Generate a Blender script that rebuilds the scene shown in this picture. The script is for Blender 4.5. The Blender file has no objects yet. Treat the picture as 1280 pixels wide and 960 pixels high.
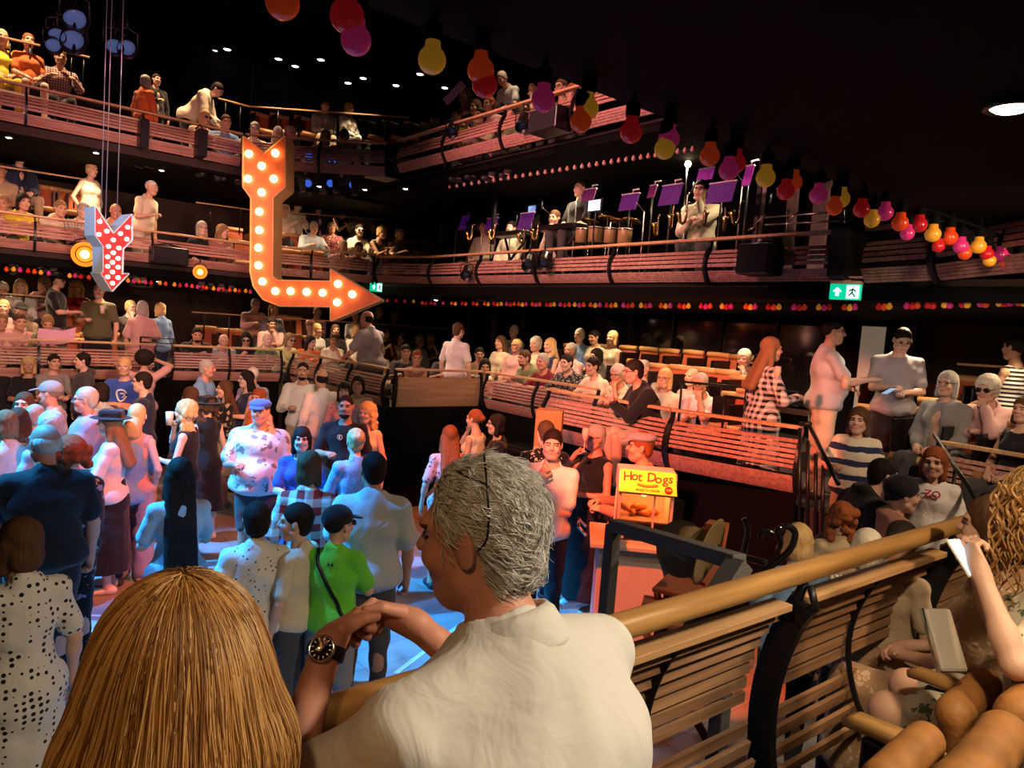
import bpy, math, random
import numpy as np
from math import pi, sin, cos, radians, sqrt, atan2
from mathutils import Vector, Matrix, Euler
random.seed(7); RNG = np.random.RandomState(11)
SC = bpy.context.scene
COL = SC.collection

# ---------------------------------------------------------------- camera
F_PX = 887.0
YAW, PITCH, ROLL = radians(51.566), radians(-4.445), radians(4.251)
CAMZ = 2.6
_f = np.array([cos(PITCH)*cos(YAW), cos(PITCH)*sin(YAW), sin(PITCH)])
_r = np.array([sin(YAW), -cos(YAW), 0.0]); _u = np.cross(_r, _f)
CR = _r*cos(ROLL)+_u*sin(ROLL); CU = -_r*sin(ROLL)+_u*cos(ROLL); CF = _f
cam_d = bpy.data.cameras.new('camera'); cam = bpy.data.objects.new('camera', cam_d); COL.objects.link(cam)
cam_d.sensor_fit = 'HORIZONTAL'; cam_d.sensor_width = 36.0; cam_d.lens = F_PX/1280*36.0
cam_d.clip_start = 0.05; cam_d.clip_end = 100
M4 = Matrix(((CR[0], CU[0], -CF[0], 0), (CR[1], CU[1], -CF[1], 0), (CR[2], CU[2], -CF[2], CAMZ), (0, 0, 0, 1)))
cam.matrix_world = M4
SC.camera = cam
CAM0 = np.array([0, 0, CAMZ])
def ray(x, y):
    return CF+CR*(x-640)/F_PX-CU*(y-480)/F_PX          # unit along the view axis
def at_depth(x, y, d): return CAM0+ray(x, y)*d
def at_z(x, y, z):
    v = ray(x, y); return CAM0+v*((z-CAMZ)/v[2])
def at_x(x, y, X):
    v = ray(x, y); return CAM0+v*(X/v[0])
def at_y(x, y, Y):
    v = ray(x, y); return CAM0+v*(Y/v[1])

# ---------------------------------------------------------------- view, world, lights
SC.view_settings.view_transform = 'Standard'; SC.view_settings.look = 'None'
SC.view_settings.gamma = 1.0; SC.view_settings.exposure = 0.0
try: SC.view_settings.use_curve_mapping = False
except Exception: pass
SC.cycles.use_denoising = True
SC.cycles.max_bounces = 5; SC.cycles.diffuse_bounces = 2; SC.cycles.glossy_bounces = 3; SC.cycles.transmission_bounces = 5
SC.cycles.sample_clamp_indirect = 4.0
W = bpy.data.worlds.new('dark_hall'); SC.world = W; W.use_nodes = True
W.node_tree.nodes['Background'].inputs[0].default_value = (1.0, 0.72, 0.55, 1)
W.node_tree.nodes['Background'].inputs[1].default_value = 0.004

def aim(o, loc, tgt):
    o.location = loc
    o.rotation_euler = (Vector(tgt)-Vector(loc)).to_track_quat('-Z', 'Y').to_euler()
def spot(name, loc, tgt, power, col, deg, blend=0.15, rad=0.08):
    l = bpy.data.lights.new(name, 'SPOT'); l.energy = power; l.color = col; l.spot_size = radians(deg); l.spot_blend = blend
    l.shadow_soft_size = rad
    o = bpy.data.objects.new(name, l); COL.objects.link(o); aim(o, loc, tgt); return o
def area(name, loc, tgt, power, col, sx, sy):
    l = bpy.data.lights.new(name, 'AREA'); l.energy = power; l.color = col; l.shape = 'RECTANGLE'; l.size = sx; l.size_y = sy
    o = bpy.data.objects.new(name, l); COL.objects.link(o); aim(o, loc, tgt); return o
BLUE = (0.10, 0.42, 1.0); CYAN = (0.16, 0.62, 1.0); ORANGE = (1.0, 0.16, 0.035); RED = (1.0, 0.08, 0.03); WARM = (1.0, 0.66, 0.36)
# stage light over the pit
spot('blue_stage_light', (-2.6, 8.2, 7.0), (1.0, 6.3, 1.0), 10500, (.035, .42, 1.0), 37, .35, .10)
spot('blue_stage_light', (-1.2, 5.8, 7.6), (2.2, 5.3, .0), 3200, (.03, .33, 1.0), 33, .35, .10)
spot('orange_stage_light', (4.2, 2.6, 6.6), (2.3, 7.4, 1.3), 2000, ORANGE, 26, .06, .05)
spot('orange_stage_light', (2.9, 2.1, 7.2), (1.0, 6.9, 1.3), 1900, ORANGE, 20, .04, .04)
spot('orange_stage_light', (1.4, 2.9, 5.2), (4.2, 3.38, 1.0), 3000, (1.0, .11, .02), 18, .12, .06)
spot('orange_stage_light', (2.0, 3.4, 6.8), (4.4, 6.4, 1.3), 2400, ORANGE, 18, .10, .05)
spot('red_stage_light', (1.7, 2.7, 3.4), (5.6, 4.3, 1.62), 1500, (1.0, .20, .11), 40, .2, .08)
# rose wash on the gallery fronts
spot('rose_wash', (.6, 6.0, 5.0), (6.0, 6.6, 3.5), 1050, (1.0, .36, .34), 62, .5, .2)
spot('rose_wash', (1.2, 6.5, 6.4), (5.8, 7.0, 5.1), 700, (1.0, .36, .36), 56, .5, .2)
spot('rose_wash', (.8, 7.0, 5.6), (1.4, 12.2, 5.1), 330, (1.0, .34, .38), 70, .5, .2)
spot('rose_wash', (2.2, 7.6, 4.2), (2.0, 12.2, 2.9), 260, (1.0, .36, .34), 80, .5, .2)
# warm front light on the audience
spot('warm_front_light', (0.3, 3.4, 3.45), (6.9, 7.4, 2.2), 620, (1.0, .66, .42), 42, .4, .2)
spot('warm_front_light', (1.2, 2.4, 3.45), (2.6, 12.8, 2.2), 1500, (1.0, .58, .40), 40, .5, .2)
# downlights under each gallery
for i in range(6): spot('stalls_downlight', (-.6+1.3*i, 13.3, 2.98), (-.6+1.3*i, 12.9, 1.6), 75, WARM, 130, .6, .05)
for i in range(6): spot('stalls_downlight', (-.6+1.3*i, 15.0, 2.98), (-.6+1.3*i, 14.6, 1.6), 60, WARM, 130, .6, .05)
for i in range(5): spot('circle_downlight', (.2+1.5*i, 13.2, 4.7), (.2+1.5*i, 13.0, 3.4), 85, WARM, 130, .6, .05)
for i in range(5): spot('circle_downlight', (.2+1.5*i, 14.6, 4.7), (.2+1.5*i, 14.4, 3.4), 60, WARM, 130, .6, .05)
for i in range(5): spot('upper_downlight', (.6+1.5*i, 13.2, 8.1), (.6+1.5*i, 13.4, 5.4), 700, WARM, 56, .5, .05)
for i in range(5): spot('stalls_downlight', (7.0, 4.4+1.25*i, 3.02), (7.1, 4.4+1.25*i, 1.6), 62, WARM, 130, .6, .05)
for i in range(5): spot('stalls_downlight', (8.4, 4.4+1.25*i, 3.02), (8.4, 4.4+1.25*i, 1.6), 48, WARM, 130, .6, .05)
for i in range(3): spot('stalls_downlight', (7.4, 3.1-1.1*i, 3.02), (7.1, 3.1-1.1*i, 1.6), 60, (1, .72, .42), 120, .6, .05)
for i in range(5): spot('band_downlight', (7.0, 4.7+1.1*i, 4.76), (6.9, 4.7+1.1*i, 3.4), 60, (1, .74, .46), 130, .6, .04)
for i in range(3): spot('upper_downlight', (6.8, 6.2+1.4*i, 8.1), (6.6, 6.2+1.4*i, 5.3), 240, WARM, 50, .5, .05)
# light in the near gallery, over the camera side
spot('near_downlight', (1.9, -.45, 3.53), (.9, .9, 1.9), 215, (1.0, .84, .62), 80, .6, .10)
spot('near_downlight', (3.1, -.3, 3.53), (2.5, .7, 1.8), 190, (1.0, .70, .40), 100, .6, .08)
spot('near_downlight', (-.4, -.1, 3.53), (.2, 1.0, 2.0), 34, (1.0, .58, .26), 90, .6, .06)
spot('near_downlight', (4.6, .5, 3.53), (5.4, 2.6, 1.9), 150, (1.0, .66, .42), 110, .6, .08)
spot('blue_stage_light', (-1.5, 8.2, 5.6), (1.58, 10.35, 3.4), 420, (.12, .5, 1.0), 16, .3, .05)
spot('neutral_gangway_light', (3.2, .9, 3.45), (6.9, 3.0, 2.2), 140, (1.0, .74, .58), 36, .5, .1)
spot('pink_front_light', (-.6, 5.4, 4.6), (1.8, 12.4, 2.0), 900, (1.0, .50, .36), 52, .5, .1)
spot('near_downlight', (1.1, .1, 3.52), (2.55, .6, 2.1), 150, (1.0, .74, .46), 44, .5, .06)
spot('stalls_downlight', (5.4, 9.9, 2.98), (5.4, 9.3, 1.6), 60, (1, .62, .42), 130, .6, .05)  # added fill for the dim inner corner, not one of the fittings
spot('stalls_downlight', (6.6, 11.8, 2.98), (6.6, 11.4, 1.6), 60, WARM, 130, .6, .05)


# ---------------------------------------------------------------- tagging and linking
def tag(o, label=None, cat=None, group=None, kind=None):
    if label: o['label'] = label
    if cat: o['category'] = cat
    if group: o['group'] = group
    if kind: o['kind'] = kind
    return o
def empty(name, loc=(0, 0, 0), rz=0.0, label=None, cat=None, group=None, s=1.0):
    o = bpy.data.objects.new(name, None); COL.objects.link(o); o.location = loc; o.rotation_euler = (0, 0, rz)
    o.scale = (s, s, s); o.empty_display_size = 0.1
    return tag(o, label, cat, group)
def link(name, me, mats=None, parent=None, kind=None):
    """one mesh object; several materials are carried by the object's own slots"""
    o = bpy.data.objects.new(name, me); COL.objects.link(o)
    if mats is not None:
        if not isinstance(mats, (list, tuple)): mats = [mats]
        while len(me.materials) < len(mats): me.materials.append(None)
        for i, m in enumerate(mats):
            o.material_slots[i].link = 'OBJECT'; o.material_slots[i].material = m
    if parent is not None: o.parent = parent
    if kind: o['kind'] = kind
    return o
def copy_tree(o, parent=None):
    c = o.copy(); COL.objects.link(c)
    if parent is not None: c.parent = parent
    for ch in [k for k in o.children]: copy_tree(ch, c)
    return c

# ---------------------------------------------------------------- materials
_MC = {}
def nt(name):
    m = bpy.data.materials.new(name); m.use_nodes = True; return m, m.node_tree.nodes, m.node_tree.links, m.node_tree.nodes['Principled BSDF']
def lin(c):
    return tuple(((v/12.92) if v <= 0.04045 else ((v+0.055)/1.055)**2.4) for v in c)
def mat(name, col, rough=0.6, metal=0.0, emit=None, es=0.0, var=0.12, bump=0.0, bs=60.0, spec=0.5, scale=(1, 1, 1), srgb=False):
    key = (name, tuple(col), rough, metal, emit, es, var, bump, bs, scale)
    if key in _MC: return _MC[key]
    if srgb: col = lin(col)
    m, N, L, P = nt(name)
    P.inputs['Roughness'].default_value = rough; P.inputs['Metallic'].default_value = metal
    P.inputs['Specular IOR Level'].default_value = spec
    tc = N.new('ShaderNodeTexCoord'); mp = N.new('ShaderNodeMapping'); L.new(tc.outputs['Object'], mp.inputs[0]); mp.inputs['Scale'].default_value = scale
    no = N.new('ShaderNodeTexNoise'); no.inputs['Scale'].default_value = bs*0.2; no.inputs['Detail'].default_value = 4
    L.new(mp.outputs[0], no.inputs[0])
    mx = N.new('ShaderNodeMix'); mx.data_type = 'RGBA'
    mx.inputs[6].default_value = (*[v*(1-var) for v in col], 1); mx.inputs[7].default_value = (*[min(1, v*(1+var)) for v in col], 1)
    L.new(no.outputs[0], mx.inputs[0]); L.new(mx.outputs[2], P.inputs['Base Color'])
    if bump:
        n2 = N.new('ShaderNodeTexNoise'); n2.inputs['Scale'].default_value = bs; L.new(mp.outputs[0], n2.inputs[0])
        b = N.new('ShaderNodeBump'); b.inputs['Strength'].default_value = bump; b.inputs['Distance'].default_value = 0.01
        L.new(n2.outputs[0], b.inputs['Height']); L.new(b.outputs[0], P.inputs['Normal'])
    if emit is not None:
        P.inputs['Emission Color'].default_value = (*emit, 1); P.inputs['Emission Strength'].default_value = es
    _MC[key] = m; return m
def wood(name, c1, c2, axis=0, rough=0.45, sc=6.0):
    """wood grain stretched along one object axis"""
    key = ('wood', name, axis)
    if key in _MC: return _MC[key]
    m, N, L, P = nt(name)
    tc = N.new('ShaderNodeTexCoord'); mp = N.new('ShaderNodeMapping'); L.new(tc.outputs['Object'], mp.inputs[0])
    s = [sc*3]*3; s[axis] = sc*0.18; mp.inputs['Scale'].default_value = s
    no = N.new('ShaderNodeTexNoise'); no.inputs['Scale'].default_value = 2.2; no.inputs['Detail'].default_value = 6; no.inputs['Distortion'].default_value = 0.6
    L.new(mp.outputs[0], no.inputs[0])
    cr = N.new('ShaderNodeValToRGB'); cr.color_ramp.elements[0].position = 0.3; cr.color_ramp.elements[1].position = 0.7
    cr.color_ramp.elements[0].color = (*c1, 1); cr.color_ramp.elements[1].color = (*c2, 1)
    L.new(no.outputs[0], cr.inputs[0]); L.new(cr.outputs[0], P.inputs['Base Color'])
    P.inputs['Roughness'].default_value = rough
    b = N.new('ShaderNodeBump'); b.inputs['Strength'].default_value = 0.12; L.new(no.outputs[0], b.inputs['Height']); L.new(b.outputs[0], P.inputs['Normal'])
    _MC[key] = m; return m
def cloth(pattern, c1, c2=(0, 0, 0), sc=1.0):
    """fabric: plain, dots, check, stripe, floral, tiedye, print"""
    key = ('cloth', pattern, tuple(c1), tuple(c2), sc)
    if key in _MC: return _MC[key]
    m, N, L, P = nt('fabric_'+pattern)
    P.inputs['Roughness'].default_value = 0.85; P.inputs['Specular IOR Level'].default_value = 0.2
    P.inputs['Sheen Weight'].default_value = 0.15
    tc = N.new('ShaderNodeTexCoord')
    def math(op, a, b=None):
        n = N.new('ShaderNodeMath'); n.operation = op
        for i, v in enumerate((a, b)):
            if v is None: continue
            if isinstance(v, (int, float)): n.inputs[i].default_value = v
            else: L.new(v, n.inputs[i])
        return n.outputs[0]
    mx = N.new('ShaderNodeMix'); mx.data_type = 'RGBA'
    mx.inputs[6].default_value = (*c1, 1); mx.inputs[7].default_value = (*c2, 1); mx.inputs[0].default_value = 0.0
    if pattern in ('dots', 'floral', 'print'):
        v = N.new('ShaderNodeTexVoronoi'); v.inputs['Scale'].default_value = {'dots': 30, 'floral': 14, 'print': 26}[pattern]*sc
        v.inputs['Randomness'].default_value = {'dots': 0.35, 'floral': 1.0, 'print': 0.7}[pattern]
        src = tc.outputs['Object']
        if pattern == 'floral':
            nn = N.new('ShaderNodeTexNoise'); nn.inputs['Scale'].default_value = 18*sc; L.new(tc.outputs['Object'], nn.inputs[0])
            mm = N.new('ShaderNodeMix'); mm.data_type = 'RGBA'; mm.inputs[0].default_value = 0.12
            L.new(tc.outputs['Object'], mm.inputs[6]); L.new(nn.outputs[1], mm.inputs[7]); src = mm.outputs[2]
        L.new(src, v.inputs[0])
        thr = {'dots': 0.30, 'floral': 0.30, 'print': 0.18}[pattern]
        L.new(math('LESS_THAN', v.outputs['Distance'], thr), mx.inputs[0])
    elif pattern in ('check', 'stripe', 'hstripe'):
        sx = N.new('ShaderNodeSeparateXYZ'); L.new(tc.outputs['Object'], sx.inputs[0])
        zs = math('GREATER_THAN', math('SINE', math('MULTIPLY', sx.outputs[2], 150*sc)), 0.0)
        ys = math('GREATER_THAN', math('SINE', math('MULTIPLY', sx.outputs[1], 150*sc)), 0.0)
        if pattern == 'check': L.new(math('MULTIPLY', math('ADD', zs, ys), 0.5), mx.inputs[0])
        elif pattern == 'stripe': L.new(ys, mx.inputs[0])
        else: L.new(zs, mx.inputs[0])
    elif pattern == 'tiedye':
        sx = N.new('ShaderNodeSeparateXYZ'); L.new(tc.outputs['Object'], sx.inputs[0])
        nn = N.new('ShaderNodeTexNoise'); nn.inputs['Scale'].default_value = 9; L.new(tc.outputs['Object'], nn.inputs[0])
        s = math('SINE', math('ADD', math('MULTIPLY', sx.outputs[2], 42*sc), math('MULTIPLY', nn.outputs[0], 1.6)))
        L.new(math('GREATER_THAN', s, 0.25), mx.inputs[0])
    L.new(mx.outputs[2], P.inputs['Base Color'])
    n2 = N.new('ShaderNodeTexNoise'); n2.inputs['Scale'].default_value = 11; n2.inputs['Detail'].default_value = 3; n2.inputs['Distortion'].default_value = 0.8
    L.new(tc.outputs['Object'], n2.inputs[0])
    b = N.new('ShaderNodeBump'); b.inputs['Strength'].default_value = 0.45; b.inputs['Distance'].default_value = 0.02
    L.new(n2.outputs[0], b.inputs['Height']); L.new(b.outputs[0], P.inputs['Normal'])
    _MC[key] = m; return m
def hairmat(col, sc=1.0):
    key = ('hair', tuple(col), sc)
    if key in _MC: return _MC[key]
    m, N, L, P = nt('hair')
    P.inputs['Roughness'].default_value = 0.7; P.inputs['Specular IOR Level'].default_value = 0.15
    tc = N.new('ShaderNodeTexCoord'); mp = N.new('ShaderNodeMapping'); mp.inputs['Scale'].default_value = (90*sc, 90*sc, 9*sc); L.new(tc.outputs['Object'], mp.inputs[0])
    no = N.new('ShaderNodeTexNoise'); no.inputs['Scale'].default_value = 1.0; no.inputs['Detail'].default_value = 3; no.inputs['Distortion'].default_value = 0.3; L.new(mp.outputs[0], no.inputs[0])
    mx = N.new('ShaderNodeMix'); mx.data_type = 'RGBA'; mx.inputs[6].default_value = (*[v*0.55 for v in col], 1); mx.inputs[7].default_value = (*[min(1, v*1.35) for v in col], 1)
    L.new(no.outputs[0], mx.inputs[0]); L.new(mx.outputs[2], P.inputs['Base Color'])
    b = N.new('ShaderNodeBump'); b.inputs['Strength'].default_value = 0.5; b.inputs['Distance'].default_value = 0.01
    L.new(no.outputs[0], b.inputs['Height']); L.new(b.outputs[0], P.inputs['Normal'])
    _MC[key] = m; return m
def glow(name, col, s):
    return mat(name, col, 0.4, emit=col, es=s)

# ---------------------------------------------------------------- hard-surface meshes
class MB:
    """collects boxes, bars, tubes, prisms and lathes into one mesh"""
    def __init__(self): self.v = []; self.f = []; self.m = []; self.sm = []
    def add(self, vs, fs, mi=0, smooth=False):
        k = len(self.v); self.v += [tuple(p) for p in vs]
        for f in fs: self.f.append(tuple(i+k for i in f)); self.m.append(mi); self.sm.append(smooth)
        return self
    def box(self, c, s, rz=0.0, mi=0, M=None, taper=1.0):
        hx, hy, hz = s[0]/2, s[1]/2, s[2]/2
        vs = []
        for z, t in ((-hz, 1.0), (hz, taper)):
            for x, y in ((-hx, -hy), (hx, -hy), (hx, hy), (-hx, hy)): vs.append(Vector((x*t, y*t, z)))
        R = M if M is not None else Matrix.Rotation(rz, 3, 'Z')
        vs = [R @ p+Vector(c) for p in vs]
        return self.add(vs, [(3, 2, 1, 0), (4, 5, 6, 7), (0, 1, 5, 4), (1, 2, 6, 5), (2, 3, 7, 6), (3, 0, 4, 7)], mi)
    def bar(self, a, b, w, h, mi=0, up=(0, 0, 1)):
        a, b = Vector(a), Vector(b); d = b-a; l = d.length
        if l < 1e-6: return self
        x = d/l; y = Vector(up).cross(x)
        if y.length < 1e-4: y = Vector((0, 1, 0)).cross(x)
        y.normalize(); z = x.cross(y)
        M = Matrix((x, y, z)).transposed()
        return self.box((a+b)/2, (l, w, h), mi=mi, M=M)
    def tube(self, pts, r, n=8, mi=0, cap=True, smooth=True):
        pts = [Vector(p) for p in pts]; m = len(pts); rr = r if isinstance(r, (list, tuple)) else [r]*m
        vs = []; fs = []; prev = None
        for i, p in enumerate(pts):
            t = (pts[min(i+1, m-1)]-pts[max(i-1, 0)])
            t = t.normalized() if t.length > 1e-9 else Vector((0, 0, 1))
            if prev is None:
                u = t.cross(Vector((0, 0, 1)))
                if u.length < 1e-3: u = t.cross(Vector((0, 1, 0)))
            else: u = prev-t*prev.dot(t)
            u.normalize(); prev = u; w = t.cross(u)
            for k in range(n):
                a = 2*pi*k/n; vs.append(p+(u*cos(a)+w*sin(a))*rr[i])
        for i in range(m-1):
            for k in range(n):
                k2 = (k+1) % n; fs.append((i*n+k, i*n+k2, (i+1)*n+k2, (i+1)*n+k))
        if cap: fs.append(tuple(reversed(range(n)))); fs.append(tuple(range((m-1)*n, m*n)))
        return self.add(vs, fs, mi, smooth)
    def stube(self, pts, r, n=10, mi=0, sub=6):
        P_4 = [Vector(p) for p in pts]; out = []
        for i in range(len(P_4)-1):
            a, b, c, d = P_4[max(i-1, 0)], P_4[i], P_4[i+1], P_4[min(i+2, len(P_4)-1)]
            for k in range(sub):
                t = k/sub; out.append(.5*((2*b)+(c-a)*t+(2*a-5*b+4*c-d)*t*t+(3*b-a-3*c+d)*t**3))
        out.append(P_4[-1]); return self.tube(out, r, n, mi)
    def lathe(self, prof, c=(0, 0, 0), n=16, mi=0, M=None, smooth=True):
        vs = []; fs = []; m = len(prof)
        for (r, z) in prof:
            for k in range(n):
                a = 2*pi*k/n; p = Vector((r*cos(a), r*sin(a), z))
                if M is not None: p = M @ p
                vs.append(p+Vector(c))
        for i in range(m-1):
            for k in range(n):
                k2 = (k+1) % n; fs.append((i*n+k, i*n+k2, (i+1)*n+k2, (i+1)*n+k))
        fs.append(tuple(reversed(range(n)))); fs.append(tuple(range((m-1)*n, m*n)))
        return self.add(vs, fs, mi, smooth)
    def prism(self, poly, o, ux, uy, d, mi=0, side=None, fn=None):
        """closed outline poly (u,v) in the plane o+u*ux+v*uy, extruded by vector d; concave outlines are fine"""
        o, ux, uy, d = Vector(o), Vector(ux), Vector(uy), Vector(d); n = len(poly)
        vs = [o+ux*p[0]+uy*p[1] for p in poly]; vs += [v+d for v in vs]
        from mathutils.geometry import tessellate_polygon
        tris = tessellate_polygon([[Vector((p[0], p[1], 0)) for p in poly]])
        self.add(vs, [tuple(t) for t in tris], mi)
        self.add(vs, [tuple(i+n for i in reversed(t)) for t in tris], mi)
        return self.add(vs, [(i, (i+1) % n, (i+1) % n+n, i+n) for i in range(n)], mi if side is None else side)
    def mesh(self, name):
        me = bpy.data.meshes.new(name); me.from_pydata(self.v, [], self.f)
        me.polygons.foreach_set('material_index', self.m); me.polygons.foreach_set('use_smooth', self.sm)
        me.update(); return me
    def build(self, name, mats, parent=None, kind=None, bevel=0.0, fix=True):
        me = self.mesh(name)
        if fix:
            import bmesh
            bm = bmesh.new(); bm.from_mesh(me); bmesh.ops.recalc_face_normals(bm, faces=bm.faces[:]); bm.to_mesh(me); bm.free()
        o = link(name, me, mats, parent, kind)
        if bevel:
            b = o.modifiers.new('bevel', 'BEVEL'); b.width = bevel; b.segments = 2; b.limit_method = 'ANGLE'
        return o
# ---------------------------------------------------------------- organic surfaces (smooth union of limbs, meshed by surface nets)
def _np(v): return np.array(v, dtype=float)
def cone(a, b, ra, rb, k=0.02): return ['c', _np(a), _np(b), ra, rb, k, 1]
def ell(c, r, M=None, k=0.02): return ['e', _np(c), _np(r), M, 0, k, 1]
def cut(p, k=0.01): p = list(p); p[6] = -1; p[5] = k; return p
def grow(p, d):
    p = list(p)
    if p[0] == 'c': p[3] += d; p[4] += d
    else: p[2] = p[2]+d
    return p
def _dist(p, X, Y, Z):
    if p[0] == 'c':
        a, b = p[1], p[2]; d = b-a; L = max(float(d@d), 1e-10)
        px, py, pz = X-a[0], Y-a[1], Z-a[2]
        t = np.clip((px*d[0]+py*d[1]+pz*d[2])/L, 0, 1)
        return np.sqrt((px-t*d[0])**2+(py-t*d[1])**2+(pz-t*d[2])**2)-(p[3]+(p[4]-p[3])*t)
    if p[0] == 'b':   # rounded box: c, half sizes, M
        c, r, M = p[1], p[2], p[3]
        x, y, z = X-c[0], Y-c[1], Z-c[2]
        if M is not None: x, y, z = (M[0][0]*x+M[1][0]*y+M[2][0]*z, M[0][1]*x+M[1][1]*y+M[2][1]*z, M[0][2]*x+M[1][2]*y+M[2][2]*z)
        qx, qy, qz = abs(x)-r[0]+p[4], abs(y)-r[1]+p[4], abs(z)-r[2]+p[4]
        return np.sqrt(np.maximum(qx, 0)**2+np.maximum(qy, 0)**2+np.maximum(qz, 0)**2)+np.minimum(np.maximum(qx, np.maximum(qy, qz)), 0)-p[4]
    c, r, M = p[1], p[2], p[3]
    x, y, z = X-c[0], Y-c[1], Z-c[2]
    if M is not None: x, y, z = (M[0][0]*x+M[1][0]*y+M[2][0]*z, M[0][1]*x+M[1][1]*y+M[2][1]*z, M[0][2]*x+M[1][2]*y+M[2][2]*z)
    k0 = np.sqrt((x/r[0])**2+(y/r[1])**2+(z/r[2])**2)+1e-9
    k1 = np.sqrt((x/r[0]**2)**2+(y/r[1]**2)**2+(z/r[2]**2)**2)+1e-9
    return k0*(k0-1)/k1
def rbox(c, r, M=None, rad=0.01, k=0.01): return ['b', _np(c), _np(r), M, rad, k, 1]
def _bounds(p):
    if p[0] == 'c': return np.minimum(p[1]-p[3], p[2]-p[4]), np.maximum(p[1]+p[3], p[2]+p[4])
    r = float(max(p[2]))*(1.75 if p[0] == 'b' else 1.0)
    if p[3] is None: return p[1]-p[2], p[1]+p[2]
    return p[1]-r, p[1]+r
def sdf_mesh(prims, h, box=None, noise=None):
    """vertices and quads of the blended surface; box limits the region"""
    lo = np.min([_bounds(p)[0] for p in prims if p[6] > 0], axis=0)-2*h
    hi = np.max([_bounds(p)[1] for p in prims if p[6] > 0], axis=0)+2*h
    if box is not None: lo = np.maximum(lo, box[0]); hi = np.minimum(hi, box[1])
    n = np.maximum(np.ceil((hi-lo)/h).astype(int)+1, 4)
    ax = [lo[i]+h*np.arange(n[i]) for i in range(3)]
    Fd = np.full(n, 0.6)
    for p in prims:
        pl, ph = _bounds(p); pad = abs(p[5])+2.5*h
        i0 = np.maximum(np.floor((pl-pad-lo)/h).astype(int), 0); i1 = np.minimum(np.ceil((ph+pad-lo)/h).astype(int)+1, n)
        if np.any(i1 <= i0): continue
        X = ax[0][i0[0]:i1[0]][:, None, None]; Y = ax[1][i0[1]:i1[1]][None, :, None]; Z = ax[2][i0[2]:i1[2]][None, None, :]
        d = _dist(p, X, Y, Z); S = (slice(i0[0], i1[0]), slice(i0[1], i1[1]), slice(i0[2], i1[2])); A = Fd[S]; k = p[5]
        if p[6] > 0:
            q = np.clip(0.5+0.5*(d-A)/k, 0, 1); Fd[S] = d*(1-q)+A*q-k*q*(1-q)
        else:
            d = -d; q = np.clip(0.5-0.5*(d-A)/k, 0, 1); Fd[S] = d*(1-q)+A*q+k*q*(1-q)
    if noise is not None:
        Fd = Fd+noise(ax[0][:, None, None], ax[1][None, :, None], ax[2][None, None, :])
    if box is None: # close the border
        Fd[0] = Fd[-1] = 0.5; Fd[:, 0] = Fd[:, -1] = 0.5; Fd[:, :, 0] = Fd[:, :, -1] = 0.5
    I = Fd < 0
    C = [(i, j, k) for i in (0, 1) for j in (0, 1) for k in (0, 1)]
    m = n-1
    def sub(A, c): return A[c[0]:c[0]+m[0], c[1]:c[1]+m[1], c[2]:c[2]+m[2]]
    cnt = sum(sub(I, c).astype(np.int8) for c in C)
    act = (cnt > 0) & (cnt < 8)
    idx = np.argwhere(act)
    if len(idx) == 0: return np.zeros((0, 3)), np.zeros((0, 4), int)
    P = np.zeros((len(idx), 3)); W_ = np.zeros(len(idx))
    for a in C:
        for axis in range(3):
            if a[axis]: continue
            b = list(a); b[axis] = 1
            fa = Fd[idx[:, 0]+a[0], idx[:, 1]+a[1], idx[:, 2]+a[2]]; fb = Fd[idx[:, 0]+b[0], idx[:, 1]+b[1], idx[:, 2]+b[2]]
            cr = (fa < 0) != (fb < 0); t = np.where(cr, fa/np.where(cr, fa-fb, 1), 0)
            q = np.array(a, float)[None, :].repeat(len(idx), 0); q[:, axis] += t
            P += q*cr[:, None]; W_ += cr
    V = lo+h*(idx+P/W_[:, None])
    vid = -np.ones(m, int); vid[tuple(idx.T)] = np.arange(len(idx))
    quads = []
    for axis in range(3):
        u, w = (axis+1) % 3, (axis+2) % 3
        sl0 = [slice(1, -1)]*3; sl0[axis] = slice(0, m[axis]); sl1 = list(sl0); sl1[axis] = slice(1, m[axis]+1)
        s0 = I[tuple(sl0)]; s1 = I[tuple(sl1)]
        e = np.argwhere(s0 != s1)
        if len(e) == 0: continue
        flip = s0[tuple(e.T)]
        g = e.copy(); g[:, u] += 1; g[:, w] += 1
        def at(du, dw):
            q = g.copy(); q[:, u] -= du; q[:, w] -= dw; return vid[q[:, 0], q[:, 1], q[:, 2]]
        Q = np.stack([at(1, 1), at(0, 1), at(0, 0), at(1, 0)], 1)
        Q[~flip] = Q[~flip][:, ::-1]
        quads.append(Q[np.all(Q >= 0, 1)])
    return V, np.concatenate(quads) if quads else np.zeros((0, 4), int)
def mesh_np(name, parts, matf=None):
    """parts: list of (V, Q); matf(centres) -> material index per face"""
    Vs = []; Qs = []; k = 0
    for V, Q in parts:
        Vs.append(V); Qs.append(Q+k); k += len(V)
    V = np.concatenate(Vs); Q = np.concatenate(Qs)
    me = bpy.data.meshes.new(name)
    me.vertices.add(len(V)); me.vertices.foreach_set('co', V.astype(np.float32).ravel())
    me.loops.add(Q.size); me.loops.foreach_set('vertex_index', Q.astype(np.int32).ravel())
    me.polygons.add(len(Q)); me.polygons.foreach_set('loop_start', np.arange(0, Q.size, 4, dtype=np.int32))
    me.polygons.foreach_set('loop_total', np.full(len(Q), 4, dtype=np.int32))
    me.polygons.foreach_set('use_smooth', np.ones(len(Q), dtype=bool))
    if matf is not None: me.polygons.foreach_set('material_index', matf(V[Q].mean(1)).astype(np.int32))
    me.update(calc_edges=True); return me
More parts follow.
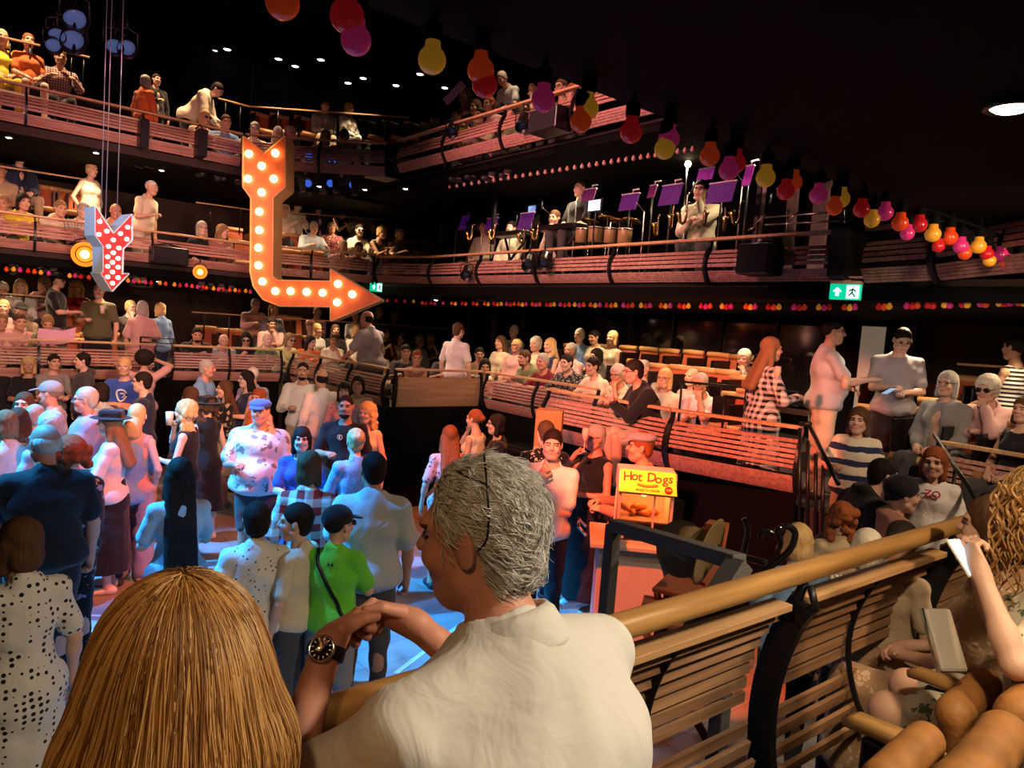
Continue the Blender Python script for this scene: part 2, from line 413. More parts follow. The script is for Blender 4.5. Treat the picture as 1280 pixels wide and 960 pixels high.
# ---------------------------------------------------------------- people
def Rz(a): return np.array([[cos(a), -sin(a), 0], [sin(a), cos(a), 0], [0, 0, 1.0]])
def Ry(a): return np.array([[cos(a), 0, sin(a)], [0, 1.0, 0], [-sin(a), 0, cos(a)]])
def Rx(a): return np.array([[1.0, 0, 0], [0, cos(a), -sin(a)], [0, sin(a), cos(a)]])
def unit(v): v = _np(v); return v/max(np.linalg.norm(v), 1e-9)
def ik(S, T, l1, l2, pole):
    S, T = _np(S), _np(T); d = T-S; L = np.linalg.norm(d); mx = (l1+l2)*0.985
    if L > mx: T = S+d*(mx/L); d = T-S; L = mx
    a = (l1*l1-l2*l2+L*L)/(2*L); hh = sqrt(max(l1*l1-a*a, 1e-6)); x = d/L
    p = _np(pole)-x*(_np(pole)@x); p = unit(p)
    return S+x*a+p*hh, T
STAND = dict(pz=0.95, lean=0, kL=(0.02, .10, .49), kR=(0.02, -.10, .49), aL=(-.02, .11, .08), aR=(0.0, -.11, .08),
             hL=(.06, .27, .80), hR=(.06, -.27, .80), head=(0, 0, 0), curl=25)
def P_(**k): d = dict(STAND); d.update(k); return d
SITB = dict(pz=0.56, kL=(.43, .13, .53), kR=(.43, -.11, .53), aL=(.42, .14, .08), aR=(.40, -.12, .08))
POSES = dict(
    stand=P_(), stand2=P_(kL=(.08, .12, .49), aL=(.10, .15, .08)),
    folded=P_(hL=(.20, -.06, 1.16), hR=(.22, .07, 1.12), curl=40), hold=P_(hR=(.30, -.12, 1.18), hL=(.07, .27, .82), curl=60),
    holdL=P_(hL=(.30, .10, 1.20), curl=60), hold2=P_(hL=(.30, .09, 1.14), hR=(.31, -.08, 1.16), curl=60),
    hips=P_(hL=(.03, .17, .93), hR=(.03, -.17, .93), curl=50), phone=P_(hL=(.28, .08, 1.12), hR=(.30, -.06, 1.16), head=(0, 28, 0), curl=60),
    drink=P_(hR=(.17, -.09, 1.47), hL=(.24, .10, 1.14), curl=70), face=P_(hR=(.13, -.05, 1.50), hL=(.18, -.02, 1.13), curl=60),
    raise2=P_(hR=(.10, -.14, 1.66), hL=(.10, .14, 1.66), curl=30), rail=P_(lean=12, hL=(.38, .22, 1.03), hR=(.38, -.22, 1.03), curl=60),
    bend=P_(lean=42, pz=.90, hL=(.55, .15, .85), hR=(.5, -.12, .8), head=(0, 20, 0)), talk=P_(hR=(.36, -.20, 1.22), hL=(.25, .12, 1.10), curl=35),
    walk=P_(kL=(.16, .10, .50), aL=(.20, .10, .09), kR=(-.03, -.10, .49), aR=(-.24, -.11, .13), hL=(-.06, .27, .84), hR=(.2, -.26, .9)),
    chin=P_(hR=(.19, -.03, 1.40), hL=(.17, -.03, 1.08), curl=75),
    sit=P_(**SITB, lean=-4, hL=(.26, .08, .66), hR=(.26, -.08, .66), curl=40), sitlap=P_(**SITB, lean=2, hL=(.30, .02, .68), hR=(.29, -.03, .70), curl=50),
    sitrail=P_(**SITB, lean=22, hL=(.47, -.02, .86), hR=(.46, .03, .88), curl=40), sitarms=P_(**SITB, lean=16, hL=(.50, .16, .85), hR=(.50, -.16, .85), curl=30),
    sitread=P_(**SITB, lean=6, hL=(.34, .10, .88), hR=(.34, -.10, .88), head=(0, 25, 0), curl=60), sitchin=P_(**SITB, lean=20, hL=(.33, .03, 1.06), hR=(.40, -.04, .82), curl=70),
    sitphone=P_(**SITB, lean=4, hL=(.32, .03, .92), hR=(.32, -.05, .95), head=(0, 24, 0), curl=60),
)
_FC = {}
def hand(W_, d, n, side, curl, s=1.0, thumb_out=0.0):
    """palm, four unequal bent fingers and a thumb; d forward, n palm normal (fingers curl towards it), side the thumb's side"""
    d = unit(d); n = unit(_np(n)-d*(_np(n)@d)); t = unit(np.cross(d, n))
    if t@_np(side) < 0: t = -t
    W_ = _np(W_); ps = []
    M = np.stack([d, t, n], 1)
    ps.append(ell(W_+d*.048*s, (.052*s, .040*s, .016*s), M, .008)); ps.append(cone(W_-d*.015*s, W_+d*.03*s, .022*s, .022*s, .012))
    for i, (o, l) in enumerate(((.029, .070), (.010, .080), (-.010, .074), (-.028, .058))):
        b = W_+d*(.088-.006*abs(i-1))*s+t*o*s; a = radians(curl)*(1+.08*i)
        p = b
        for j, f in enumerate((.45, .32, .23)):
            a2 = a*(j+0.8); q = p+(d*cos(a2)+n*sin(a2)+t*o*0.8*(j == 0)*max(0, 1-curl/40))*l*f*s
            ps.append(cone(p, q, (.0095-.0008*j)*s, (.0088-.0008*j)*s, .003)); p = q
    a = W_+d*.020*s+t*.026*s; b = a+(d*.72+t*.55*(1+thumb_out)+n*.35)*.042*s; c = b+(d*.85+t*.1+n*.5)*.034*s
    ps += [cone(a, b, .015*s, .0115*s, .008), cone(b, c, .0112*s, .009*s, .003)]
    return ps
def skeleton(p, female, w, sh_w):
    lean = radians(p['lean']); R = Ry(lean)
    pel = np.array([0, 0, p['pz']])
    def T(x, y, z): return pel+R @ np.array([x, y, z])
    J = dict(pel=pel, waist=T(0, 0, .14), chest=T(.0, 0, .33), neck=T(-.012, 0, .52), ntop=T(.012, 0, .60), R=R, T=T)
    J['sL'] = T(-.01, sh_w*.97, .445); J['sR'] = T(-.01, -sh_w*.97, .445)
    J['hipL'] = pel+np.array([0, .09, -.03]); J['hipR'] = pel+np.array([0, -.09, -.03])
    y, pi_, ro = [radians(a) for a in p['head']]
    J['Rh'] = Rz(y) @ Ry(pi_+lean*0.35) @ Rx(ro); J['hc'] = J['ntop']+J['Rh'] @ np.array([.018, 0, .092])
    for s, sg in (('L', 1), ('R', -1)):
        pole = p.get('p'+s, (-.35, sg*.55, -.75))
        J['e'+s], J['w'+s] = ik(J['s'+s], p['h'+s], .285, .25, pole)
    return J
def figure(pose='stand', female=False, w=1.0, lod=1, child=False, over=None, face=True):
    key = ('fig', pose, female, w, lod, child, repr(over), face)
    if key in _FC: return _FC[key]
    p = dict(POSES[pose]);
    if over: p.update(over)
    J = skeleton(p, female, w, (.150 if female else .178)*(0.9 if child else 1.0)*(1+(w-1)*.5))
    hs = 1.13 if child else 1.0
    R = J['R']; T = J['T']
    leg = {}
    hipw = (1.06 if female else 1.0)
    tor = [ell(J['pel']+[0, 0, -.0], (.115*w, .165*w*hipw, .12), None, .04), ell(T(.015*w, 0, .13), (.108*w, (.125 if female else .145)*w, .14), R, .05),
           ell(T(0, 0, .33), (.105*w, (.14 if female else .162)*w, .17), R, .05), cone(T(-.01, 0, .45), J['sL'], .066*w, .047, .03), cone(T(-.01, 0, .45), J['sR'], .066*w, .047, .03),
           cone(T(-.015, 0, .44), J['neck'], .085, .06, .03)]
    if w > 1.15: tor.append(ell(T(.06*w, 0, .12), (.10*w, .13*w, .12), R, .05))
    if female: tor += [ell(T(.075, .065, .335), (.055*w, .055*w, .055), R, .03), ell(T(.075, -.065, .335), (.055*w, .055*w, .055), R, .03)]
    else: tor.append(ell(T(.03, 0, .38), (.085*w, .13*w, .08), R, .04))
    legs = []; feet = []; thighs = []; shins = []
    for s in 'LR':
        h, k, a = J['hip'+s], _np(p['k'+s]), _np(p['a'+s]); sg = 1 if s == 'L' else -1
        thighs.append(cone(h, k, .086*w*hipw, .056, .03)); shins += [cone(k, a, .054, .036, .02), cone(k+(a-k)*.15+[-.012, 0, 0], k+(a-k)*.45+[-.018, 0, 0], .048, .046, .03)]
        fd = np.array([cos(.15*sg), sin(.15*sg), 0]); base = np.array([a[0], a[1], a[2]-.045])
        feet.append([cone(base-fd*.045, base+fd*.13+[0, 0, -.008], .033, .026, .02), cone(a, base-fd*.02, .035, .034, .03), ell(base+fd*.10+[0, 0, -.005], (.075, .043, .026), Rz(.15*sg), .02)])
    arms = []; ups = []; fores = []; hands = []
    for s, sg in (('L', 1), ('R', -1)):
        S, E_, W_ = J['s'+s], J['e'+s], J['w'+s]
        f = .88 if female else 1.0
        ups += [cone(S, E_, .047*f*(.6+.4*w), .037*f, .018)]; fores += [cone(E_, W_, .040*f, .025*f, .015), ell(E_+(W_-E_)*.28, (.05, .04*f, .038*f), np.stack([unit(W_-E_), unit(np.cross(W_-E_, [.3, .2, 1])), unit(np.cross(W_-E_, np.cross(W_-E_, [.3, .2, 1])))], 1), .02)]
        d = unit(W_-E_); n = p.get('n'+s, (-.2, -sg*.8, -.35) if d[2] < -.5 else (-.1, -sg*.35, -.9) if abs(d[2]) < .6 else (-.6, -sg*.5, 0))
        hands.append(hand(W_, p.get('d'+s, d), n, p.get('t'+s, (0.5, -sg*.6, .6)), p['curl'], (.88 if female else .98)))
    # head
    C, Rh = J['hc'], J['Rh']
    def H(x, y, z): return C+Rh @ (np.array([x, y, z])*hs)
    g = .93 if female else 1.0
    head = [ell(H(-.012, 0, .028), np.array([.094, .074, .090])*hs, Rh, .02), ell(H(.022, 0, -.03), np.array([.066, .058*g, .078])*hs, Rh, .03), ell(H(.050, 0, -.088), np.array([.034, .034*g, .026])*hs, Rh, .03),
            cone(H(.012, .048*g, -.062), H(.045, .02, -.095), .022*hs, .02*hs, .025), cone(H(.012, -.048*g, -.062), H(.045, -.02, -.095), .022*hs, .02*hs, .025)]
    neck = [cone(J['neck']-R @ np.array([0, 0, .03]), H(-.012, 0, -.06), .056*(g if not child else .85)*(.8+.2*w), .052*g, .025)]
    if face:
        head += [cone(H(.078, .038, .026), H(.078, -.038, .026), .012*hs, .012*hs, .02), cut(ell(H(.090, .031, .006), np.array([.018, .021, .013])*hs, Rh), .012), cut(ell(H(.090, -.031, .006), np.array([.018, .021, .013])*hs, Rh), .012),
                 ell(H(.071, .031, .004), np.array([.0125]*3)*hs, None, .002), ell(H(.071, -.031, .004), np.array([.0125]*3)*hs, None, .002),
                 cone(H(.084, 0, .018), H(.104, 0, -.020), .007*hs, .0125*hs, .012), cone(H(.090, .011, -.024), H(.090, -.011, -.024), .009*hs, .009*hs, .008),
                 ell(H(.062, .038, -.028), np.array([.026, .022, .024])*hs, Rh, .02), ell(H(.062, -.038, -.028), np.array([.026, .022, .024])*hs, Rh, .02),
                 cone(H(.080, .017, -.055), H(.080, -.017, -.055), .0085*hs, .0085*hs, .008), cone(H(.078, .013, -.064), H(.078, -.013, -.064), .009*hs, .009*hs, .008),
                 cut(cone(H(.094, .020, -.0595), H(.094, -.020, -.0595), .0035, .0035), .004)]
    head += [ell(H(-.004, .076, -.005), np.array([.020, .009, .032])*hs, Rh @ Rz(-.35), .008), ell(H(-.004, -.076, -.005), np.array([.020, .009, .032])*hs, Rh @ Rz(.35), .008)]
    hb, hh, hd = {0: (.022, .012, .011), 1: (.014, .0072, .007), 2: (.008, .0040, .0040)}[lod]
    wr_ = []
    for hp in hands:
        for q in hp[:2]: q = list(q); q[5] = .022; wr_.append(q)
    base = tor+thighs+shins+[q for f_ in feet for q in f_]+ups+fores+neck+wr_
    full = base+head
    parts = [sdf_mesh(base, hb)]
    up = J['ntop']; c0 = C-0.20*hs; c1 = C+0.20*hs; c0[2] = C[2]-.125*hs
    parts.append(sdf_mesh(neck+head, hh, (c0, c1)))
    for hp in hands:
        lo = np.min([_bounds(q)[0] for q in hp], 0)-.01; hi = np.max([_bounds(q)[1] for q in hp], 0)+.01
        parts.append(sdf_mesh(hp, hd))
    def matf(c):
        l = (c-C) @ Rh/hs; x, y, z = l[:, 0], l[:, 1], l[:, 2]
        m = np.zeros(len(c), int)
        if face:
            eye = (x > .066) & (((abs(y)-.031)/.015)**2+((z-.004)/.0065)**2 < 1); m[eye] = 1
            brow = (x > .07) & (abs(abs(y)-.032) < .019) & (abs(z-.027+abs(abs(y)-.030)*.25) < .0048); m[brow] = 2
            lip = (x > .075) & (abs(y) < .022) & (z < -.049) & (z > -.071); m[lip] = 3
        return m
    body = mesh_np('body', parts, matf)
    K = dict(body=body, J=J, tor=tor, thighs=thighs, shins=shins, feet=feet, ups=ups, fores=fores, H=H, Rh=Rh, C=C, hs=hs, hb=hb, lod=lod, p=p, w=w, female=female, hips=hipw, key=key, neck=neck)
    _FC[key] = K; return K
def folds(a, f=1.0):
    return lambda X, Y, Z: a*(np.sin(31*f*X+17*f*Z+3*np.sin(13*Y))*np.sin(23*f*Y-9*Z)+.6*np.sin(11*X-38*f*Z+19*Y))
def garment(K, kind):
    key = ('g', kind, K['key'])
    if key in _FC: return _FC[key]
    J, T, R = K['J'], K['J']['T'], K['J']['R']; w = K['w']; sit = K['p']['pz'] < .8
    dd = .016 if K['lod'] == 0 else .012
    if K['lod'] == 2: dd = .010
    h = {0: .022, 1: .0125, 2: .006}[K['lod']]
    kd = kind.split('_'); ps = []; amp = .004 if K['lod'] else .003
    def upper(sleeve, loose=0.0, hem=True, neckr=.064, strap=False):
        q = [grow(t, dd+loose) for t in K['tor'][1:]]
        if not strap:
            pass
        if hem:
            q.append(grow(ell(J['pel']+[0, 0, .02], (.118*w, .168*w*K['hips'], .10), None, .04), dd+loose*1.3+.004))
            if not sit: q.append(ell(J['pel']+[0, 0, -.03], (.135*w+loose, .178*w*K['hips']+loose, .075), None, .04))
        for i, s in enumerate('LR'):
            S, E_, W_ = J['s'+s], J['e'+s], J['w'+s]
            if sleeve == 'short': q.append(cone(S, S+(E_-S)*.72, .053+loose*.7, .054+loose*1.5, .018))
            if sleeve == 'long':
                q += [grow(K['ups'][i], dd+.004+loose), cone(E_, E_+(W_-E_)*.9, .046+loose, .033+loose, .02)]
            if sleeve == 'elbow': q += [grow(K['ups'][i], dd+.008+loose)]
        q.append(cut(cone(J['neck']+R @ np.array([.012, 0, -.02]), J['neck']+R @ np.array([.05, 0, .09]), neckr, neckr*1.5), .01))
        if sleeve == 'none':
            for s, sg in (('L', 1), ('R', -1)): q.append(cut(ell(J['s'+s]+R @ np.array([0, sg*.045, .0]), (.09, .052, .085), R), .01))
        return q
    def skirtp(z1, r1):
        q = []
        if sit and kd[-1] == 'short':
            for i, s in enumerate('LR'): k_ = _np(K['p']['k'+s]); q.append(cone(J['hip'+s], J['hip'+s]+(k_-J['hip'+s])*.72, .125*w, .100, .06))
            q.append(ell(J['pel'], (.14*w, .19*w, .12), None, .04))
        elif sit:
            for i, s in enumerate('LR'):
                k_ = _np(K['p']['k'+s]); q.append(cone(J['hip'+s], k_, .115*w, .085, .06))
                q.append(cone(k_, k_+[0.0, 0, -.28], .085, .095, .04))
            q.append(ell(J['pel'], (.14*w, .19*w, .12), None, .04))
        else:
            q = [cone(J['pel']+[0, 0, .10], J['pel']+[0, 0, -.06], .125*w, .165*w, .04), cone(J['pel']+[0, .05, -.05], [0.02, .05, z1], .13*w, r1, .04), cone(J['pel']+[0, -.05, -.05], [0.02, -.05, z1], .13*w, r1, .04),
                 cut(rbox([0, 0, z1-.2], (.6, .6, .2)), .01)]
        return q
    kd = kind.split('_')
    if kd[0] == 'tee': ps = upper('short', .006)
    elif kd[0] == 'loose': ps = upper('short', .022)
    elif kd[0] == 'polo': ps = upper('short', .010); ps += [cone(J['neck']+R @ np.array([-.02, a, .022]), J['neck']+R @ np.array([.05, a*.7, -.005]), .020, .014, .012) for a in (.05, -.05)]+[cone(J['neck']+R @ np.array([-.06, .03, .028]), J['neck']+R @ np.array([-.06, -.03, .028]), .018, .018, .01)]
    elif kd[0] == 'shirt': ps = upper('long', .010); ps += [cone(J['neck']+R @ np.array([-.02, a, .022]), J['neck']+R @ np.array([.05, a*.7, -.005]), .020, .014, .012) for a in (.05, -.05)]+[cone(J['neck']+R @ np.array([-.06, .03, .028]), J['neck']+R @ np.array([-.06, -.03, .028]), .018, .018, .01)]
    elif kd[0] == 'hoodie': ps = upper('long', .020); ps.append(ell(J['neck']+R @ np.array([-.07, 0, .01]), (.06, .10, .05), R, .03))
    elif kd[0] == 'cardigan': ps = upper('long', .014); ps.append(cut(cone(T(.14, 0, .52), T(.16, 0, .05), .045, .045), .01))
    elif kd[0] == 'blouse': ps = upper('elbow', .008)
    elif kd[0] == 'tank': ps = upper('none', .004, True, .088)
    elif kd[0] == 'vest': ps = upper('none', .006, True, .07)
    elif kd[0] == 'dress': ps = upper({'s': 'short', 'l': 'long', 'n': 'none'}[kd[1]], .006)+skirtp(.38 if kd[-1] != 'long' else .16, .20*w)
    elif kd[0] == 'skirt': ps = skirtp(.45, .19*w)
    elif kd[0] == 'midi': ps = skirtp(.22, .21*w)
    elif kd[0] == 'apron': ps = [grow(t, dd+.006) for t in K['tor'][:3]]
    elif kd[0] in ('trousers', 'shorts', 'wide'):
        ps = [grow(K['tor'][0], dd)]
        for i, s in enumerate('LR'):
            h_, k_, a_ = J['hip'+s], _np(K['p']['k'+s]), _np(K['p']['a'+s])
            if kd[0] == 'shorts': ps.append(cone(h_, h_+(k_-h_)*.85, .096*w, .084, .03))
            else:
                lo = .030 if kd[0] == 'wide' else 0
                ps += [cone(h_, k_, .098*w, .070+lo, .03), cone(k_, a_+[0, 0, .02], .068+lo, .052+lo*1.6, .03)]
    elif kd[0] == 'shoeL': ps = [grow(t, .008) for t in K['feet'][0]]; amp = 0
    elif kd[0] == 'shoeR': ps = [grow(t, .008) for t in K['feet'][1]]; amp = 0
    if kd[0] in ('shoeL', 'shoeR'):
        z = K['feet'][0][0][1][2]; ps[1] = cone(ps[1][2], ps[1][2]+[0, 0, .01], .042, .042, .02); h = min(h, .014)
    me = mesh_np(kd[0], [sdf_mesh(ps, h, None, folds(amp) if amp else None)])
    _FC[key] = me; return me
def hair(K, style):
    key = ('h', style, K['key'])
    if key in _FC: return _FC[key]
    H, Rh, hs, C = K['H'], K['Rh'], K['hs'], K['C']; J = K['J']
    def e(c, r, k=.02): return ell(H(*c), np.array(r)*hs, Rh, k)
    amp, fr = .003, 70
    st = style.rstrip('0123456789')
    if style == 'short': ps = [e((-.016, 0, .036), (.100, .081, .094)), e((-.05, 0, -.02), (.055, .070, .07)), cut(e((.098, 0, -.045), (.075, .12, .10)), .012), cut(e((.0, .085, -.065), (.05, .04, .065)), .01), cut(e((.0, -.085, -.065), (.05, .04, .065)), .01)]
    elif style == 'crop': ps = [e((-.016, 0, .032), (.097, .077, .091)), cut(e((.105, 0, -.035), (.075, .12, .10)), .012), cut(e((.01, .085, -.055), (.06, .04, .065)), .01), cut(e((.01, -.085, -.055), (.06, .04, .065)), .01), cut(e((-.03, 0, -.13), (.12, .12, .07)), .01)]; amp = .001
    elif style == 'thin': ps = [e((-.030, 0, .005), (.083, .081, .070)), cut(e((.03, 0, .10), (.075, .06, .07)), .02), cut(e((.105, 0, -.01), (.09, .14, .12)), .012), cut(e((-.02, 0, -.13), (.12, .12, .07)), .01)]; amp = .0008
    elif style == 'bob': ps = [e((-.016, 0, .036), (.103, .086, .096)), cone(H(-.02, .062, .01), H(-.005, .072, -.11), .036, .030, .02), cone(H(-.02, -.062, .01), H(-.005, -.072, -.11), .036, .030, .02), e((-.06, 0, -.05), (.055, .078, .085)), cut(e((.102, 0, -.055), (.082, .055, .115)), .012)]
    elif style == 'fringe': ps = [e((-.014, 0, .036), (.106, .086, .096)), cone(H(-.01, .066, .01), H(.0, .070, -.13), .034, .026, .02), cone(H(-.01, -.066, .01), H(.0, -.070, -.13), .034, .026, .02), e((-.06, 0, -.06), (.055, .078, .095)), cut(e((.110, 0, -.075), (.080, .058, .095)), .008)]
    elif style in ('long', 'longest'):
        d = .30 if style == 'long' else .52
        ps = [e((-.016, 0, .036), (.103, .084, .096)), cut(e((.102, 0, -.05), (.082, .060, .115)), .012)]
        b = H(-.065, 0, -.04); t = J['T'](-.160*K['w'], 0, .60-d)
        for y in (-.055, -.02, .02, .055): ps.insert(1, cone(H(-.045, y, -.02), t+[0, y*1.35, 0], .044, .036, .03))
        for y in (-1, 1): ps.insert(1, cone(H(-.01, y*.07, 0), H(-.02, y*.085, -.15), .030, .026, .02))
    elif style == 'curly':
        ps = [e((-.020, 0, .040), (.112, .098, .104)), cut(e((.105, 0, -.05), (.080, .055, .110)), .012)]
        r = random.Random(3)
        for i in range(26):
            a = r.uniform(-2.5, 2.5)+pi; z = r.uniform(-.17, .09); q = .095 if z > -.05 else .10
            if cos(a) > .15: continue
            ps.insert(1, e((-.02+q*cos(a), q*1.0*sin(a), z), (.033, .033, .033)))
        for y in (-1, 1):
            for z in (-.02, -.07, -.12, -.16): ps.insert(1, e((-.0-.01*(z < -.1), y*.092, z), (.035, .030, .034)))
        amp, fr = .006, 130
    elif style == 'curlylong':
        ps = [e((-.020, 0, .040), (.112, .098, .104)), cut(e((.105, 0, -.05), (.080, .055, .110)), .012)]
        r = random.Random(5)
        for i in range(44):
            y = r.uniform(-.11, .11); z = r.uniform(-.34, .04); ps.insert(1, ell(H(-.085+r.uniform(-.02, .03)+abs(y)*.5, y, z), (.034, .034, .038), None, .012))
        amp, fr = .006, 130
    elif style == 'updo': ps = [e((-.018, 0, .040), (.104, .086, .100)), e((-.09, 0, .05), (.055, .065, .055)), e((-.05, 0, -.03), (.05, .066, .055)), cut(e((.102, 0, -.05), (.080, .09, .105)), .012)]; amp = .006
    elif style == 'bun': ps = [e((-.016, 0, .034), (.100, .080, .094)), e((-.115, 0, .02), (.036, .04, .036)), cut(e((.100, 0, -.05), (.080, .09, .105)), .012), cut(e((-.02, 0, -.14), (.12, .12, .07)), .01)]
    elif style == 'pony': ps = [e((-.016, 0, .034), (.100, .080, .094)), cone(H(-.10, 0, .03), H(-.13, 0, -.20), .030, .018, .02), cut(e((.100, 0, -.05), (.080, .09, .105)), .012), cut(e((.02, 0, -.15), (.09, .12, .07)), .01)]
    elif style == 'afro': ps = [e((-.030, 0, .055), (.14, .135, .13)), cut(e((.125, 0, -.05), (.090, .075, .11)), .012)]; amp, fr = .006, 120
    elif style == 'perm': ps = [e((-.016, 0, .042), (.112, .096, .104)), e((-.05, 0, -.03), (.06, .082, .07)), cut(e((.108, 0, -.05), (.080, .068, .105)), .012)]; amp, fr = .006, 110
    else: ps = [e((-.016, 0, .034), (.099, .079, .093))]
    h = {0: .014, 1: .009, 2: .006}[K['lod']]
    def nz(X, Y, Z):
        return amp*(np.sin(fr*X+3*np.sin(fr*.5*Y))*np.sin(fr*Y+2*np.sin(fr*.4*Z))*np.sin(fr*.6*Z+1)) if amp else 0
    me = mesh_np('hair', [sdf_mesh(ps, h, None, nz)])
    _FC[key] = me; return me
def beard(K):
    key = ('beard', K['key'])
    if key in _FC: return _FC[key]
    H, Rh, hs = K['H'], K['Rh'], K['hs']
    def e(c, r, k=.02): return ell(H(*c), np.array(r)*hs, Rh, k)
    ps = [e((.050, 0, -.090), (.042, .042, .034)), cone(H(.010, .052, -.055), H(.045, .022, -.092), .022, .024, .02), cone(H(.010, -.052, -.055), H(.045, -.022, -.092), .022, .024, .02), cone(H(.086, .016, -.046), H(.086, -.016, -.046), .006, .006, .01), cut(e((.094, 0, -.060), (.02, .020, .009)), .003)]
    me = mesh_np('beard', [sdf_mesh(ps, {0: .011, 1: .007, 2: .005}[K['lod']])]); _FC[key] = me; return me
def glasses(K, dark=False):
    H, hs = K['H'], K['hs']; m = MB()
    for sg in (1, -1):
        m.tube([H(.098+.0*cos(a), sg*.033+.026*cos(a), .004+.019*sin(a)) for a in [2*pi*i/14 for i in range(15)]], .0022, 5)
        m.tube([H(.096, sg*.058, .010), H(.05, sg*.078, .012), H(-.012, sg*.083, .008)], .0022, 5)
        if dark:
            m.lathe([(0.0005, -.001), (.024, -.001), (.024, .001), (.0005, .001)], H(.098, sg*.033, .004), 12, M=Matrix(K['Rh'].tolist()) @ Matrix.Rotation(pi/2, 3, 'Y'))
    m.tube([H(.099, .008, .008), H(.102, 0, .010), H(.099, -.008, .008)], .0022, 5)
    return m
def headwear(K, kind):
    key = ('hw', kind, K['key'])
    if key in _FC: return _FC[key]
    H, Rh, hs = K['H'], K['Rh'], K['hs']
    def e(c, r, k=.01): return ell(H(*c), np.array(r)*hs, Rh, k)
    if kind == 'beanie': ps = [e((-.018, 0, .045), (.112, .094, .10)), cut(e((.10, 0, -.055), (.14, .14, .09)), .01), cut(e((-.05, 0, -.10), (.2, .2, .09)), .01)]
    elif kind == 'cap': ps = [e((-.016, 0, .045), (.108, .090, .088)), cut(e((-.02, 0, -.06), (.2, .2, .085)), .005), ell(H(.115, 0, .036), np.array([.075, .075, .010])*hs, Rh @ Ry(.25), .006)]
    elif kind == 'flatcap': ps = [e((-.005, 0, .078), (.125, .100, .045)), ell(H(.115, 0, .050), np.array([.05, .075, .012])*hs, Rh @ Ry(.25), .01), cut(e((-.02, 0, -.04), (.2, .2, .07)), .005)]
    elif kind == 'hat': ps = [e((-.012, 0, .050), (.19, .165, .010), .004), rbox(H(-.012, 0, .085), np.array([.100, .085, .045])*hs, Rh, .03, .008)]
    elif kind == 'sunhat': ps = [e((-.012, 0, .035), (.165, .150, .012), .004), e((-.012, 0, .075), (.110, .095, .07), .01)]
    me = mesh_np(kind, [sdf_mesh(ps, {0: .011, 1: .008, 2: .006}[K['lod']])]); _FC[key] = me; return me

SKINS = dict(f=(.62, .36, .25), p=(.70, .44, .33), t=(.50, .27, .17), b=(.22, .11, .065), r=(.62, .28, .19))
HAIRC = dict(gr=(.42, .39, .35), wh=(.68, .62, .52), bl=(.60, .40, .18), br=(.10, .05, .025), dk=(.018, .012, .010), au=(.26, .075, .025), lb=(.28, .17, .08))
EYE = mat('eye_dark', (.03, .02, .018), .2); BLACKP = mat('black_frame', (.01, .01, .012), .3)
def skinm(c): return mat('skin', SKINS[c], .55, bump=.05, bs=90, var=.06)
def person(loc, face_deg, label, group=None, pose='stand', fem=False, w=1.0, lod=1, s=1.0, child=False, skin='f', hs='short', hc='br', top=('tee', cloth('plain', (.5, .5, .5))), bot=('trousers', cloth('plain', (.03, .03, .05))), shoe=None, hat=None, gl=None, bd=None, over=None, face=True, turn=0, nod=0):
    ov = dict(over or {})
    if (turn or nod) and 'head' not in ov:
        b = POSES[pose]['head']; ov['head'] = (b[0]+turn, b[1]+nod, 0)
    K = figure(pose, fem, w, lod, child, ov or None, face)
    o = empty('person', tuple(loc), radians(face_deg), label, 'person', group, s)
    sk = skinm(skin); hm = hairmat(HAIRC[hc] if isinstance(hc, str) else hc)
    lip = mat('lips', (SKINS[skin][0]*.85, SKINS[skin][1]*.55, SKINS[skin][2]*.6), .5)
    link('body', K['body'], [sk, EYE, hm, lip], o)
    if top: link({'tee': 'tee_shirt', 'loose': 'loose_shirt', 'polo': 'polo_shirt', 'tank': 'tank_top', 'dress': 'dress'}.get(top[0].split('_')[0], top[0].split('_')[0]), garment(K, top[0]), top[1], o)
    if bot: link('skirt' if bot[0] == 'midi' else bot[0], garment(K, bot[0]), bot[1], o)
    if shoe is not False:
        for q in 'LR': link('shoe', garment(K, 'shoe'+q), shoe or mat('shoe_dark', (.03, .03, .035), .5), o)
    if hs: link('hair', hair(K, hs), hm, o)
    if bd: link('beard', beard(K), hm, o)
    if hat: link({'cap': 'baseball_cap', 'hat': 'flat_brim_hat', 'flatcap': 'flat_cap', 'sunhat': 'sun_hat'}.get(hat[0], hat[0]), headwear(K, hat[0]), hat[1], o)
    if gl: glasses(K, gl == 'dark').build('glasses', BLACKP, o, fix=False)
    o['_top'] = 0.0; del o['_top']
    return o, K
# ---------------------------------------------------------------- the hall
BLK = mat('black_paint', (.0022, .002, .002), .85, var=.3, spec=.12)
BLKM = mat('black_steel', (.012, .012, .014), .35, .4)
CARPET = mat('dark_carpet', (.030, .018, .016), .9, var=.4, bump=.3, bs=200)
SLAT = wood('reddish_slat_wood', (.26, .12, .09), (.56, .30, .23), 0, .5, 5)
RAILW = wood('light_oak_rail', (.42, .23, .10), (.68, .42, .21), 0, .4, 5)
OAK = wood('golden_oak', (.30, .145, .040), (.56, .31, .11), 0, .38, 4)
PALE = wood('pale_laminate', (.30, .17, .08), (.48, .30, .16), 0, .5, 6)
BACK = mat('dark_brown_wall', (.035, .018, .012), .85, var=.35, bump=.2, bs=40)

def slab(name, x0, x1, y0, y1, z0, z1, m=None):
    b = MB(); b.box(((x0+x1)/2, (y0+y1)/2, (z0+z1)/2), (x1-x0, y1-y0, z1-z0)); return b.build(name, m or BLK, kind='structure', fix=False)

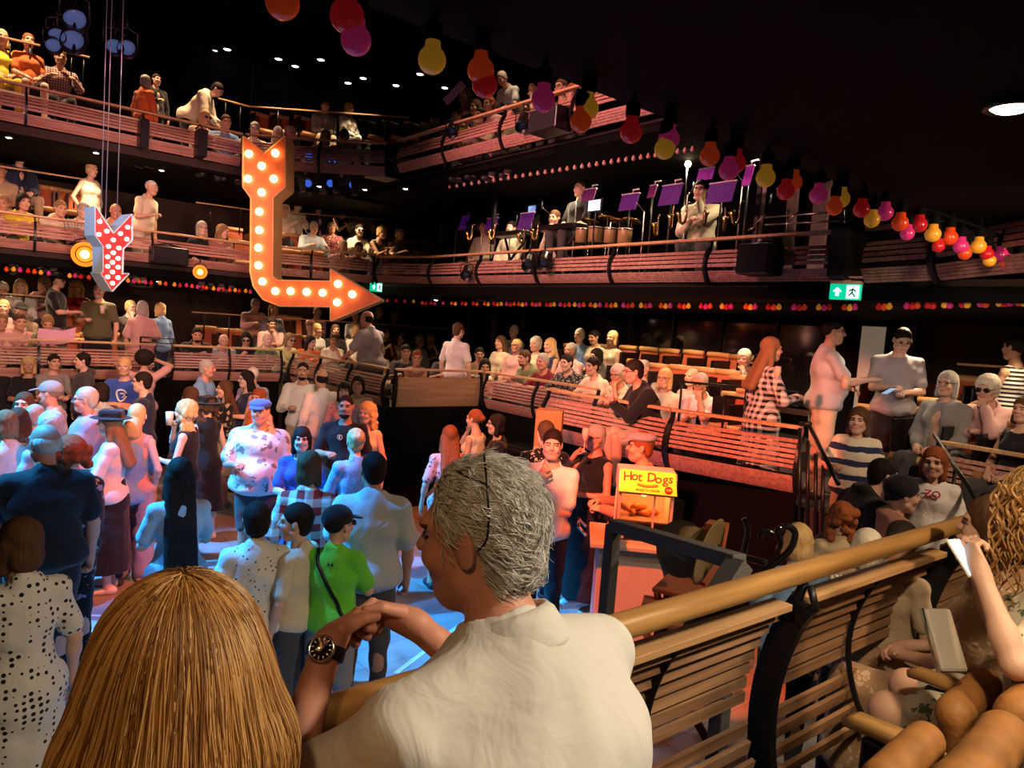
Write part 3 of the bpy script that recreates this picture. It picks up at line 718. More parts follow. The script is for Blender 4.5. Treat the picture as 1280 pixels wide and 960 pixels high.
# pit floor: matt grey-blue stage deck with worn boards and a few tape lines
fm, N, L, P = nt('stage_deck')
tc = N.new('ShaderNodeTexCoord'); br = N.new('ShaderNodeTexBrick'); L.new(tc.outputs['Object'], br.inputs[0])
br.inputs['Color1'].default_value = (.36, .39, .42, 1); br.inputs['Color2'].default_value = (.31, .34, .37, 1); br.inputs['Mortar'].default_value = (.24, .26, .28, 1)
br.inputs['Scale'].default_value = 0.82; br.inputs['Mortar Size'].default_value = .006; br.offset = 0.0
no = N.new('ShaderNodeTexNoise'); no.inputs['Scale'].default_value = 3.5; no.inputs['Detail'].default_value = 8; L.new(tc.outputs['Object'], no.inputs[0])
mx = N.new('ShaderNodeMix'); mx.data_type = 'RGBA'; mx.blend_type = 'MULTIPLY'; mx.inputs[0].default_value = .55
L.new(br.outputs[0], mx.inputs[6]); cr = N.new('ShaderNodeValToRGB'); cr.color_ramp.elements[0].position = .35; cr.color_ramp.elements[0].color = (.45, .45, .45, 1); cr.color_ramp.elements[1].position = .65
L.new(no.outputs[0], cr.inputs[0]); L.new(cr.outputs[0], mx.inputs[7]); L.new(mx.outputs[2], P.inputs['Base Color']); P.inputs['Roughness'].default_value = .45
slab('floor', -6, 12, -4, 18, -.12, 0, fm)
TAPE = mat('tape_white', (.7, .72, .75), .5)
for i, (a, b, w_) in enumerate((((.2, 6.9), (1.9, 5.9), .03), ((.55, 5.9), (1.7, 6.8), .03), ((2.2, 5.6), (3.2, 7.2), .05), ((.9, 4.4), (1.15, 4.9), .05), ((2.6, 4.4), (3.9, 5.1), .04))):
    mb = MB(); mb.bar((a[0], a[1], .002), (b[0], b[1], .002), w_, .003); tag(mb.build('floor_tape', TAPE, fix=False), ['long pale tape line on the blue lit floor behind the polka dot dress', 'short pale tape line crossing the long one on the blue floor', 'wide pale tape strip on the floor by the lilac trousers', 'small pale tape mark on the floor nearest the camera', 'pale tape line on the floor near the green polo shirt'][i], 'tape')

# black shell
slab('wall_left', -6, 12, 17.0, 17.2, 0, 8.4, BLK)
slab('wall_right', 10.2, 10.4, -4, 17, 0, 8.4, BLK)
slab('wall_back', -6, 12, -4.2, -4, 0, 8.4, BLK)
slab('wall_near', -6.2, -6, -4, 17, 0, 8.4, BLK)
slab('ceiling', -6, 12, -4, 17, 8.3, 8.5, BLK)
# stalls level: bases and stepped floors
def terrace(axis, edge, lo, hi, zs, step=0.9, name='floor_terrace'):
    b = MB()
    for i, z in enumerate(zs):
        a0 = edge+.06+i*step; a1 = edge+.06+(i+1)*step if i < len(zs)-1 else (16.95 if axis == 'y' else 10.15)
        if axis == 'y': b.box(((lo+hi)/2, (a0+a1)/2, z/2 if z < 1.9 else z-.06), (hi-lo, a1-a0, z if z < 1.9 else .12))
        else: b.box(((a0+a1)/2, (lo+hi)/2, z/2 if z < 1.9 else z-.06), (a1-a0, hi-lo, z if z < 1.9 else .12))
    return b.build(name, CARPET, kind='structure', fix=False)
terrace('y', 12.2, -5.9, 10.1, (1.02, 1.18, 1.50, 1.50))
terrace('x', 6.25, 3.35, 12.2, (1.02, 1.14, 1.38, 1.38))
slab('floor_corner', 4.7, 6.3, 8.55, 12.2, 0, 1.15, CARPET)
slab('floor_aisle', 5.55, 6.32, 4.35, 6.05, 0, 1.02, CARPET); slab('floor_aisle', 5.8, 6.32, 3.2, 4.35, 0, 1.02, CARPET)
slab('floor_landing', 6.0, 10.1, 2.45, 3.35, 0, 1.2, CARPET)
slab('floor_side', 6.45, 10.1, -3.9, 2.45, 0, 1.1, CARPET)
slab('floor_near', -5.9, 6.45, -3.9, 1.05, .9, 1.08, CARPET)
slab('wall_riser', -3.6, 4.5, 12.22, 12.27, 0, 1.42); slab('wall_riser', 4.58, 4.66, 8.6, 12.2, 0, 1.40); slab('wall_riser', 4.6, 6.2, 8.5, 8.56, 0, 1.42); slab('wall_riser', 6.24, 6.3, 6.1, 8.5, 0, 1.42); slab('wall_riser', 5.76, 5.80, 3.20, 6.16, 0, 1.38); slab('wall_riser', 5.5, 6.3, 6.12, 6.17, 0, 1.4); slab('wall_riser', 6.42, 6.46, -.4, 2.4, 0, 1.33)
slab('wall_under_near', -5.9, 6.4, .95, 1.0, 0, .9, BLK)
for i in range(5): slab('floor_step', 5.55+.0, 6.0, 2.45, 3.3, .0, .24) if i == 0 else slab('floor_step', 5.55-.0+.0+0.09*i, 6.4, 2.5, 3.3, .24*(i-1), .24*i, CARPET)
# upper galleries: soffit slabs and stepped floors
slab('ceiling_soffit_left', -5.9, 10.1, 12.28, 16.95, 3.00, 3.12, BLK)
slab('ceiling_soffit_right', 6.10, 10.1, -3.9, 12.28, 3.06, 3.18, BLK)
slab('ceiling_soffit_near', -5.9, 6.05, -3.9, 2.12, 3.56, 3.74, BLK)
terrace('y', 12.2, -5.9, 10.1, (2.74+.5, 3.28, 3.62, 3.62))
terrace('x', 6.1, -3.9, 12.2, (3.24, 3.30, 3.30))
slab('ceiling_high_left', -5.9, 10.1, 12.28, 16.95, 4.74, 4.86, BLK)
slab('ceiling_high_right', 5.85, 10.1, -3.9, 12.28, 4.80, 4.90, BLK)
terrace('y', 12.2, -5.9, 10.1, (4.90, 5.25, 5.65, 6.1))
terrace('x', 5.8, -3.9, 12.2, (4.95, 5.2, 5.2))
slab('wall_stalls_left', -5.9, 10.1, 16.3, 16.4, 1.2, 3.02, BACK)
slab('wall_circle_left', -5.9, 10.1, 16.3, 16.4, 3.2, 4.74, BACK)
slab('wall_stalls_right', 9.55, 9.65, -3.9, 3.9, 1.1, 3.06, BACK)
slab('wall_stalls_corner', 9.55, 9.65, 9.6, 13.0, 1.1, 3.06, BLK)

def profile(t, amp=.07):           # outward bulge of the curved fronts, t from the top to the bottom
    return amp*(max(0, sin(pi*min(1, t)))**.8)-.02*t*t
def gallery_front(pts, zt, zb, label, out=1, bay=1.25, style='upper', rail='flat', railm=None, group='curved slatted gallery fronts', slm=None, amp=.07, gap=.12):
    """one run of slatted balcony front along the polyline pts; out=+1 bulges to the left of travel"""
    o = empty('gallery_balustrade', (pts[0][0], pts[0][1], zb), 0, label, 'balcony front', group)
    org = Vector((pts[0][0], pts[0][1], zb)); slm = slm or SLAT
    H_ = zt-gap-zb
    for i in range(len(pts)-1):
        a, b = Vector((*pts[i], 0))-Vector((org.x, org.y, 0)), Vector((*pts[i+1], 0))-Vector((org.x, org.y, 0)); d = (b-a); Ln = d.length; d.normalize()
        n = Vector((-d.y, d.x, 0))*out; nb = max(1, round(Ln/bay))
        rb = MB()
        zr = zt-zb
        if rail == 'round': rb.tube([a+Vector((0, 0, zr)), b+Vector((0, 0, zr))], .032, 14)
        else: rb.bar(a+Vector((0, 0, zr-.012))+n*.02, b+Vector((0, 0, zr-.012))+n*.02, .085, .03)
        rb.build('handrail', railm or RAILW, o, bevel=.006)
        for k in range(nb):
            p, q = a+d*(Ln*k/nb), a+d*(Ln*(k+1)/nb)
            sb = MB(); sl = .018
            if style == 'upper': rows = [(j*.047, .034) for j in range(int((H_*.60)/.047))]; low = (H_*.66, H_)
            elif style == 'stalls': rows = [(j*.043, .028) for j in range(int((H_*.62)/.043))]; low = (H_*.66, H_)
            elif style == 'near': rows = [(.03+j*.058, .036) for j in range(int(H_/.058))]; low = None
            else: rows = []; low = (0, H_)
            def pos(z): return n*profile(z/H_, amp)+Vector((0, 0, zt-zb-gap-z))
            for z, hgt in rows:
                c0, c1 = pos(z), pos(z+hgt); m0 = p+d*sl; m1 = q-d*sl; th = n*.016
                vs = [m0+c0, m1+c0, m1+c1, m0+c1]; vs += [v-th for v in vs]
                sb.add(vs, [(0, 1, 2, 3), (7, 6, 5, 4), (0, 4, 5, 1), (1, 5, 6, 2), (2, 6, 7, 3), (3, 7, 4, 0)])
            sb.build('slat_panel', slm, o)
            if low:
                lb = MB(); st = 6 if style != 'upper' else 5
                for j in range(st):
                    z0 = low[0]+(low[1]-low[0])*j/st; z1 = low[0]+(low[1]-low[0])*(j+1)/st-(.004 if style == 'upper' else 0)
                    c0, c1 = pos(z0), pos(z1); m0 = p+d*sl; m1 = q-d*sl; th = n*.02
                    vs = [m0+c0, m1+c0, m1+c1, m0+c1]; vs += [v-th for v in vs]
                    lb.add(vs, [(0, 1, 2, 3), (7, 6, 5, 4), (0, 4, 5, 1), (1, 5, 6, 2), (2, 6, 7, 3), (3, 7, 4, 0)])
                lb.build('lower_board', slm, o)
                kb = MB(); kb.bar(p+Vector((0, 0, (H_-low[0])*.5))-n*.05, q+Vector((0, 0, (H_-low[0])*.5))-n*.05, .01, (H_-low[0])); kb.build('backing_board', BLK, o)
        for k in range(nb+1):
            p = a+d*(Ln*k/nb); kb = MB(); prev = None
            for j in range(11):
                t = j/10; c = p+n*(profile(t, amp)+.014)+Vector((0, 0, zt-zb-gap+.02-t*(H_+.03)))
                if prev is not None: kb.bar(prev, c, .028, .045, up=tuple(n))
                prev = c
            kb.bar(p+Vector((0, 0, zt-zb-.02)), p+n*(.02)+Vector((0, 0, zt-zb-gap-.02)), .028, .04, up=tuple(n))
            kb.build('bracket', BLKM, o)
    return o
# stalls level fronts
gallery_front([(-3.6, 12.2), (2.5, 12.2)], 1.95, 1.38, 'far slatted stalls front under the two arrow signs, left of the stair gap', -1, style='stalls', bay=1.5)
gallery_front([(2.75, 12.2), (4.5, 12.2)], 1.95, 1.38, 'short far stalls front right of the blonde woman in the blue shirt', -1, style='stalls', bay=1.0)
gallery_front([(4.5, 11.6), (4.66, 8.6)], 1.95, 1.38, 'slatted return of the stalls front behind the bearded man in a white shirt', -1, style='stalls', bay=1.0)
o = gallery_front([(4.72, 8.5), (6.15, 8.5)], 1.95, 1.38, 'flat pale laminated wood panel of the stalls front at the inner corner', -1, style='panel', bay=1.5, slm=PALE, group=None, amp=.02)
gallery_front([(6.2, 8.4), (6.25, 6.15)], 1.95, 1.40, 'stalls front right of the pale panel with the maroon shirt leaning over', -1, style='stalls', bay=1.15)
gallery_front([(5.44, 6.15), (5.46, 4.35), (5.74, 3.18)], 1.95, 1.36, 'red lit stalls front behind the drinking woman and the hot dog cart', -1, style='stalls', bay=1.3, amp=.09)
gallery_front([(6.55, 2.4), (6.35, -.4)], 1.93, 1.30, 'slatted front beside the stairs below the two seated old women', -1, style='stalls', bay=1.3)
# circle and upper circle
gallery_front([(-3.6, 12.2), (3.9, 12.2)], 3.69, 3.20, 'middle gallery front on the far left behind the small red arrow', -1, bay=1.55)
gallery_front([(3.95, 12.15), (4.75, 11.65), (5.65, 11.15)], 3.69, 3.20, 'middle gallery front across the far corner below the seated sun hat', -1, bay=1.0)
gallery_front([(5.7, 11.1), (6.05, 9.9), (6.05, 3.2)], 3.66, 3.22, 'long middle gallery front below the band and its purple stands', -1, bay=1.25)
gallery_front([(6.02, 2.95), (5.85, 2.3), (5.3, 1.5)], 3.66, 3.20, 'middle gallery front bending past the green exit sign under the bulbs', -1, bay=1.0)
gallery_front([(-3.6, 12.2), (3.68, 12.2)], 5.44, 4.91, 'top gallery front on the far left below the woman in orange', -1, bay=1.45)
gallery_front([(3.74, 12.15), (4.7, 11.4), (5.5, 10.6)], 5.44, 4.91, 'top gallery front across the far corner above the blue stage lamps', -1, bay=1.05)
gallery_front([(5.55, 10.3), (5.75, 2.3)], 5.44, 4.93, 'top gallery front on the right above the band', -1, bay=1.35)
# near rail right in front of the camera
NEARSL = wood('dark_honey_slats', (.17, .085, .045), (.42, .24, .13), 0, .42, 4)
nf = empty('gallery_balustrade', (-1.6, 1.12, 1.0), 0, 'near gallery front with the thick golden round handrail', 'balcony front')
def nearpart(): return MB()
r_ = MB(); r_.tube([(0, 0, .885), (5.6, 0, .915)], .034, 18); r_.build('handrail', OAK, nf)
for k, (x0, x1) in enumerate(((0, 1.25), (1.3, 2.55), (2.6, 3.70), (3.76, 4.9), (4.95, 5.6))):
    b = MB(); b.box(((x0+x1)/2, .035, .795), (x1-x0-.05, .07, .022)); b.build('capping_board', RAILW, nf, bevel=.003)
    b = MB()
    for j in range(12):
        z = .755-.052*j; t = (j+.5)/12; y = .03+.11*sin(pi*min(1, t*1.0))**.8
        if j == 7: continue
        b.box(((x0+x1)/2, y, z), (x1-x0-.05, .016, .036 if j < 8 else .044), M=Matrix.Rotation(.5*(t-.5), 3, 'X'))
    b.build('slat_panel', NEARSL, nf)
for i, x in enumerate((1.27, 2.575, 3.73, 4.92)):
    b = MB(); prev = None
    for j in range(15):
        t = j/14; c = Vector((x, -.005+.10*sin(pi*t)**.8, .80-t*.80)); 
        if prev is not None: b.bar(prev, c, .035, .085, up=(0, 1, 0))
        prev = c
    b.tube([(x, .03, .74), (x, .015, .82), (x, 0, .87)], [.026, .018, .014], 8); b.tube([(x, .03, .74), (x, -.045, .80), (x, -.02, .865)], [.02, .014, .012], 8)
    b.build('bracket', BLKM, nf)
for x in (.62, 1.95, 3.15, 4.33):
    b = MB(); b.tube([(x, .045+.10*sin(pi*j/10)**.8-.03, .79-.058*j) for j in range(11)], .011, 6); b.build('thin_bracket', BLKM, nf)
tag(nf)

# handrails between seat rows
def rail(name, a, b, r, m, label, posts=0, zfloor=None, group=None, pm=None):
    o = empty(name, tuple(a), 0, label, 'handrail', group); a0 = Vector(a)
    q = MB(); q.bar((0, 0, 0), Vector(b)-a0, r*2.2, r*1.1); q.build('rail_bar', m, o, bevel=.004)
    for i in range(posts):
        p = (Vector(b)-a0)*((i+.5)/posts); q = MB(); q.tube([p, p-Vector((0, 0, zfloor or .5))], .012, 6); q.build('post', pm or BLKM, o)
    return o
def prail(p0, p1, plane, val, label, posts=2, zf=.5, r=.022, m=None):
    f = at_y if plane == 'y' else at_x
    return rail('row_handrail', f(*p0, val), f(*p1, val), r, m or RAILW, label, posts, zf, 'pale handrails in front of the rear seat rows')
prail((-60, 362), (58, 371), 'y', 14.1, 'pale rail crossing the blonde woman in the rear far left stalls')
prail((240, 390), (302, 394), 'y', 14.1, 'pale rail above the bald man and the man in black, far stalls')
prail((302, 394), (560, 411), 'y', 14.1, 'long pale rail crossing the rear far stalls row under the big arrow', 4)
prail((0, 208), (122, 227), 'y', 14.1, 'pale rail in front of the red seats at the far left of the middle gallery')
prail((245, 253), (318, 263), 'y', 14.1, 'short pale rail left of the big arrow shaft in the middle gallery')
prail((352, 265), (546, 280), 'y', 14.1, 'pale rail in front of the couple with the sun hat', 3)
prail((0, 46), (50, 57), 'y', 13.6, 'pale rail crossing the person in orange at the top left')
prail((82, 65), (112, 72), 'y', 13.6, 'short pale rail beside the checked shirt at the top left')
prail((273, 123), (310, 133), 'y', 13.9, 'thin pale rail right of the person bending in the top gallery')
prail((310, 133), (512, 147), 'y', 13.9, 'long thin rail in front of the top gallery orange seats', 3)
prail((1197, 455), (1330, 463), 'x', 8.2, 'bright rail behind the two old women on the right', 2)

# doors and windows behind the right hand stalls
GLASS = mat('dark_glass', (.010, .010, .012), .08, spec=.9)
wn = empty('window_1', (9.5, 3.9, 1.3)); wn['kind'] = 'structure'
for k in range(6):
    b = MB(); b.box((0, .47+k*.95, 1.08), (.03, .90, 1.15)); b.build('pane', GLASS, wn)
    b = MB(); b.box((-.02, k*.95, 1.05), (.07, .04, 1.4)); b.build('mullion', BLKM, wn)
b = MB(); b.box((0, 2.85, .42), (.12, 5.7, .08)); b.build('sill', mat('dark_sill', (.05, .035, .03), .4), wn)
slab('wall_stalls_right_low', 9.5, 9.6, 3.9, 9.6, 1.1, 1.75, BLK)
def door(name, cx, cy, z, w, h, m, glass=None, along='y'):
    o = empty(name, (cx, cy, z)); o['kind'] = 'structure'
    b = MB(); b.box((0, 0, h/2), (.05, w, h)); b.build('leaf', m, o, bevel=.004)
    b = MB()
    for s in (-1, 1): b.box((-.01, s*(w/2+.03), h/2), (.09, .06, h+.06))
    b.box((-.01, 0, h+.03), (.09, w+.12, .06)); b.build('door_frame', BACK, o)
    if glass: b = MB(); b.box((-.03, 0, h*.62), (.02, w*.32, h*.58)); b.build('vision_panel', glass, o)
    b = MB(); b.tube([(-.04, w*.36, h*.42), (-.08, w*.36, h*.42), (-.08, w*.36, h*.58), (-.04, w*.36, h*.58)], .01, 6); b.build('handle', BLKM, o)
dp = at_x(1083, 500, 9.4); door('door_1', 9.42, dp[1], 1.2, .95, 1.95, BLK, mat('frosted_glass_lit', (.50, .44, .36), .35, emit=(1, .8, .6), es=.12))
slab('wall_pier', 9.2, 9.5, 1.95, 2.35, 1.1, 3.06, mat('brown_pier', (.10, .05, .04), .8, bump=.2, bs=60))
for i, (px0, c) in enumerate(((560, 0), (600, 0), (635, 0))):
    q = at_y(px0, 420, 13.2) if i == 0 else at_x(px0, 420, 9.4)
    if i: door('door_%d' % (i+1), 9.42, q[1], 1.38, .9, 1.6, BLK)

# ---------------------------------------------------------------- upper gallery doors behind the band
GREYP = mat('grey_green_panel', (.11, .105, .075), .6, var=.3)
wb = empty('window_2', (8.6, 3.4, 3.3)); wb['kind'] = 'structure'
for k, (px0, px1) in enumerate(((556, 563), (572, 586), (590, 612), (668, 676), (985, 1000), (1018, 1040))):
    a, b_ = at_x(px0, 250, 8.6), at_x(px1, 250, 8.6); y0, y1 = sorted((a[1], b_[1]))
    b = MB(); b.box((0, (y0+y1)/2-3.4, .75), (.04, y1-y0, 1.35)); b.build('pane', GREYP, wb)
    b = MB(); b.box((-.03, y0-3.4, .75), (.05, .03, 1.4)); b.build('mullion', mat('pale_mullion', (.18, .16, .12), .5), wb)
slab('wall_band_back', 8.7, 8.8, -3.9, 12.2, 3.2, 4.8, BLK)
# ---------------------------------------------------------------- seats
SEATR = mat('orange_red_seat_fabric', (.40, .095, .035), .8, var=.15, bump=.2, bs=150)
SEATT = mat('tan_leather', (.56, .30, .12), .5, var=.12, bump=.08, bs=40)
def make_seat(label, group, z=0):
    o = empty('theatre_seat', (0, 0, 0), 0, label, 'seat', group)       # faces +X
    b = MB(); b.prism([(-.195, 0), (.195, 0), (.185, .36), (-.185, .36)], (-.20, 0, .46), (0, 1, 0), (-.12, 0, 1), (-.06, 0, 0)); b.build('backrest', SEATR, o, bevel=.015)
    b = MB(); b.tube([(-.245, -.19, .835), (-.25, 0, .84), (-.245, .19, .835)], .040, 12); b.build('headroll', SEATT, o)
    b = MB(); b.box((.02, 0, .42), (.44, .39, .09)); b.build('seat_pad', SEATR, o, bevel=.02)
    b = MB(); b.tube([(.235, -.185, .43), (.235, .185, .43)], .042, 10); b.build('front_roll', SEATT, o)
    for s in (-1, 1): b = MB(); b.box((-.06, s*.215, .38), (.46, .02, .76)); b.build('side_frame', BLKM, o)
    return o
_seat = None
def seat(px, py, plane, val, face, label, group, zrel=.86):
    """top of the headroll seen at the pixel"""
    global _seat
    p = (at_y if plane == 'y' else at_x)(px, py, val)
    if _seat is None: _seat = make_seat(label, group); o = _seat
    else: o = copy_tree(_seat)
    o.location = (p[0], p[1], p[2]-zrel); o.rotation_euler = (0, 0, radians(face)); tag(o, label, 'seat', group); return o
G = 'orange theatre seats'
rows = []
for i, px in enumerate((85, 119, 152)): seat(px, 418, 'y', 13.4, -90, 'orange seat %s in the front far left stalls' % ('beside the pink paper', 'in the middle of the empty three', 'nearest the man in the grey shirt')[i], G)
for i, (px, py) in enumerate(((97, 380), (95, 392))): seat(px, py, 'y', 14.3-.5*i, -90, ('orange seat behind the man in the olive T-shirt', 'orange seat between the black T-shirt and the olive T-shirt')[i], G)
for i, (px, py) in enumerate(((262, 409), (284, 412), (309, 413), (327, 416), (372, 419))): seat(px, py, 'y', 14.3, -90, 'orange seat %s' % ('just right of the man in black, far stalls', 'behind the bald man in the far stalls', 'behind the person with dark glasses, far stalls', 'left of the man with a hand at his head', 'right of the yellow top, far stalls')[i], G)
for i, (px, py) in enumerate(((355, 394), (372, 396), (508, 405), (528, 408))): seat(px, py, 'y', 15.3, -90, 'orange seat in the last far stalls row %s' % ('beside the light blue blouse', 'beside the pink blouse', 'right of the floral dark dress', 'nearest the dark doors')[i], G)
for i, (px, py) in enumerate(((48, 229), (66, 232), (90, 236))): seat(px, py, 'y', 14.8, -90, 'red seat behind the far left middle gallery rail %s' % ('beside the man in the navy jacket', 'in the middle of three', 'beside the blonde in the white suit')[i], G)
for i, (px, py) in enumerate(((296, 284), (304, 300), (372, 292), (371, 312), (398, 313), (484, 277), (508, 279), (534, 281), (462, 298), (518, 301), (540, 303), (486, 316), (512, 316), (532, 313))):
    seat(px, py, 'y', 14.7 if py < 285 else 13.7 if py < 304 else 12.8, -90, 'orange seat in the middle gallery corner %s' % ('left of the big arrow shaft', 'low and left of the big arrow shaft', 'right of the arrow shaft, behind the grey shirt', 'front row right of the arrow shaft', 'front row below the grey shirt', 'rear row beside the white-haired man', 'rear row, middle of the empty three', 'rear row nearest the band', 'beside the woman with short white hair', 'right of the woman with short white hair', 'second row nearest the band', 'front row right of the pink shirts', 'front row, one from the band', 'front row nearest the band')[i], G)
for i, (px, py) in enumerate(((330, 139), (355, 141), (385, 144), (466, 149), (494, 150), (522, 152), (545, 152), (556, 147))):
    seat(px, py, 'y', 14.4 if i < 6 else 13.4, -90, 'orange seat of the top gallery %s' % ('first right of the tall orange arrow', 'second right of the tall orange arrow', 'beside the man with his leg out', 'right of the blonde woman sitting', 'third from the corner', 'second from the corner', 'at the corner', 'just past the corner')[i], G)
for i, (px, py) in enumerate(((702, 430), (747, 431), (773, 432), (799, 434), (825, 436), (855, 438), (886, 441), (915, 444))):
    seat(px, py, 'x', 8.75, 180, 'orange seat, rear right stalls, %s' % ('behind the blonde woman in navy', 'right of the blonde woman in the patterned blouse', 'second from the patterned blouse', 'third from the patterned blouse', 'in the middle of the empty seats', 'second from the old woman with white hair', 'next to the old woman with white hair', 'behind the old woman with white hair')[i], G)
for i, (px, py) in enumerate(((624, 459), (642, 458), (699, 451), (783, 450), (809, 455), (837, 457), (867, 460), (896, 463), (915, 470))):
    seat(px, py, 'x', 7.8, 180, 'orange seat in the middle right stalls row %s' % ('beside the woman in the cream blouse', 'below the pink shirt', 'behind the maroon shirt', 'above the black shirt man', 'touching the black shirt man', 'above the blonde woman in cream', 'behind the old man with a beard', 'right of the old man with a beard', 'next to the gingham dress')[i], G)
for i, (px, py) in enumerate(((905, 492), (925, 487), (826, 507))):
    seat(px, py, 'x', 6.9, 180, 'orange seat near the stairs %s' % ('behind the pram', 'next to the gingham dress, lower', 'below the cream cardigan')[i], G)
# seats right of the stairs, seen from behind
for i, (px, py) in enumerate(((1160, 522), (1225, 532), (1270, 541), (1160, 508), (1245, 480), (1195, 478), (1110, 470))):
    seat(px, py, 'x', (6.9, 6.8, 6.75, 7.4, 8.0, 8.0, 8.3)[i], 180, 'tan topped seat right of the stairs %s' % ('in front of the grey cardigan', 'in front of the pink jacket', 'at the right frame edge, front row', 'under the grey cardigan elbow', 'behind the white-haired woman in pink', 'between the two old women', 'behind the young man with the phone')[i], G, .80)

# big near seats at the lower right: tan leather tub seats seen from behind
BROWN = mat('tan_brown_leather', (.30, .125, .032), .6, var=.75, bump=.3, bs=45, spec=.35)
def big_seat(loc, face, label):
    o = empty('tip_up_seat', loc, radians(face), label, 'seat', 'tan tip-up seats', .90)       # faces +X, origin on the floor
    Rb = Ry(-.16); K_ = sdf_mesh([rbox((-.20, 0, .66), (.042, .235, .20), Rb, .040, .02), cone((-.225, -.17, .82), (-.225, .17, .82), .050, .050, .05), cone((-.195, -.19, .55), (-.215, -.20, .80), .045, .05, .04), cone((-.195, .19, .55), (-.215, .20, .80), .045, .05, .04)], .009)
    link('backrest', mesh_np('backrest', [K_]), BROWN, o)
    Rp = Ry(.20); K_ = sdf_mesh([rbox((-.085, 0, .585), (.034, .20, .17), Rp, .033, .02), cone((-.055, -.15, .735), (-.055, .15, .735), .042, .042, .05)], .009)
    link('seat_pad', mesh_np('seat_pad', [K_]), BROWN, o)
    for s in (-1, 1):
        b = MB(); b.tube([(-.10, s*.262, .63), (.0, s*.265, .645), (.16, s*.265, .64), (.20, s*.265, .625)], [.016, .026, .026, .014], 14); b.build('armrest', OAK, o)
        b = MB(); b.box((.0, s*.265, .30), (.28, .03, .62)); b.build('side_frame', BLKM, o, bevel=.01)
    return o

# ---------------------------------------------------------------- festoon bulbs
BC = dict(y=('yellow', (.80, .36, .030)), o=('orange', (.70, .062, .010)), r=('red', (.50, .012, .018)), p=('pink', (.58, .030, .17)))
_bm = {}
def bulbmat(c, far=False):
    k = (c, far)
    if k not in _bm:
        m = mat('bulb_%s' % BC[c][0], BC[c][1], .22, emit=BC[c][1], es=.13 if not far else .20, var=.03, spec=.6); _bm[k] = m
    return _bm[k]
def make_bulb(R, c, far=False, n=20):
    b = MB(); b.lathe([(.0003, -R)]+[(R*sin(a), -R*cos(a)) for a in [pi*j/10 for j in range(1, 8)]]+[(R*.62, R*.78), (R*.56, R*1.0), (R*.54, R*1.35)], n=n); me = b.mesh('bulb_glass')
    return me
_BG = make_bulb(.0525, 'y'); _bb = MB(); _bb.lathe([(.030, .068), (.034, .075), (.034, .13), (.012, .145), (.006, .20)], n=14); _BB = _bb.mesh('bulb_socket')
_BF = make_bulb(.045, 'y', n=10)
def bulb(p, c, label, s=1.0):
    o = empty('festoon_bulb', tuple(p), 0, label, 'light bulb', 'coloured bulbs along the near ceiling edge', s)
    link('glass_globe', _BG, bulbmat(c), o); link('socket', _BB, BLK, o); return o
near = [(353, 3, 42, 'o', 'cut by the top edge of the picture'), (434, 20, 43, 'r', 'the larger of the overlapping pair left of the yellow one'), (445, 50, 38, 'p', 'hanging lowest in front of the red one at the top left'),
 (540, 75, 35, 'y', 'alone, the largest yellow globe'), (601, 88, 34, 'o', 'over the red one beside the leaning man'), (606, 106, 32, 'r', 'half hidden under the orange one'),
 (679, 125, 30, 'p', 'alone in front of the top gallery'), (734, 136, 29, 'y', 'in front of an orange one'), (726, 152, 27, 'o', 'behind the yellow one, right of the lone pink'), (789, 165, 28, 'r', 'alone, above the left band stands'),
 (836, 174, 27, 'p', 'over a yellow one'), (831, 186, 26, 'y', 'tucked under the pink one'), (887, 195, 25, 'o', 'just left of the overlapping red and pink pair'), (919, 204, 26, 'r', 'over the pink one by the headphones player'), (911, 213, 25, 'p', 'under the red one by the headphones player'),
 (957, 222, 24, 'y', 'by the band window frame'), (991, 228, 23, 'o', 'over the red one right of the band'), (982, 239, 22, 'r', 'under the orange one right of the band'), (1023, 244, 22, 'p', 'left of the yellow over orange pair'), (1051, 249, 22, 'y', 'over an orange one near the gallery railing'), (1043, 259, 20, 'o', 'peeping from under the yellow near the gallery railing'),
 (1077, 262, 20, 'r', 'left of the yellow and pink pair'), (1090, 275, 19, 'y', 'between red and pink, hanging lower'), (1106, 266, 20, 'p', 'right of the low yellow'), (1125, 279, 20, 'o', 'right of the pink by the post'), (1134, 292, 17, 'p', 'hanging low between orange and red'), (1149, 281, 19, 'r', 'left of the lone yellow over the slats'),
 (1166, 293, 19, 'y', 'over the curved slats'), (1173, 308, 15, 'r', 'below the yellow over the curved slats'), (1187, 297, 19, 'o', 'right of the yellow over the curved slats'), (1201, 308, 18, 'p', 'right of that orange'), (1206, 317, 16, 'o', 'half hidden below the pink'),
 (1223, 308, 18, 'y', 'last clear yellow before the right edge'), (1234, 318, 16, 'r', 'right below the last clear yellow'), (1237, 326, 15, 'y', 'behind the last red'), (1251, 319, 17, 'p', 'near the right edge, upper'), (1258, 328, 16, 'o', 'near the right edge, middle'), (1262, 335, 14, 'p', 'near the right edge, lowest'), (1275, 331, 17, 'r', 'touching the right edge')]
for px, py, d, c, w_ in near:
    # diameter .105 m: distance from its size along the ceiling edge line
    p = at_y(px, py, 2.02) if px < 1140 else at_depth(px, py, 4.55+(px-1140)*.0012)
    dep = float((p-CAM0) @ CF); bulb(p, c, '%s festoon bulb %s' % (BC[c][0], w_), max(.5, d*dep/F_PX/.105))
def farbulb(p, c, label, group, s=1.0, par=None):
    o = link('festoon_bulb', _BF, bulbmat(c, True)); o.location = tuple(p); o.scale = (s, s, s); tag(o, label, 'light bulb', group)
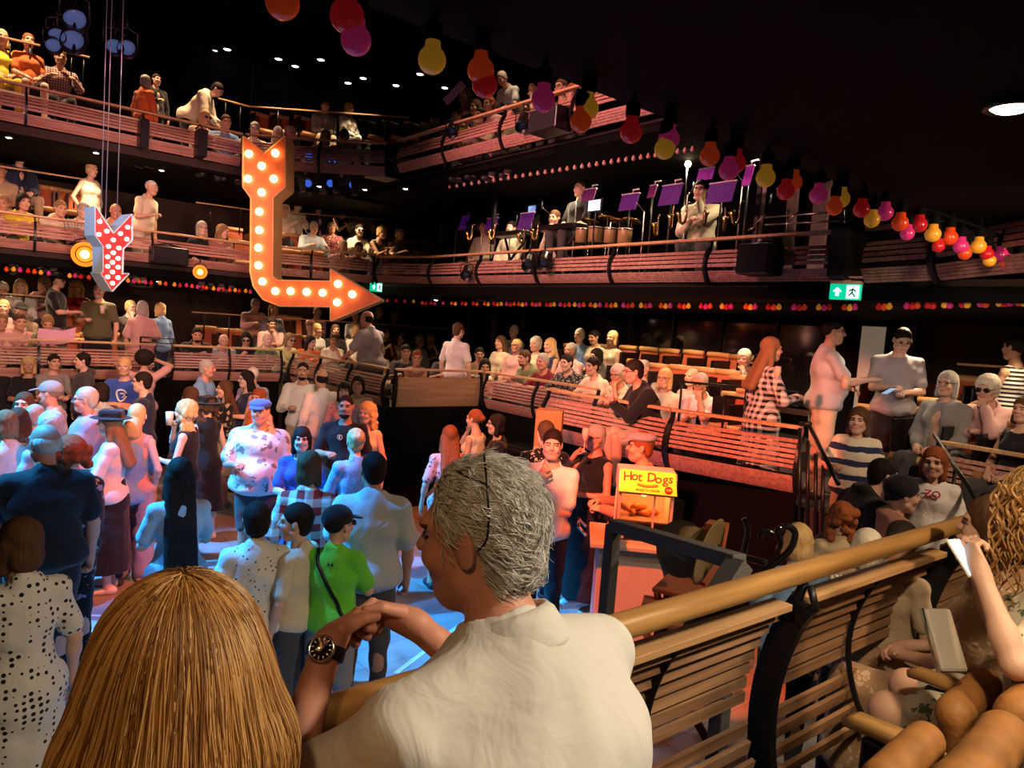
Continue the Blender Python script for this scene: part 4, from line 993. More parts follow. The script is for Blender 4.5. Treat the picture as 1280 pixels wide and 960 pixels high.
LB = [(8, 337, 'o'), (17, 337, 'y'), (25, 338, 'p'), (35, 339, 'r'), (43, 340, 'o'), (51, 341, 'y'), (61, 342, 'p'), (87, 345, 'y'), (94, 345, 'p'), (101, 346, 'r'), (111, 347, 'o'),
      (160, 351, 'y'), (167, 352, 'p'), (174, 352, 'o'), (182, 353, 'p'), (189, 354, 'r'), (200, 354, 'y'), (207, 355, 'o'), (218, 356, 'y'), (225, 357, 'r'), (233, 357, 'p'), (240, 358, 'o'), (247, 359, 'p'), (254, 359, 'r'), (258, 360, 'o'), (267, 361, 'y'), (273, 362, 'p'), (279, 362, 'r'), (287, 363, 'o'), (294, 363, 'y'), (299, 364, 'r'), (307, 364, 'y'), (313, 365, 'p'),
      (474, 376, 'y'), (484, 376, 'o'), (495, 376, 'r'), (506, 377, 'p'), (517, 377, 'y')]
CN = {k: v[0] for k, v in BC.items()}
for px, py, c in LB: farbulb(at_y(px, py, 12.25), c, 'tiny %s festoon bulb in the far left string under the middle gallery' % CN[c], 'far string, %s bulbs' % CN[c], .66)
seq = 'rpoyrorpyropyrpyoprypropyroypr'
cl = [(530, 'or'), (541, 'rp'), (554, 'p'), (567, 'oy'), (580, 'ro'), (594, 'ro'), (608, 'oy'), (622, 'roy'), (638, 'pro'), (653, 'oyp'), (670, 'opo'), (688, 'roy'), (706, 'pro'), (724, 'ypo'), (744, 'oyp'), (764, 'roy'), (785, 'pro'), (807, 'yrp'), (832, 'oyp'), (855, 'roy'), (882, 'rpo'), (908, 'yrp'), (938, 'oyp'), (967, 'roy'), (999, 'pro'), (1030, 'ypr'), (1062, 'oyp'), (1105, 'roy'), (1140, 'pro'), (1163, 'rr'), (1184, 'yp'), (1206, 'ry'), (1229, 'po'), (1256, 'yrp'), (1277, 'oy')]
for px, cs in cl:
    for j, c in enumerate(cs):
        x = px+(j-(len(cs)-1)/2)*(4.6 if px < 700 else 5.6 if px < 940 else 6.6)
        y = 379+(min(x, 1000)-540)*.012-(max(0, x-1080)*.03); p = at_x(x, y+.8*(j % 2), 6.45 if x < 1060 else 6.2)
        farbulb(p, c, 'small %s festoon bulb in the clusters under the middle gallery on the right' % CN[c], 'right string, %s bulbs' % CN[c], .60 if x < 1000 else .56)
# tiny unlit bulbs under the top gallery over the band
TB = mat('dull_pink_bulb', (.55, .28, .25), .4)
for i in range(34):
    x = 562+i*9.2; y = 234-(x-562)*.155; farb = link('festoon_bulb', _BF, TB); farb.location = tuple(at_x(x, y, 5.95)); farb.scale = (.55,)*3
    tag(farb, 'tiny unlit bulb in the row under the top gallery above the band', 'light bulb', 'unlit bulbs above the band')

# ---------------------------------------------------------------- arrow signs
LAMP = glow('warm_lamp_glow', (1.0, .52, .20), 11.0); RLAMP = glow('rosy_lamp_glow', (1.0, .55, .42), 6.0)
ORB = mat('weathered_orange_board', (.66, .15, .045), .55, var=.4, bump=.25, bs=30, scale=(1, 1, .25)); TANS = mat('tan_sign_side', (.62, .38, .15), .6, var=.3, bump=.15, bs=20)
BLUS = mat('pale_blue_sign_side', (.42, .62, .72), .5, var=.12); REDB = mat('deep_red_board', (.55, .012, .015), .4, var=.05)
def arrow_sign(name, outline, bulbs, depth, thick, label, mboard, mside, ml, br, dirv, edge, es=.012, sides=None):
    """outline and lamp places are measured on the sign's own vertical plane, facing the camera side"""
    c = at_depth(*outline[0], depth); nrm = Vector(dirv).normalized()        # nrm: plane normal, towards the viewer
    ux = Vector((-nrm.y, nrm.x, 0)).normalized(); uy = Vector((0, 0, 1))
    def uv(px, py):
        v = Vector(ray(px, py)); t = (Vector(c)-Vector(CAM0)).dot(nrm)/v.dot(nrm); p = Vector(CAM0)+v*t-Vector(c); return (p.dot(ux), p.dot(uy))
    o = empty(name, tuple(c), 0, label, 'arrow sign')
    poly = [uv(*p) for p in outline]
    b = MB(); b.prism(poly, (0, 0, 0), ux, uy, -nrm*.02); b.build('face_board', mboard, o)
    b = MB(); n = len(poly)
    area = sum(poly[i][0]*poly[(i+1) % n][1]-poly[(i+1) % n][0]*poly[i][1] for i in range(n)); sg = 1 if area > 0 else -1
    for i in range(n):
        p, q = poly[i], poly[(i+1) % n]; d = Vector((q[0]-p[0], q[1]-p[1])); 
        if d.length < 1e-4: continue
        d.normalize(); nn = Vector((d.y, -d.x))*sg*es
        P_3 = [ux*a+uy*b_ for a, b_ in (p, q, (q[0]+nn.x, q[1]+nn.y), (p[0]+nn.x, p[1]+nn.y))]
        vs = [v+nrm*.035 for v in P_3]+[v-nrm*thick for v in P_3]
        b.add(vs, [(0, 1, 2, 3), (7, 6, 5, 4), (0, 4, 5, 1), (1, 5, 6, 2), (2, 6, 7, 3), (3, 7, 4, 0)])
    b.prism(poly, -nrm*thick, ux, uy, nrm*.02)
    b.build('casing', mside, o)
    me = None
    for p in bulbs:
        u, v = uv(*p); q = MB()
        if me is None: q.lathe([(.0003, -br)]+[(br*sin(a), -br*cos(a)) for a in [pi*j/8 for j in range(1, 8)]]+[(.0003, br)], n=12); me = q.mesh('lamp')
        l_ = link('lamp', me, ml, o); l_.location = ux*u+uy*v+nrm*(br*.7)
    return o, c
big = [(305, 171), (331, 192), (357, 170), (357, 234), (342, 247), (341, 346), (347, 351), (414, 352), (414, 337), (475, 375), (414, 401), (414, 383), (350, 382), (330, 374), (318, 358), (314, 340), (315, 248), (305, 234)]
bl = [(312, 193), (345, 192), (328, 208), (311, 224), (343, 224), (328, 241), (325, 265), (325, 288), (324, 310), (324, 332), (329, 352), (345, 364), (364, 364), (384, 365), (404, 366), (423, 355), (441, 368), (422, 378)]
n_big = Vector((-.62, -.78, 0)); n_small = Vector((.30, -.95, 0))
o, c = arrow_sign('arrow_sign', big, bl, 9.0, .34, 'tall orange illuminated arrow bending right, lined with warm lamps', ORB, TANS, LAMP, .048, (-.60, -.80, 0), 1)
small = [(118, 258), (141, 292), (164, 268), (164, 300), (153, 311), (152, 343), (160, 342), (139, 364), (125, 341), (128, 341), (128, 308), (118, 294)]
sl_ = [(124, 277), (123, 293), (133, 289), (141, 300), (150, 292), (159, 284), (158, 299), (135, 308), (148, 310), (141, 316), (134, 321), (147, 323), (140, 328), (134, 333), (147, 334), (140, 340), (134, 346), (147, 347), (140, 354)]
o2, c2 = arrow_sign('arrow_sign', small, sl_, 8.4, .30, 'small red illuminated arrow pointing down with pale blue sides', REDB, BLUS, RLAMP, .026, (.20, -.98, 0), 1, .008)
WIRE = mat('steel_wire', (.35, .42, .55), .3, .8)
wg = empty('suspension_wires', tuple(c2), 0, 'thin blue lit wires holding up the small red arrow', 'wires')
for px in (126, 132, 146): 
    a = at_depth(px, 275, 8.45)-np.array(c2); b = MB(); b.tube([a, a+np.array([0, 0, 3.9])], .006, 5); b.build('wire', WIRE, wg)
wg2 = empty('suspension_wires', tuple(c), 0, 'dark wires holding up the tall orange arrow', 'wires')
for px in (312, 352):
    a = at_depth(px, 175, 9.1)-np.array(c); b = MB(); b.tube([a, a+np.array([0, 0, 3.3])], .004, 5); b.build('wire', BLKM, wg2)

# ---------------------------------------------------------------- theatre lamps
LENSO = glow('amber_lens', (1.0, .62, .18), 16.0); RIMO = glow('amber_halo', (1.0, .16, .01), 2.2); LENSW = glow('white_lens', (1.0, .80, .52), 14.0); LENSB = mat('blue_lens', (.03, .10, .5), .1, emit=(.05, .15, .8), es=.7)
def lantern(p, tgt, s, ml, label, group=None, nm='stage_lantern'):
    o = empty(nm, tuple(p), 0, label, 'stage light', group); d = (Vector(tgt)-Vector(p)).normalized(); M = d.to_track_quat('Z', 'Y').to_matrix()
    b = MB(); b.lathe([(.03*s, -.22*s), (.085*s, -.20*s), (.09*s, 0), (.105*s, .10*s), (.10*s, .10*s), (.085*s, .02*s)], n=16, M=M); b.build('housing', BLKM, o, fix=False)
    b = MB(); b.lathe([(.0005, .03*s), (.06*s, .04*s), (.088*s, .02*s), (.0005, .015*s)], n=16, M=M); b.build('lens', ml, o, fix=False)
    if ml is LENSO: b = MB(); b.lathe([(.0005, .018*s), (.084*s, .03*s), (.150*s, .10*s), (.150*s, .092*s), (.0005, .012*s)], n=22, M=M); b.build('halo_disc', RIMO, o, fix=False)  # orange disc added to imitate the glow round the lens, not a fitting
    b = MB(); x = M @ Vector((1, 0, 0)); b.tube([x*.11*s, x*.11*s+Vector((0, 0, .16*s)), Vector((0, 0, .20*s)), -x*.11*s+Vector((0, 0, .16*s)), -x*.11*s], .012*s, 6); b.tube([(0, 0, .2*s), (0, 0, .3*s)], .015*s, 6); b.build('yoke', BLKM, o)
    return o
lantern(at_y(106, 318, 11.9), (0, 0, 2.6), 1.15, LENSO, 'glowing amber lantern left of the small red arrow')
lantern(at_y(250, 340, 11.9), (.2, 0, 2.6), .7, LENSO, 'smaller glowing amber lantern between the two arrows')
for i, (px, py) in enumerate(((415, 201), (434, 199), (413, 229), (441, 231), (385, 229), (386, 195))):
    lantern(at_y(px, py, 12.0), (1, 2, 1), .75, LENSB, 'blue stage lamp hanging at the far corner, %s' % ('upper left of the pair beside the arrow', 'upper right of the group', 'lower middle of the group', 'lower right of the group', 'lower left nearest the arrow', 'upper left nearest the arrow')[i], 'blue lamps at the far corner')
def downlight(p, label, s=1.0):
    o = empty('downlight', tuple(p), 0, label, 'ceiling light', 'small white ceiling lights'); b = MB(); b.lathe([(.05*s, .05), (.062*s, .0), (.050*s, -.004), (.046*s, .01)], n=14); b.build('rim', BLKM, o, fix=False)
    b = MB(); b.lathe([(.0004, -.012), (.034*s, -.008), (.046*s, .004), (.0004, .006)], n=14); b.build('diffuser', LENSW, o, fix=False)
    return o
DL = [(268, 64), (284, 62), (318, 80), (316, 97), (348, 74), (369, 83), (375, 100), (401, 75), (435, 104), (454, 98), (495, 107), (525, 93), (556, 110)]
for i, (px, py) in enumerate(DL): downlight(at_z(px, py, 8.2), 'small white ceiling spotlight %s, over the top gallery' % ('leftmost', 'second from the left', 'third along the upper line', 'lower left of the scattered ones', 'upper, above the tall arrow', 'just right of it above the arrow', 'lower, above the seated couple', 'highest, right of the arrow', 'lower of the middle pair', 'upper of the middle pair', 'alone past the middle pair', 'touching the yellow bulb', 'rightmost, by the woman with the tray')[i], 1.6)
for px, py, z, l_ in ((11, 172, 4.72, 'far left under the top gallery'), (120, 191, 4.72, 'above the blonde in the white suit'), (202, 213, 4.72, 'above the man with the shoulder bag'), (399, 233, 4.72, 'right of the tall arrow shaft'), (456, 237, 4.72, 'under the corner of the top gallery'), (507, 236, 4.72, 'left of the band window'), (545, 375, 3.0, 'above the man in the white T-shirt'), (198, 352, 3.0, 'in the far left string of bulbs')):
    downlight(at_z(px, py, z), 'small bright ceiling light %s' % l_, .9)
dl = downlight(at_z(1264, 136, 3.54), 'round bright downlight in the near ceiling at the upper right', 1.5)

# black loudspeakers and lantern boxes hung on the fronts
def speaker(p, sx, sz, face, label, group='black loudspeakers on the gallery fronts'):
    o = empty('loudspeaker', tuple(p), radians(face), label, 'speaker', group)
    b = MB(); b.box((0, 0, 0), (.26, sx, sz)); b.build('cabinet', BLKM, o, bevel=.02)
    b = MB(); b.box((.135, 0, 0), (.01, sx*.92, sz*.9)); b.build('grille', mat('grille_black', (.008, .008, .009), .9), o)
    b = MB(); b.tube([(-.1, -sx*.45, sz*.55), (-.1, 0, sz*.75), (-.1, sx*.45, sz*.55)], .012, 6); b.build('hanging_bracket', BLKM, o)
speaker(at_x(950, 325, 5.85), .34, .28, 180, 'bulky black loudspeaker on the middle gallery front beside the exit sign')
speaker(at_x(1058, 316, 5.75), .16, .45, 180, 'tall narrow black loudspeaker above the exit sign')
speaker(at_y(211, 320, 12.0), .52, .26, -90, 'black loudspeaker on the middle gallery front right of the small arrow')
speaker(at_x(688, 152, 5.5), .50, .27, 180, 'black loudspeaker on the top gallery front behind the lone pink bulb')
speaker(at_y(447, 337, 11.5), .30, .28, -110, 'black loudspeaker at the far corner above the tip of the orange arrow')
speaker(at_x(505, 191, 5.9), .5, .26, 200, 'black loudspeaker on the top gallery front at the corner')
speaker(at_y(179, 168, 12.0), .12, .42, -90, 'narrow black box on the top gallery front below the woman in orange')
speaker(at_y(251, 180, 12.0), .14, .42, -90, 'narrow black box on the top gallery front below the leaning woman')
for i, (px, py, X) in enumerate(((583, 342, 5.9), (661, 330, 5.85), (680, 328, 5.85), (653, 155, 5.5), (565, 163, 5.5))):
    lantern(at_x(px, py, X), (2, 4, 0), .8, mat('dead_lens', (.02, .02, .03), .1), 'unlit black lantern on the gallery front, %s' % ('far left of the band front', 'left one of the pair below the blue screen', 'right one of the pair below the blue screen', 'below the seated woman at top', 'at the top gallery corner')[i], 'unlit lanterns')
# exit signs
def exit_sign(p, w, h, face, label):
    o = empty('exit_sign', tuple(p), radians(face), label, 'exit sign')
    b = MB(); b.box((0, 0, 0), (.05, w, h)); b.build('panel', mat('green_lit', (.0, .30, .16), .3, emit=(.0, .55, .30), es=1.0), o, bevel=.004)
    wm = glow('white_lit', (.75, 1.0, .95), 1.3)
    b = MB(); b.box((.03, .25*w, 0), (.006, .40*w, .84*h)); b.build('pictogram_ground', wm, o)
    gm_ = mat('green_figure', (.0, .22, .12), .4)
    b = MB(); b.lathe([(.0003, -.03*w), (.03*w, 0), (.0003, .03*w)], (.036, .27*w, .30*h), 10)
    b.bar((.036, .26*w, .22*h), (.036, .24*w, -.05*h), .01, .07*w, up=(1, 0, 0)); b.bar((.036, .24*w, -.05*h), (.036, .34*w, -.32*h), .01, .045*w, up=(1, 0, 0)); b.bar((.036, .24*w, -.05*h), (.036, .14*w, -.25*h), .01, .045*w, up=(1, 0, 0)); b.bar((.036, .36*w, .02*h), (.036, .26*w, .18*h), .01, .035*w, up=(1, 0, 0)); b.bar((.036, .26*w, .18*h), (.036, .14*w, .05*h), .01, .035*w, up=(1, 0, 0)); b.build('running_figure', gm_, o)
    b = MB(); b.prism([(-.06, -.30), (.06, -.30), (.06, .0), (.16, .0), (0, .30), (-.16, .0), (-.06, .0)], (.03, -.24*w, 0), (0, w*.9, 0), (0, 0, h*.95), (.008, 0, 0)); b.build('arrow', wm, o)
    b = MB(); b.box((0, 0, h*.60), (.09, w, h*.18)); b.build('top_housing', mat('pinkish_housing', (.55, .30, .24), .5), o)
    b = MB(); b.box((-.02, 0, h*.95), (.09, w, h*.12)); b.box((-.03, 0, h*.8), (.03, .05, h*.3)); b.build('mounting_bar', mat('pinkish_housing', (.55, .30, .24), .5), o)
exit_sign(at_x(1057, 365, 5.7), .235, .125, 180+15, 'green emergency exit sign with an up arrow above the standing man in grey')
exit_sign(at_y(470, 359, 11.6), .22, .16, 265, 'small green exit sign behind the tip of the orange arrow')

# cables that carry the strings of bulbs
def cable(label, pts, r=.006):
    o = empty('festoon_cable', tuple(pts[0]), 0, label, 'cable'); a = Vector(pts[0]); b = MB(); b.tube([Vector(p)-a for p in pts], r, 6); b.build('cable_run', BLK, o)
up3 = np.array([0, 0, 1.0])
cable('black cable carrying the far left string of tiny bulbs', [at_y(px, py, 12.25)+up3*.04 for px, py, c in LB[::3]]+[at_y(517, 377, 12.25)+up3*.04])
cable('black cable carrying the bulb clusters on the right', [at_x(x, 379+(min(x, 1000)-540)*.012-(max(0, x-1080)*.03), 6.45 if x < 1060 else 6.2)+up3*.035 for x in range(530, 1290, 30)])
cable('black cable carrying the row of unlit bulbs above the band', [at_x(562+i*9.2, 234-i*9.2*.155, 5.95)+up3*.03 for i in range(0, 34, 3)])
cable('black cable along the near ceiling edge holding the big coloured bulbs', [at_y(px, py, 2.02)+up3*.16 for px, py in ((300, -15), (540, 75), (789, 160), (957, 222), (1100, 268))]+[at_depth(px, py, 4.55+(px-1140)*.0012)+up3*.12 for px, py in ((1150, 283), (1223, 308), (1300, 340))], .012)

for i, (px, py, sc_) in enumerate(((93, 22, 1.5), (90, 48, 1.5), (70, 42, 1.0), (66, 55, 1.0), (142, 56, 1.1), (158, 58, 1.2))):
    lantern(at_y(px, py, 11.0), (1.5, 4, 1), sc_, mat('dim_blue_lens', (.05, .07, .16), .2, emit=(.10, .16, .40), es=.35), 'dim blue stage lamp in the top left roof, %s' % ('largest and highest', 'largest and lower', 'left of the large ones, upper', 'left of the large ones, lower', 'left one of the far pair', 'right one of the far pair')[i], 'dim lamps at the top left')
for px in (93, 150): p = at_y(px, 40, 11.0); o = empty('lamp_drop_bar', tuple(p), 0, 'black pipe from the roof carrying the %s dim lamps at the top left' % ('nearer' if px == 93 else 'far pair of'), 'pipe'); b = MB(); b.tube([(0, 0, -.5), (0, 0, 8.3-p[2])], .02, 6); b.build('pipe', BLK, o)
# ---------------------------------------------------------------- hot dog cart
STEEL = mat('brushed_steel', (.60, .52, .46), .42, .25, bump=.05, bs=90, scale=(1, 1, .1)); CHROME = mat('chrome', (.8, .78, .75), .12, 1.0)
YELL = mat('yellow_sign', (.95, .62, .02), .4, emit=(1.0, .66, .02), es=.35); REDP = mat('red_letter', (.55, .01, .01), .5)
cp = at_depth(803, 640, 5.25); cfwd = atan2(CAM0[1]-cp[1], CAM0[0]-cp[0])+radians(6)
cart = empty('hot_dog_cart', (cp[0], cp[1], -.09), cfwd, 'steel hot dog cart under red light with a yellow lettered sign', 'food cart')  # faces +X towards the rail
b = MB(); b.box((-.05, -.02, .62), (.46, .58, 1.10)); b.build('cabinet', STEEL, cart, bevel=.012)
b = MB(); b.box((-.03, .0, 1.20), (.58, .74, .035)); b.box((-.03, .34, 1.16), (.58, .03, .08)); b.build('counter', STEEL, cart, bevel=.006)
b = MB(); b.box((.19, -.02, .62), (.02, .50, .95)); b.build('front_panel', mat('satin_steel', (.62, .52, .46), .40, .2), cart, bevel=.006)
cz = MB(); hw, hd, z0, z1 = .185, .17, 1.22, 1.60
for sx_ in (-1, 1):
    for sy in (-1, 1): cz.box((sx_*hd, sy*hw, (z0+z1)/2), (.02, .02, z1-z0))
for z in (z0+.01, z1-.01):
    for s_ in (-1, 1): cz.box((s_*hd, 0, z), (.022, hw*2+.02, .022)); cz.box((0, s_*hw, z), (hd*2, .022, .022))
cz.box((hd, .06, (z0+z1)/2), (.015, .015, z1-z0)); cz.box((0, 0, 1.38), (hd*1.9, hw*1.9, .012))
gcase = cz.build('display_case', STEEL, cart)
cg, N, L, P = nt('case_glass'); P.inputs['Transmission Weight'].default_value = 1.0; P.inputs['Roughness'].default_value = .02; P.inputs['IOR'].default_value = 1.1; P.inputs['Base Color'].default_value = (1, .9, .85, 1)
b = MB(); b.box((hd+.004, 0, 1.41), (.004, hw*1.9, .36)); b.box((0, -hw, 1.41), (hd*1.9, .004, .36)); b.build('glass', cg, gcase)
b = MB(); b.box((0, hw-.01, 1.41), (hd*1.9, .01, .36)); b.box((-hd, 0, 1.41), (.01, hw*1.9, .36)); b.build('back_panel', STEEL, cart)
b = MB(); b.prism([(-hd-.02, 1.60), (hd+.05, 1.60), (hd-.02, 1.74), (-hd+.06, 1.74)], (0, -hw-.02, 0), (1, 0, 0), (0, 0, 1), (0, hw*2+.04, 0)); b.build('roof', STEEL, cart)
# yellow sign on the sloping front of the roof
A0 = Vector((hd+.055, 0, 1.60)); A1 = Vector((hd-.015, 0, 1.745)); up_ = (A1-A0).normalized(); nn_ = Vector((0, -1, 0)).cross(up_)*-1
nn_ = Vector((up_.z, 0, -up_.x))
sg = MB(); sg.prism([(-.205, 0), (.205, 0), (.190, .165), (-.190, .165)], A0+nn_*.003, (0, 1, 0), up_, nn_*.008); sign = sg.build('sign_board', YELL, cart)
SM = Matrix((Vector((0, 1, 0)), up_, nn_)).transposed().to_4x4()
def text(name, body, size, loc, M, m, parent, ext=.0015, shear=0.0):
    cu = bpy.data.curves.new(name, 'FONT'); cu.body = body; cu.size = size; cu.extrude = ext; cu.align_x = 'CENTER'; cu.align_y = 'CENTER'; cu.shear = shear; cu.offset = size*.012
    cu.resolution_u = 3; t0 = bpy.data.objects.new(name, cu); me_ = bpy.data.meshes.new_from_object(t0); bpy.data.objects.remove(t0); me_.materials.clear(); t = link(name, me_, m); MM = M.copy(); MM.translation = loc; t.matrix_local = MM
    t.parent = parent; return t
# lettering: bouncing capitals like hand painted show lettering
word = 'Hot Dogs'; xs = (-.150, -.098, -.062, 0, .022, .072, .120, .160); 
for ch, x, dy, a in zip(word, xs, (.0, .006, .002, 0, .006, -.001, .0, .006), (.12, -.08, .05, 0, .06, -.05, .1, -.1)):
    if ch != ' ': text('sign_letter', ch, .092, A0+nn_*.013+up_*(.110+dy)+Vector((0, x*.98, 0)), SM @ Matrix.Rotation(a, 4, 'Z'), REDP, sign, shear=.1)
text('sign_small_text', 'MADE TO ORDER', .021, A0+nn_*.013+up_*.022+Vector((0, 0, 0)), SM, REDP, sign)
b = MB(); b.tube([A0+nn_*.013+up_*(.052+.010*((i-4)/4)**2)+Vector((0, -.075+i*.018, 0)) for i in range(9)], [.007]+[.010]*7+[.007], 8); b.build('painted_sausage', mat('painted_orange', (.80, .28, .02), .5), sign)
b = MB(); b.lathe([(.0003, 0), (.028, 0), (.028, .004), (.0003, .004)], A0+nn_*.012+up_*.034+Vector((0, .145, 0)), 18, M=SM.to_3x3()); disc = b.build('price_disc', REDP, sign)
text('price_text', '5.50', .020, A0+nn_*.018+up_*.034+Vector((0, .145, 0)), SM, YELL, sign)
for x, z, s_ in ((-.05, 1.41, 0), (-.09, 1.43, 1), (.0, 1.40, 2), (.04, 1.41, 3), (-.02, 1.445, 4), (.07, 1.25, 5), (-.06, 1.25, 6), (.0, 1.255, 7)):
    b = MB(); b.tube([(-.06, 0, 0), (-.03, 0, .01), (.03, 0, .01), (.06, 0, 0)], [.016, .026, .026, .016], 10); bun = b.build('bread_bun', mat('bun_crust', (.60, .28, .09), .6), None); bun.location = (cp[0]+.1*(cos(cfwd)*0)-x*sin(cfwd)*1.5, cp[1]+x*cos(cfwd)*1.5, z-.09); bun.rotation_euler = (0, 0, cfwd+s_*.5)
    tag(bun, 'bread bun inside the glass case of the red lit food cart', 'bun', 'bread buns inside the glass case')
b = MB(); b.tube([(.10, .36, 1.22), (.10, .44, 1.30), (.0, .46, 1.34), (-.1, .44, 1.30), (-.1, .36, 1.22)], .011, 8); b.build('push_handle', CHROME, cart)
b = MB(); b.tube([(.1, -.40, 1.22), (.1, -.46, 1.28), (-.15, -.46, 1.28), (-.15, -.40, 1.22)], .011, 8); b.build('side_rail', CHROME, cart)
for s_ in (-1, 1):
    b = MB(); b.lathe([(.02, -.02), (.14, -.02), (.16, 0), (.14, .02), (.02, .02)], (-.05, s_*.31, .16), 20, M=Matrix.Rotation(pi/2, 3, 'X')); b.build('wheel', BLKM, cart)
tr = empty('condiment_tray', tuple(at_depth(768, 666, 5.05)), cfwd, 'small steel tray of glowing orange sauce jars on the cart counter', 'tray'); b = MB(); b.box((0, 0, 0), (.16, .12, .02)); b.build('tray_base', STEEL, tr)
for s_ in (-1, 1): b = MB(); b.lathe([(.028, .01), (.03, .06), (.02, .08), (.022, .09)], (0, s_*.03, 0), 12); b.build('jar', mat('orange_jar', (.8, .25, .05), .3), tr)

l = bpy.data.lights.new('case_fill_light', 'POINT'); l.energy = 7; l.color = (1, .22, .05); l.shadow_soft_size = .03; lo = bpy.data.objects.new('case_fill_light', l); COL.objects.link(lo); lo.location = (cp[0], cp[1], 1.47)  # added fill so the case glows orange; no lamp fitting is modelled here
# orange wooden box (lectern) against the stalls front
lp = at_z(688, 505, 1.95); lp = at_depth(688, 512, 7.0)
lc = empty('wooden_lectern', (lp[0], lp[1], lp[2]-1.2), radians(232-8), 'upright orange wooden box with an arched hole near the drinking woman', 'lectern')
b = MB(); b.box((0, 0, .6), (.22, .26, 1.2)); b.build('body_box', mat('orange_plywood', (.42, .17, .045), .5, bump=.1, bs=20), lc, bevel=.008)
b = MB(); b.tube([(.115, -.07, .86), (.115, -.07, .93), (.115, -.04, .985), (.115, 0, 1.0), (.115, .04, .985), (.115, .07, .93), (.115, .07, .86)], .009, 6); b.build('arch_trim', BLKM, lc)

# grey timber stair guard below the near rail
GT = mat('grey_stained_timber', (.10, .095, .095), .7, var=.25, bump=.35, bs=70, scale=(.3, 1, 1))
p0, p1, p2 = at_depth(767, 656, 2.95), at_depth(925, 703, 2.25), at_depth(985, 668, 2.60)
st = empty('stair_guard', tuple(p0), 0, 'dark grey timber guard frame in front of the hot dog cart', 'guard rail')
v = lambda q: Vector(q)-Vector(p0)
b = MB(); b.bar(v(p0), v(p1), .055, .05); b.build('top_rail', GT, st, bevel=.004)
b = MB(); b.bar((0, 0, 0), (0, 0, -1.6), .05, .05); b.build('post', GT, st, bevel=.004)
e_ = (Vector(p1)-Vector(p0)).normalized(); dn = at_depth(865, 800, 2.15)
b = MB(); b.bar(v(p1), v(dn), .075, .055, up=tuple(CU)); b.build('sloping_rail', GT, st, bevel=.004)
b = MB(); b.bar(v(p1)+Vector((.02, .03, 0)), v(p1)+Vector((.02, .03, -1.5)), .05, .05); b.build('post', GT, st, bevel=.004)

# hat stand of black bentwood with two felt hats
hp_ = at_depth(985, 700, 2.75)
hsd = empty('hat_stand', (hp_[0], hp_[1], 0), 0, 'shiny black bentwood hat stand with curled hooks beside the blonde heads', 'hat stand')
LAC = mat('black_lacquer', (.008, .007, .007), .10, spec=.9)
def w2(px, py, d): return Vector(at_depth(px, py, d))-Vector((hp_[0], hp_[1], 0))
b = MB(); b.stube([w2(800+120, 735, 2.7), w2(955, 714, 2.72), w2(985, 690, 2.7), w2(994, 668, 2.7), w2(985, 658, 2.7), w2(972, 663, 2.7), w2(975, 672, 2.7)], .013, 10); b.build('hook', LAC, hsd)
b = MB(); b.stube([w2(972, 690, 2.85), w2(976, 677, 2.85), w2(968, 668, 2.85), w2(956, 664, 2.85), w2(949, 672, 2.85)], .011, 10); b.build('hook', LAC, hsd)
b = MB(); b.stube([w2(928, 697, 2.9), w2(932, 680, 2.9), w2(935, 662, 2.9), w2(930, 648, 2.9)], .013, 10); b.build('hook', LAC, hsd)
b = MB(); b.stube([w2(897, 690, 2.95), w2(895, 675, 2.95), w2(893, 660, 2.95)], .012, 10); b.build('hook', LAC, hsd)
b = MB(); b.stube([w2(888, 694, 2.95), w2(925, 696, 2.9), w2(958, 704, 2.85)], .013, 10); b.build('ring', LAC, hsd)
q = w2(925, 697, 2.9); b = MB(); b.tube([q, (q.x, q.y, 0.02)], .022, 12); b.build('pole', LAC, hsd)
for k in range(4): a = k*pi/2; b = MB(); b.tube([(q.x, q.y, .35), (q.x+.2*cos(a), q.y+.2*sin(a), .18), (q.x+.3*cos(a), q.y+.3*sin(a), .02)], .013, 8); b.build('leg', LAC, hsd)
FELT = mat('olive_brown_felt', (.24, .16, .065), .9, var=.2, bump=.3, bs=120)
for (px, py, d, rx_, tl, lb) in ((852, 686, 2.95, .145, -.15, 'olive brown felt hat hung on edge, left one of the two'), (884, 688, 2.80, .165, .35, 'olive brown felt hat with a black lining, in front of the other')):
    c_ = Vector(at_depth(px, py, d)); o = empty('felt_hat', tuple(c_), 0, lb, 'hat')
    ax = (Vector(CF)*-.35+Vector(CR)*(-.85)+Vector(CU)*.35*1).normalized() if tl < 0 else (Vector(CF)*-.45+Vector(CR)*.78-Vector(CU)*.25).normalized()
    M = ax.to_track_quat('Z', 'Y').to_matrix()
    b = MB(); b.lathe([(.07, .0), (rx_*.8, -.004), (rx_, .006), (rx_*1.0, .010), (rx_*.8, .004), (.085, .008)], (0, 0, 0), 30, M=M @ Matrix.Diagonal((1.15, .8, 1))); b.build('brim', FELT, o, fix=False)
    b = MB(); b.lathe([(.09, .0), (.085, -.08), (.07, -.12), (.03, -.125), (.0005, -.115)], (0, 0, 0), 26, M=M @ Matrix.Diagonal((1.15, .8, 1))); b.build('crown', FELT, o, fix=False)
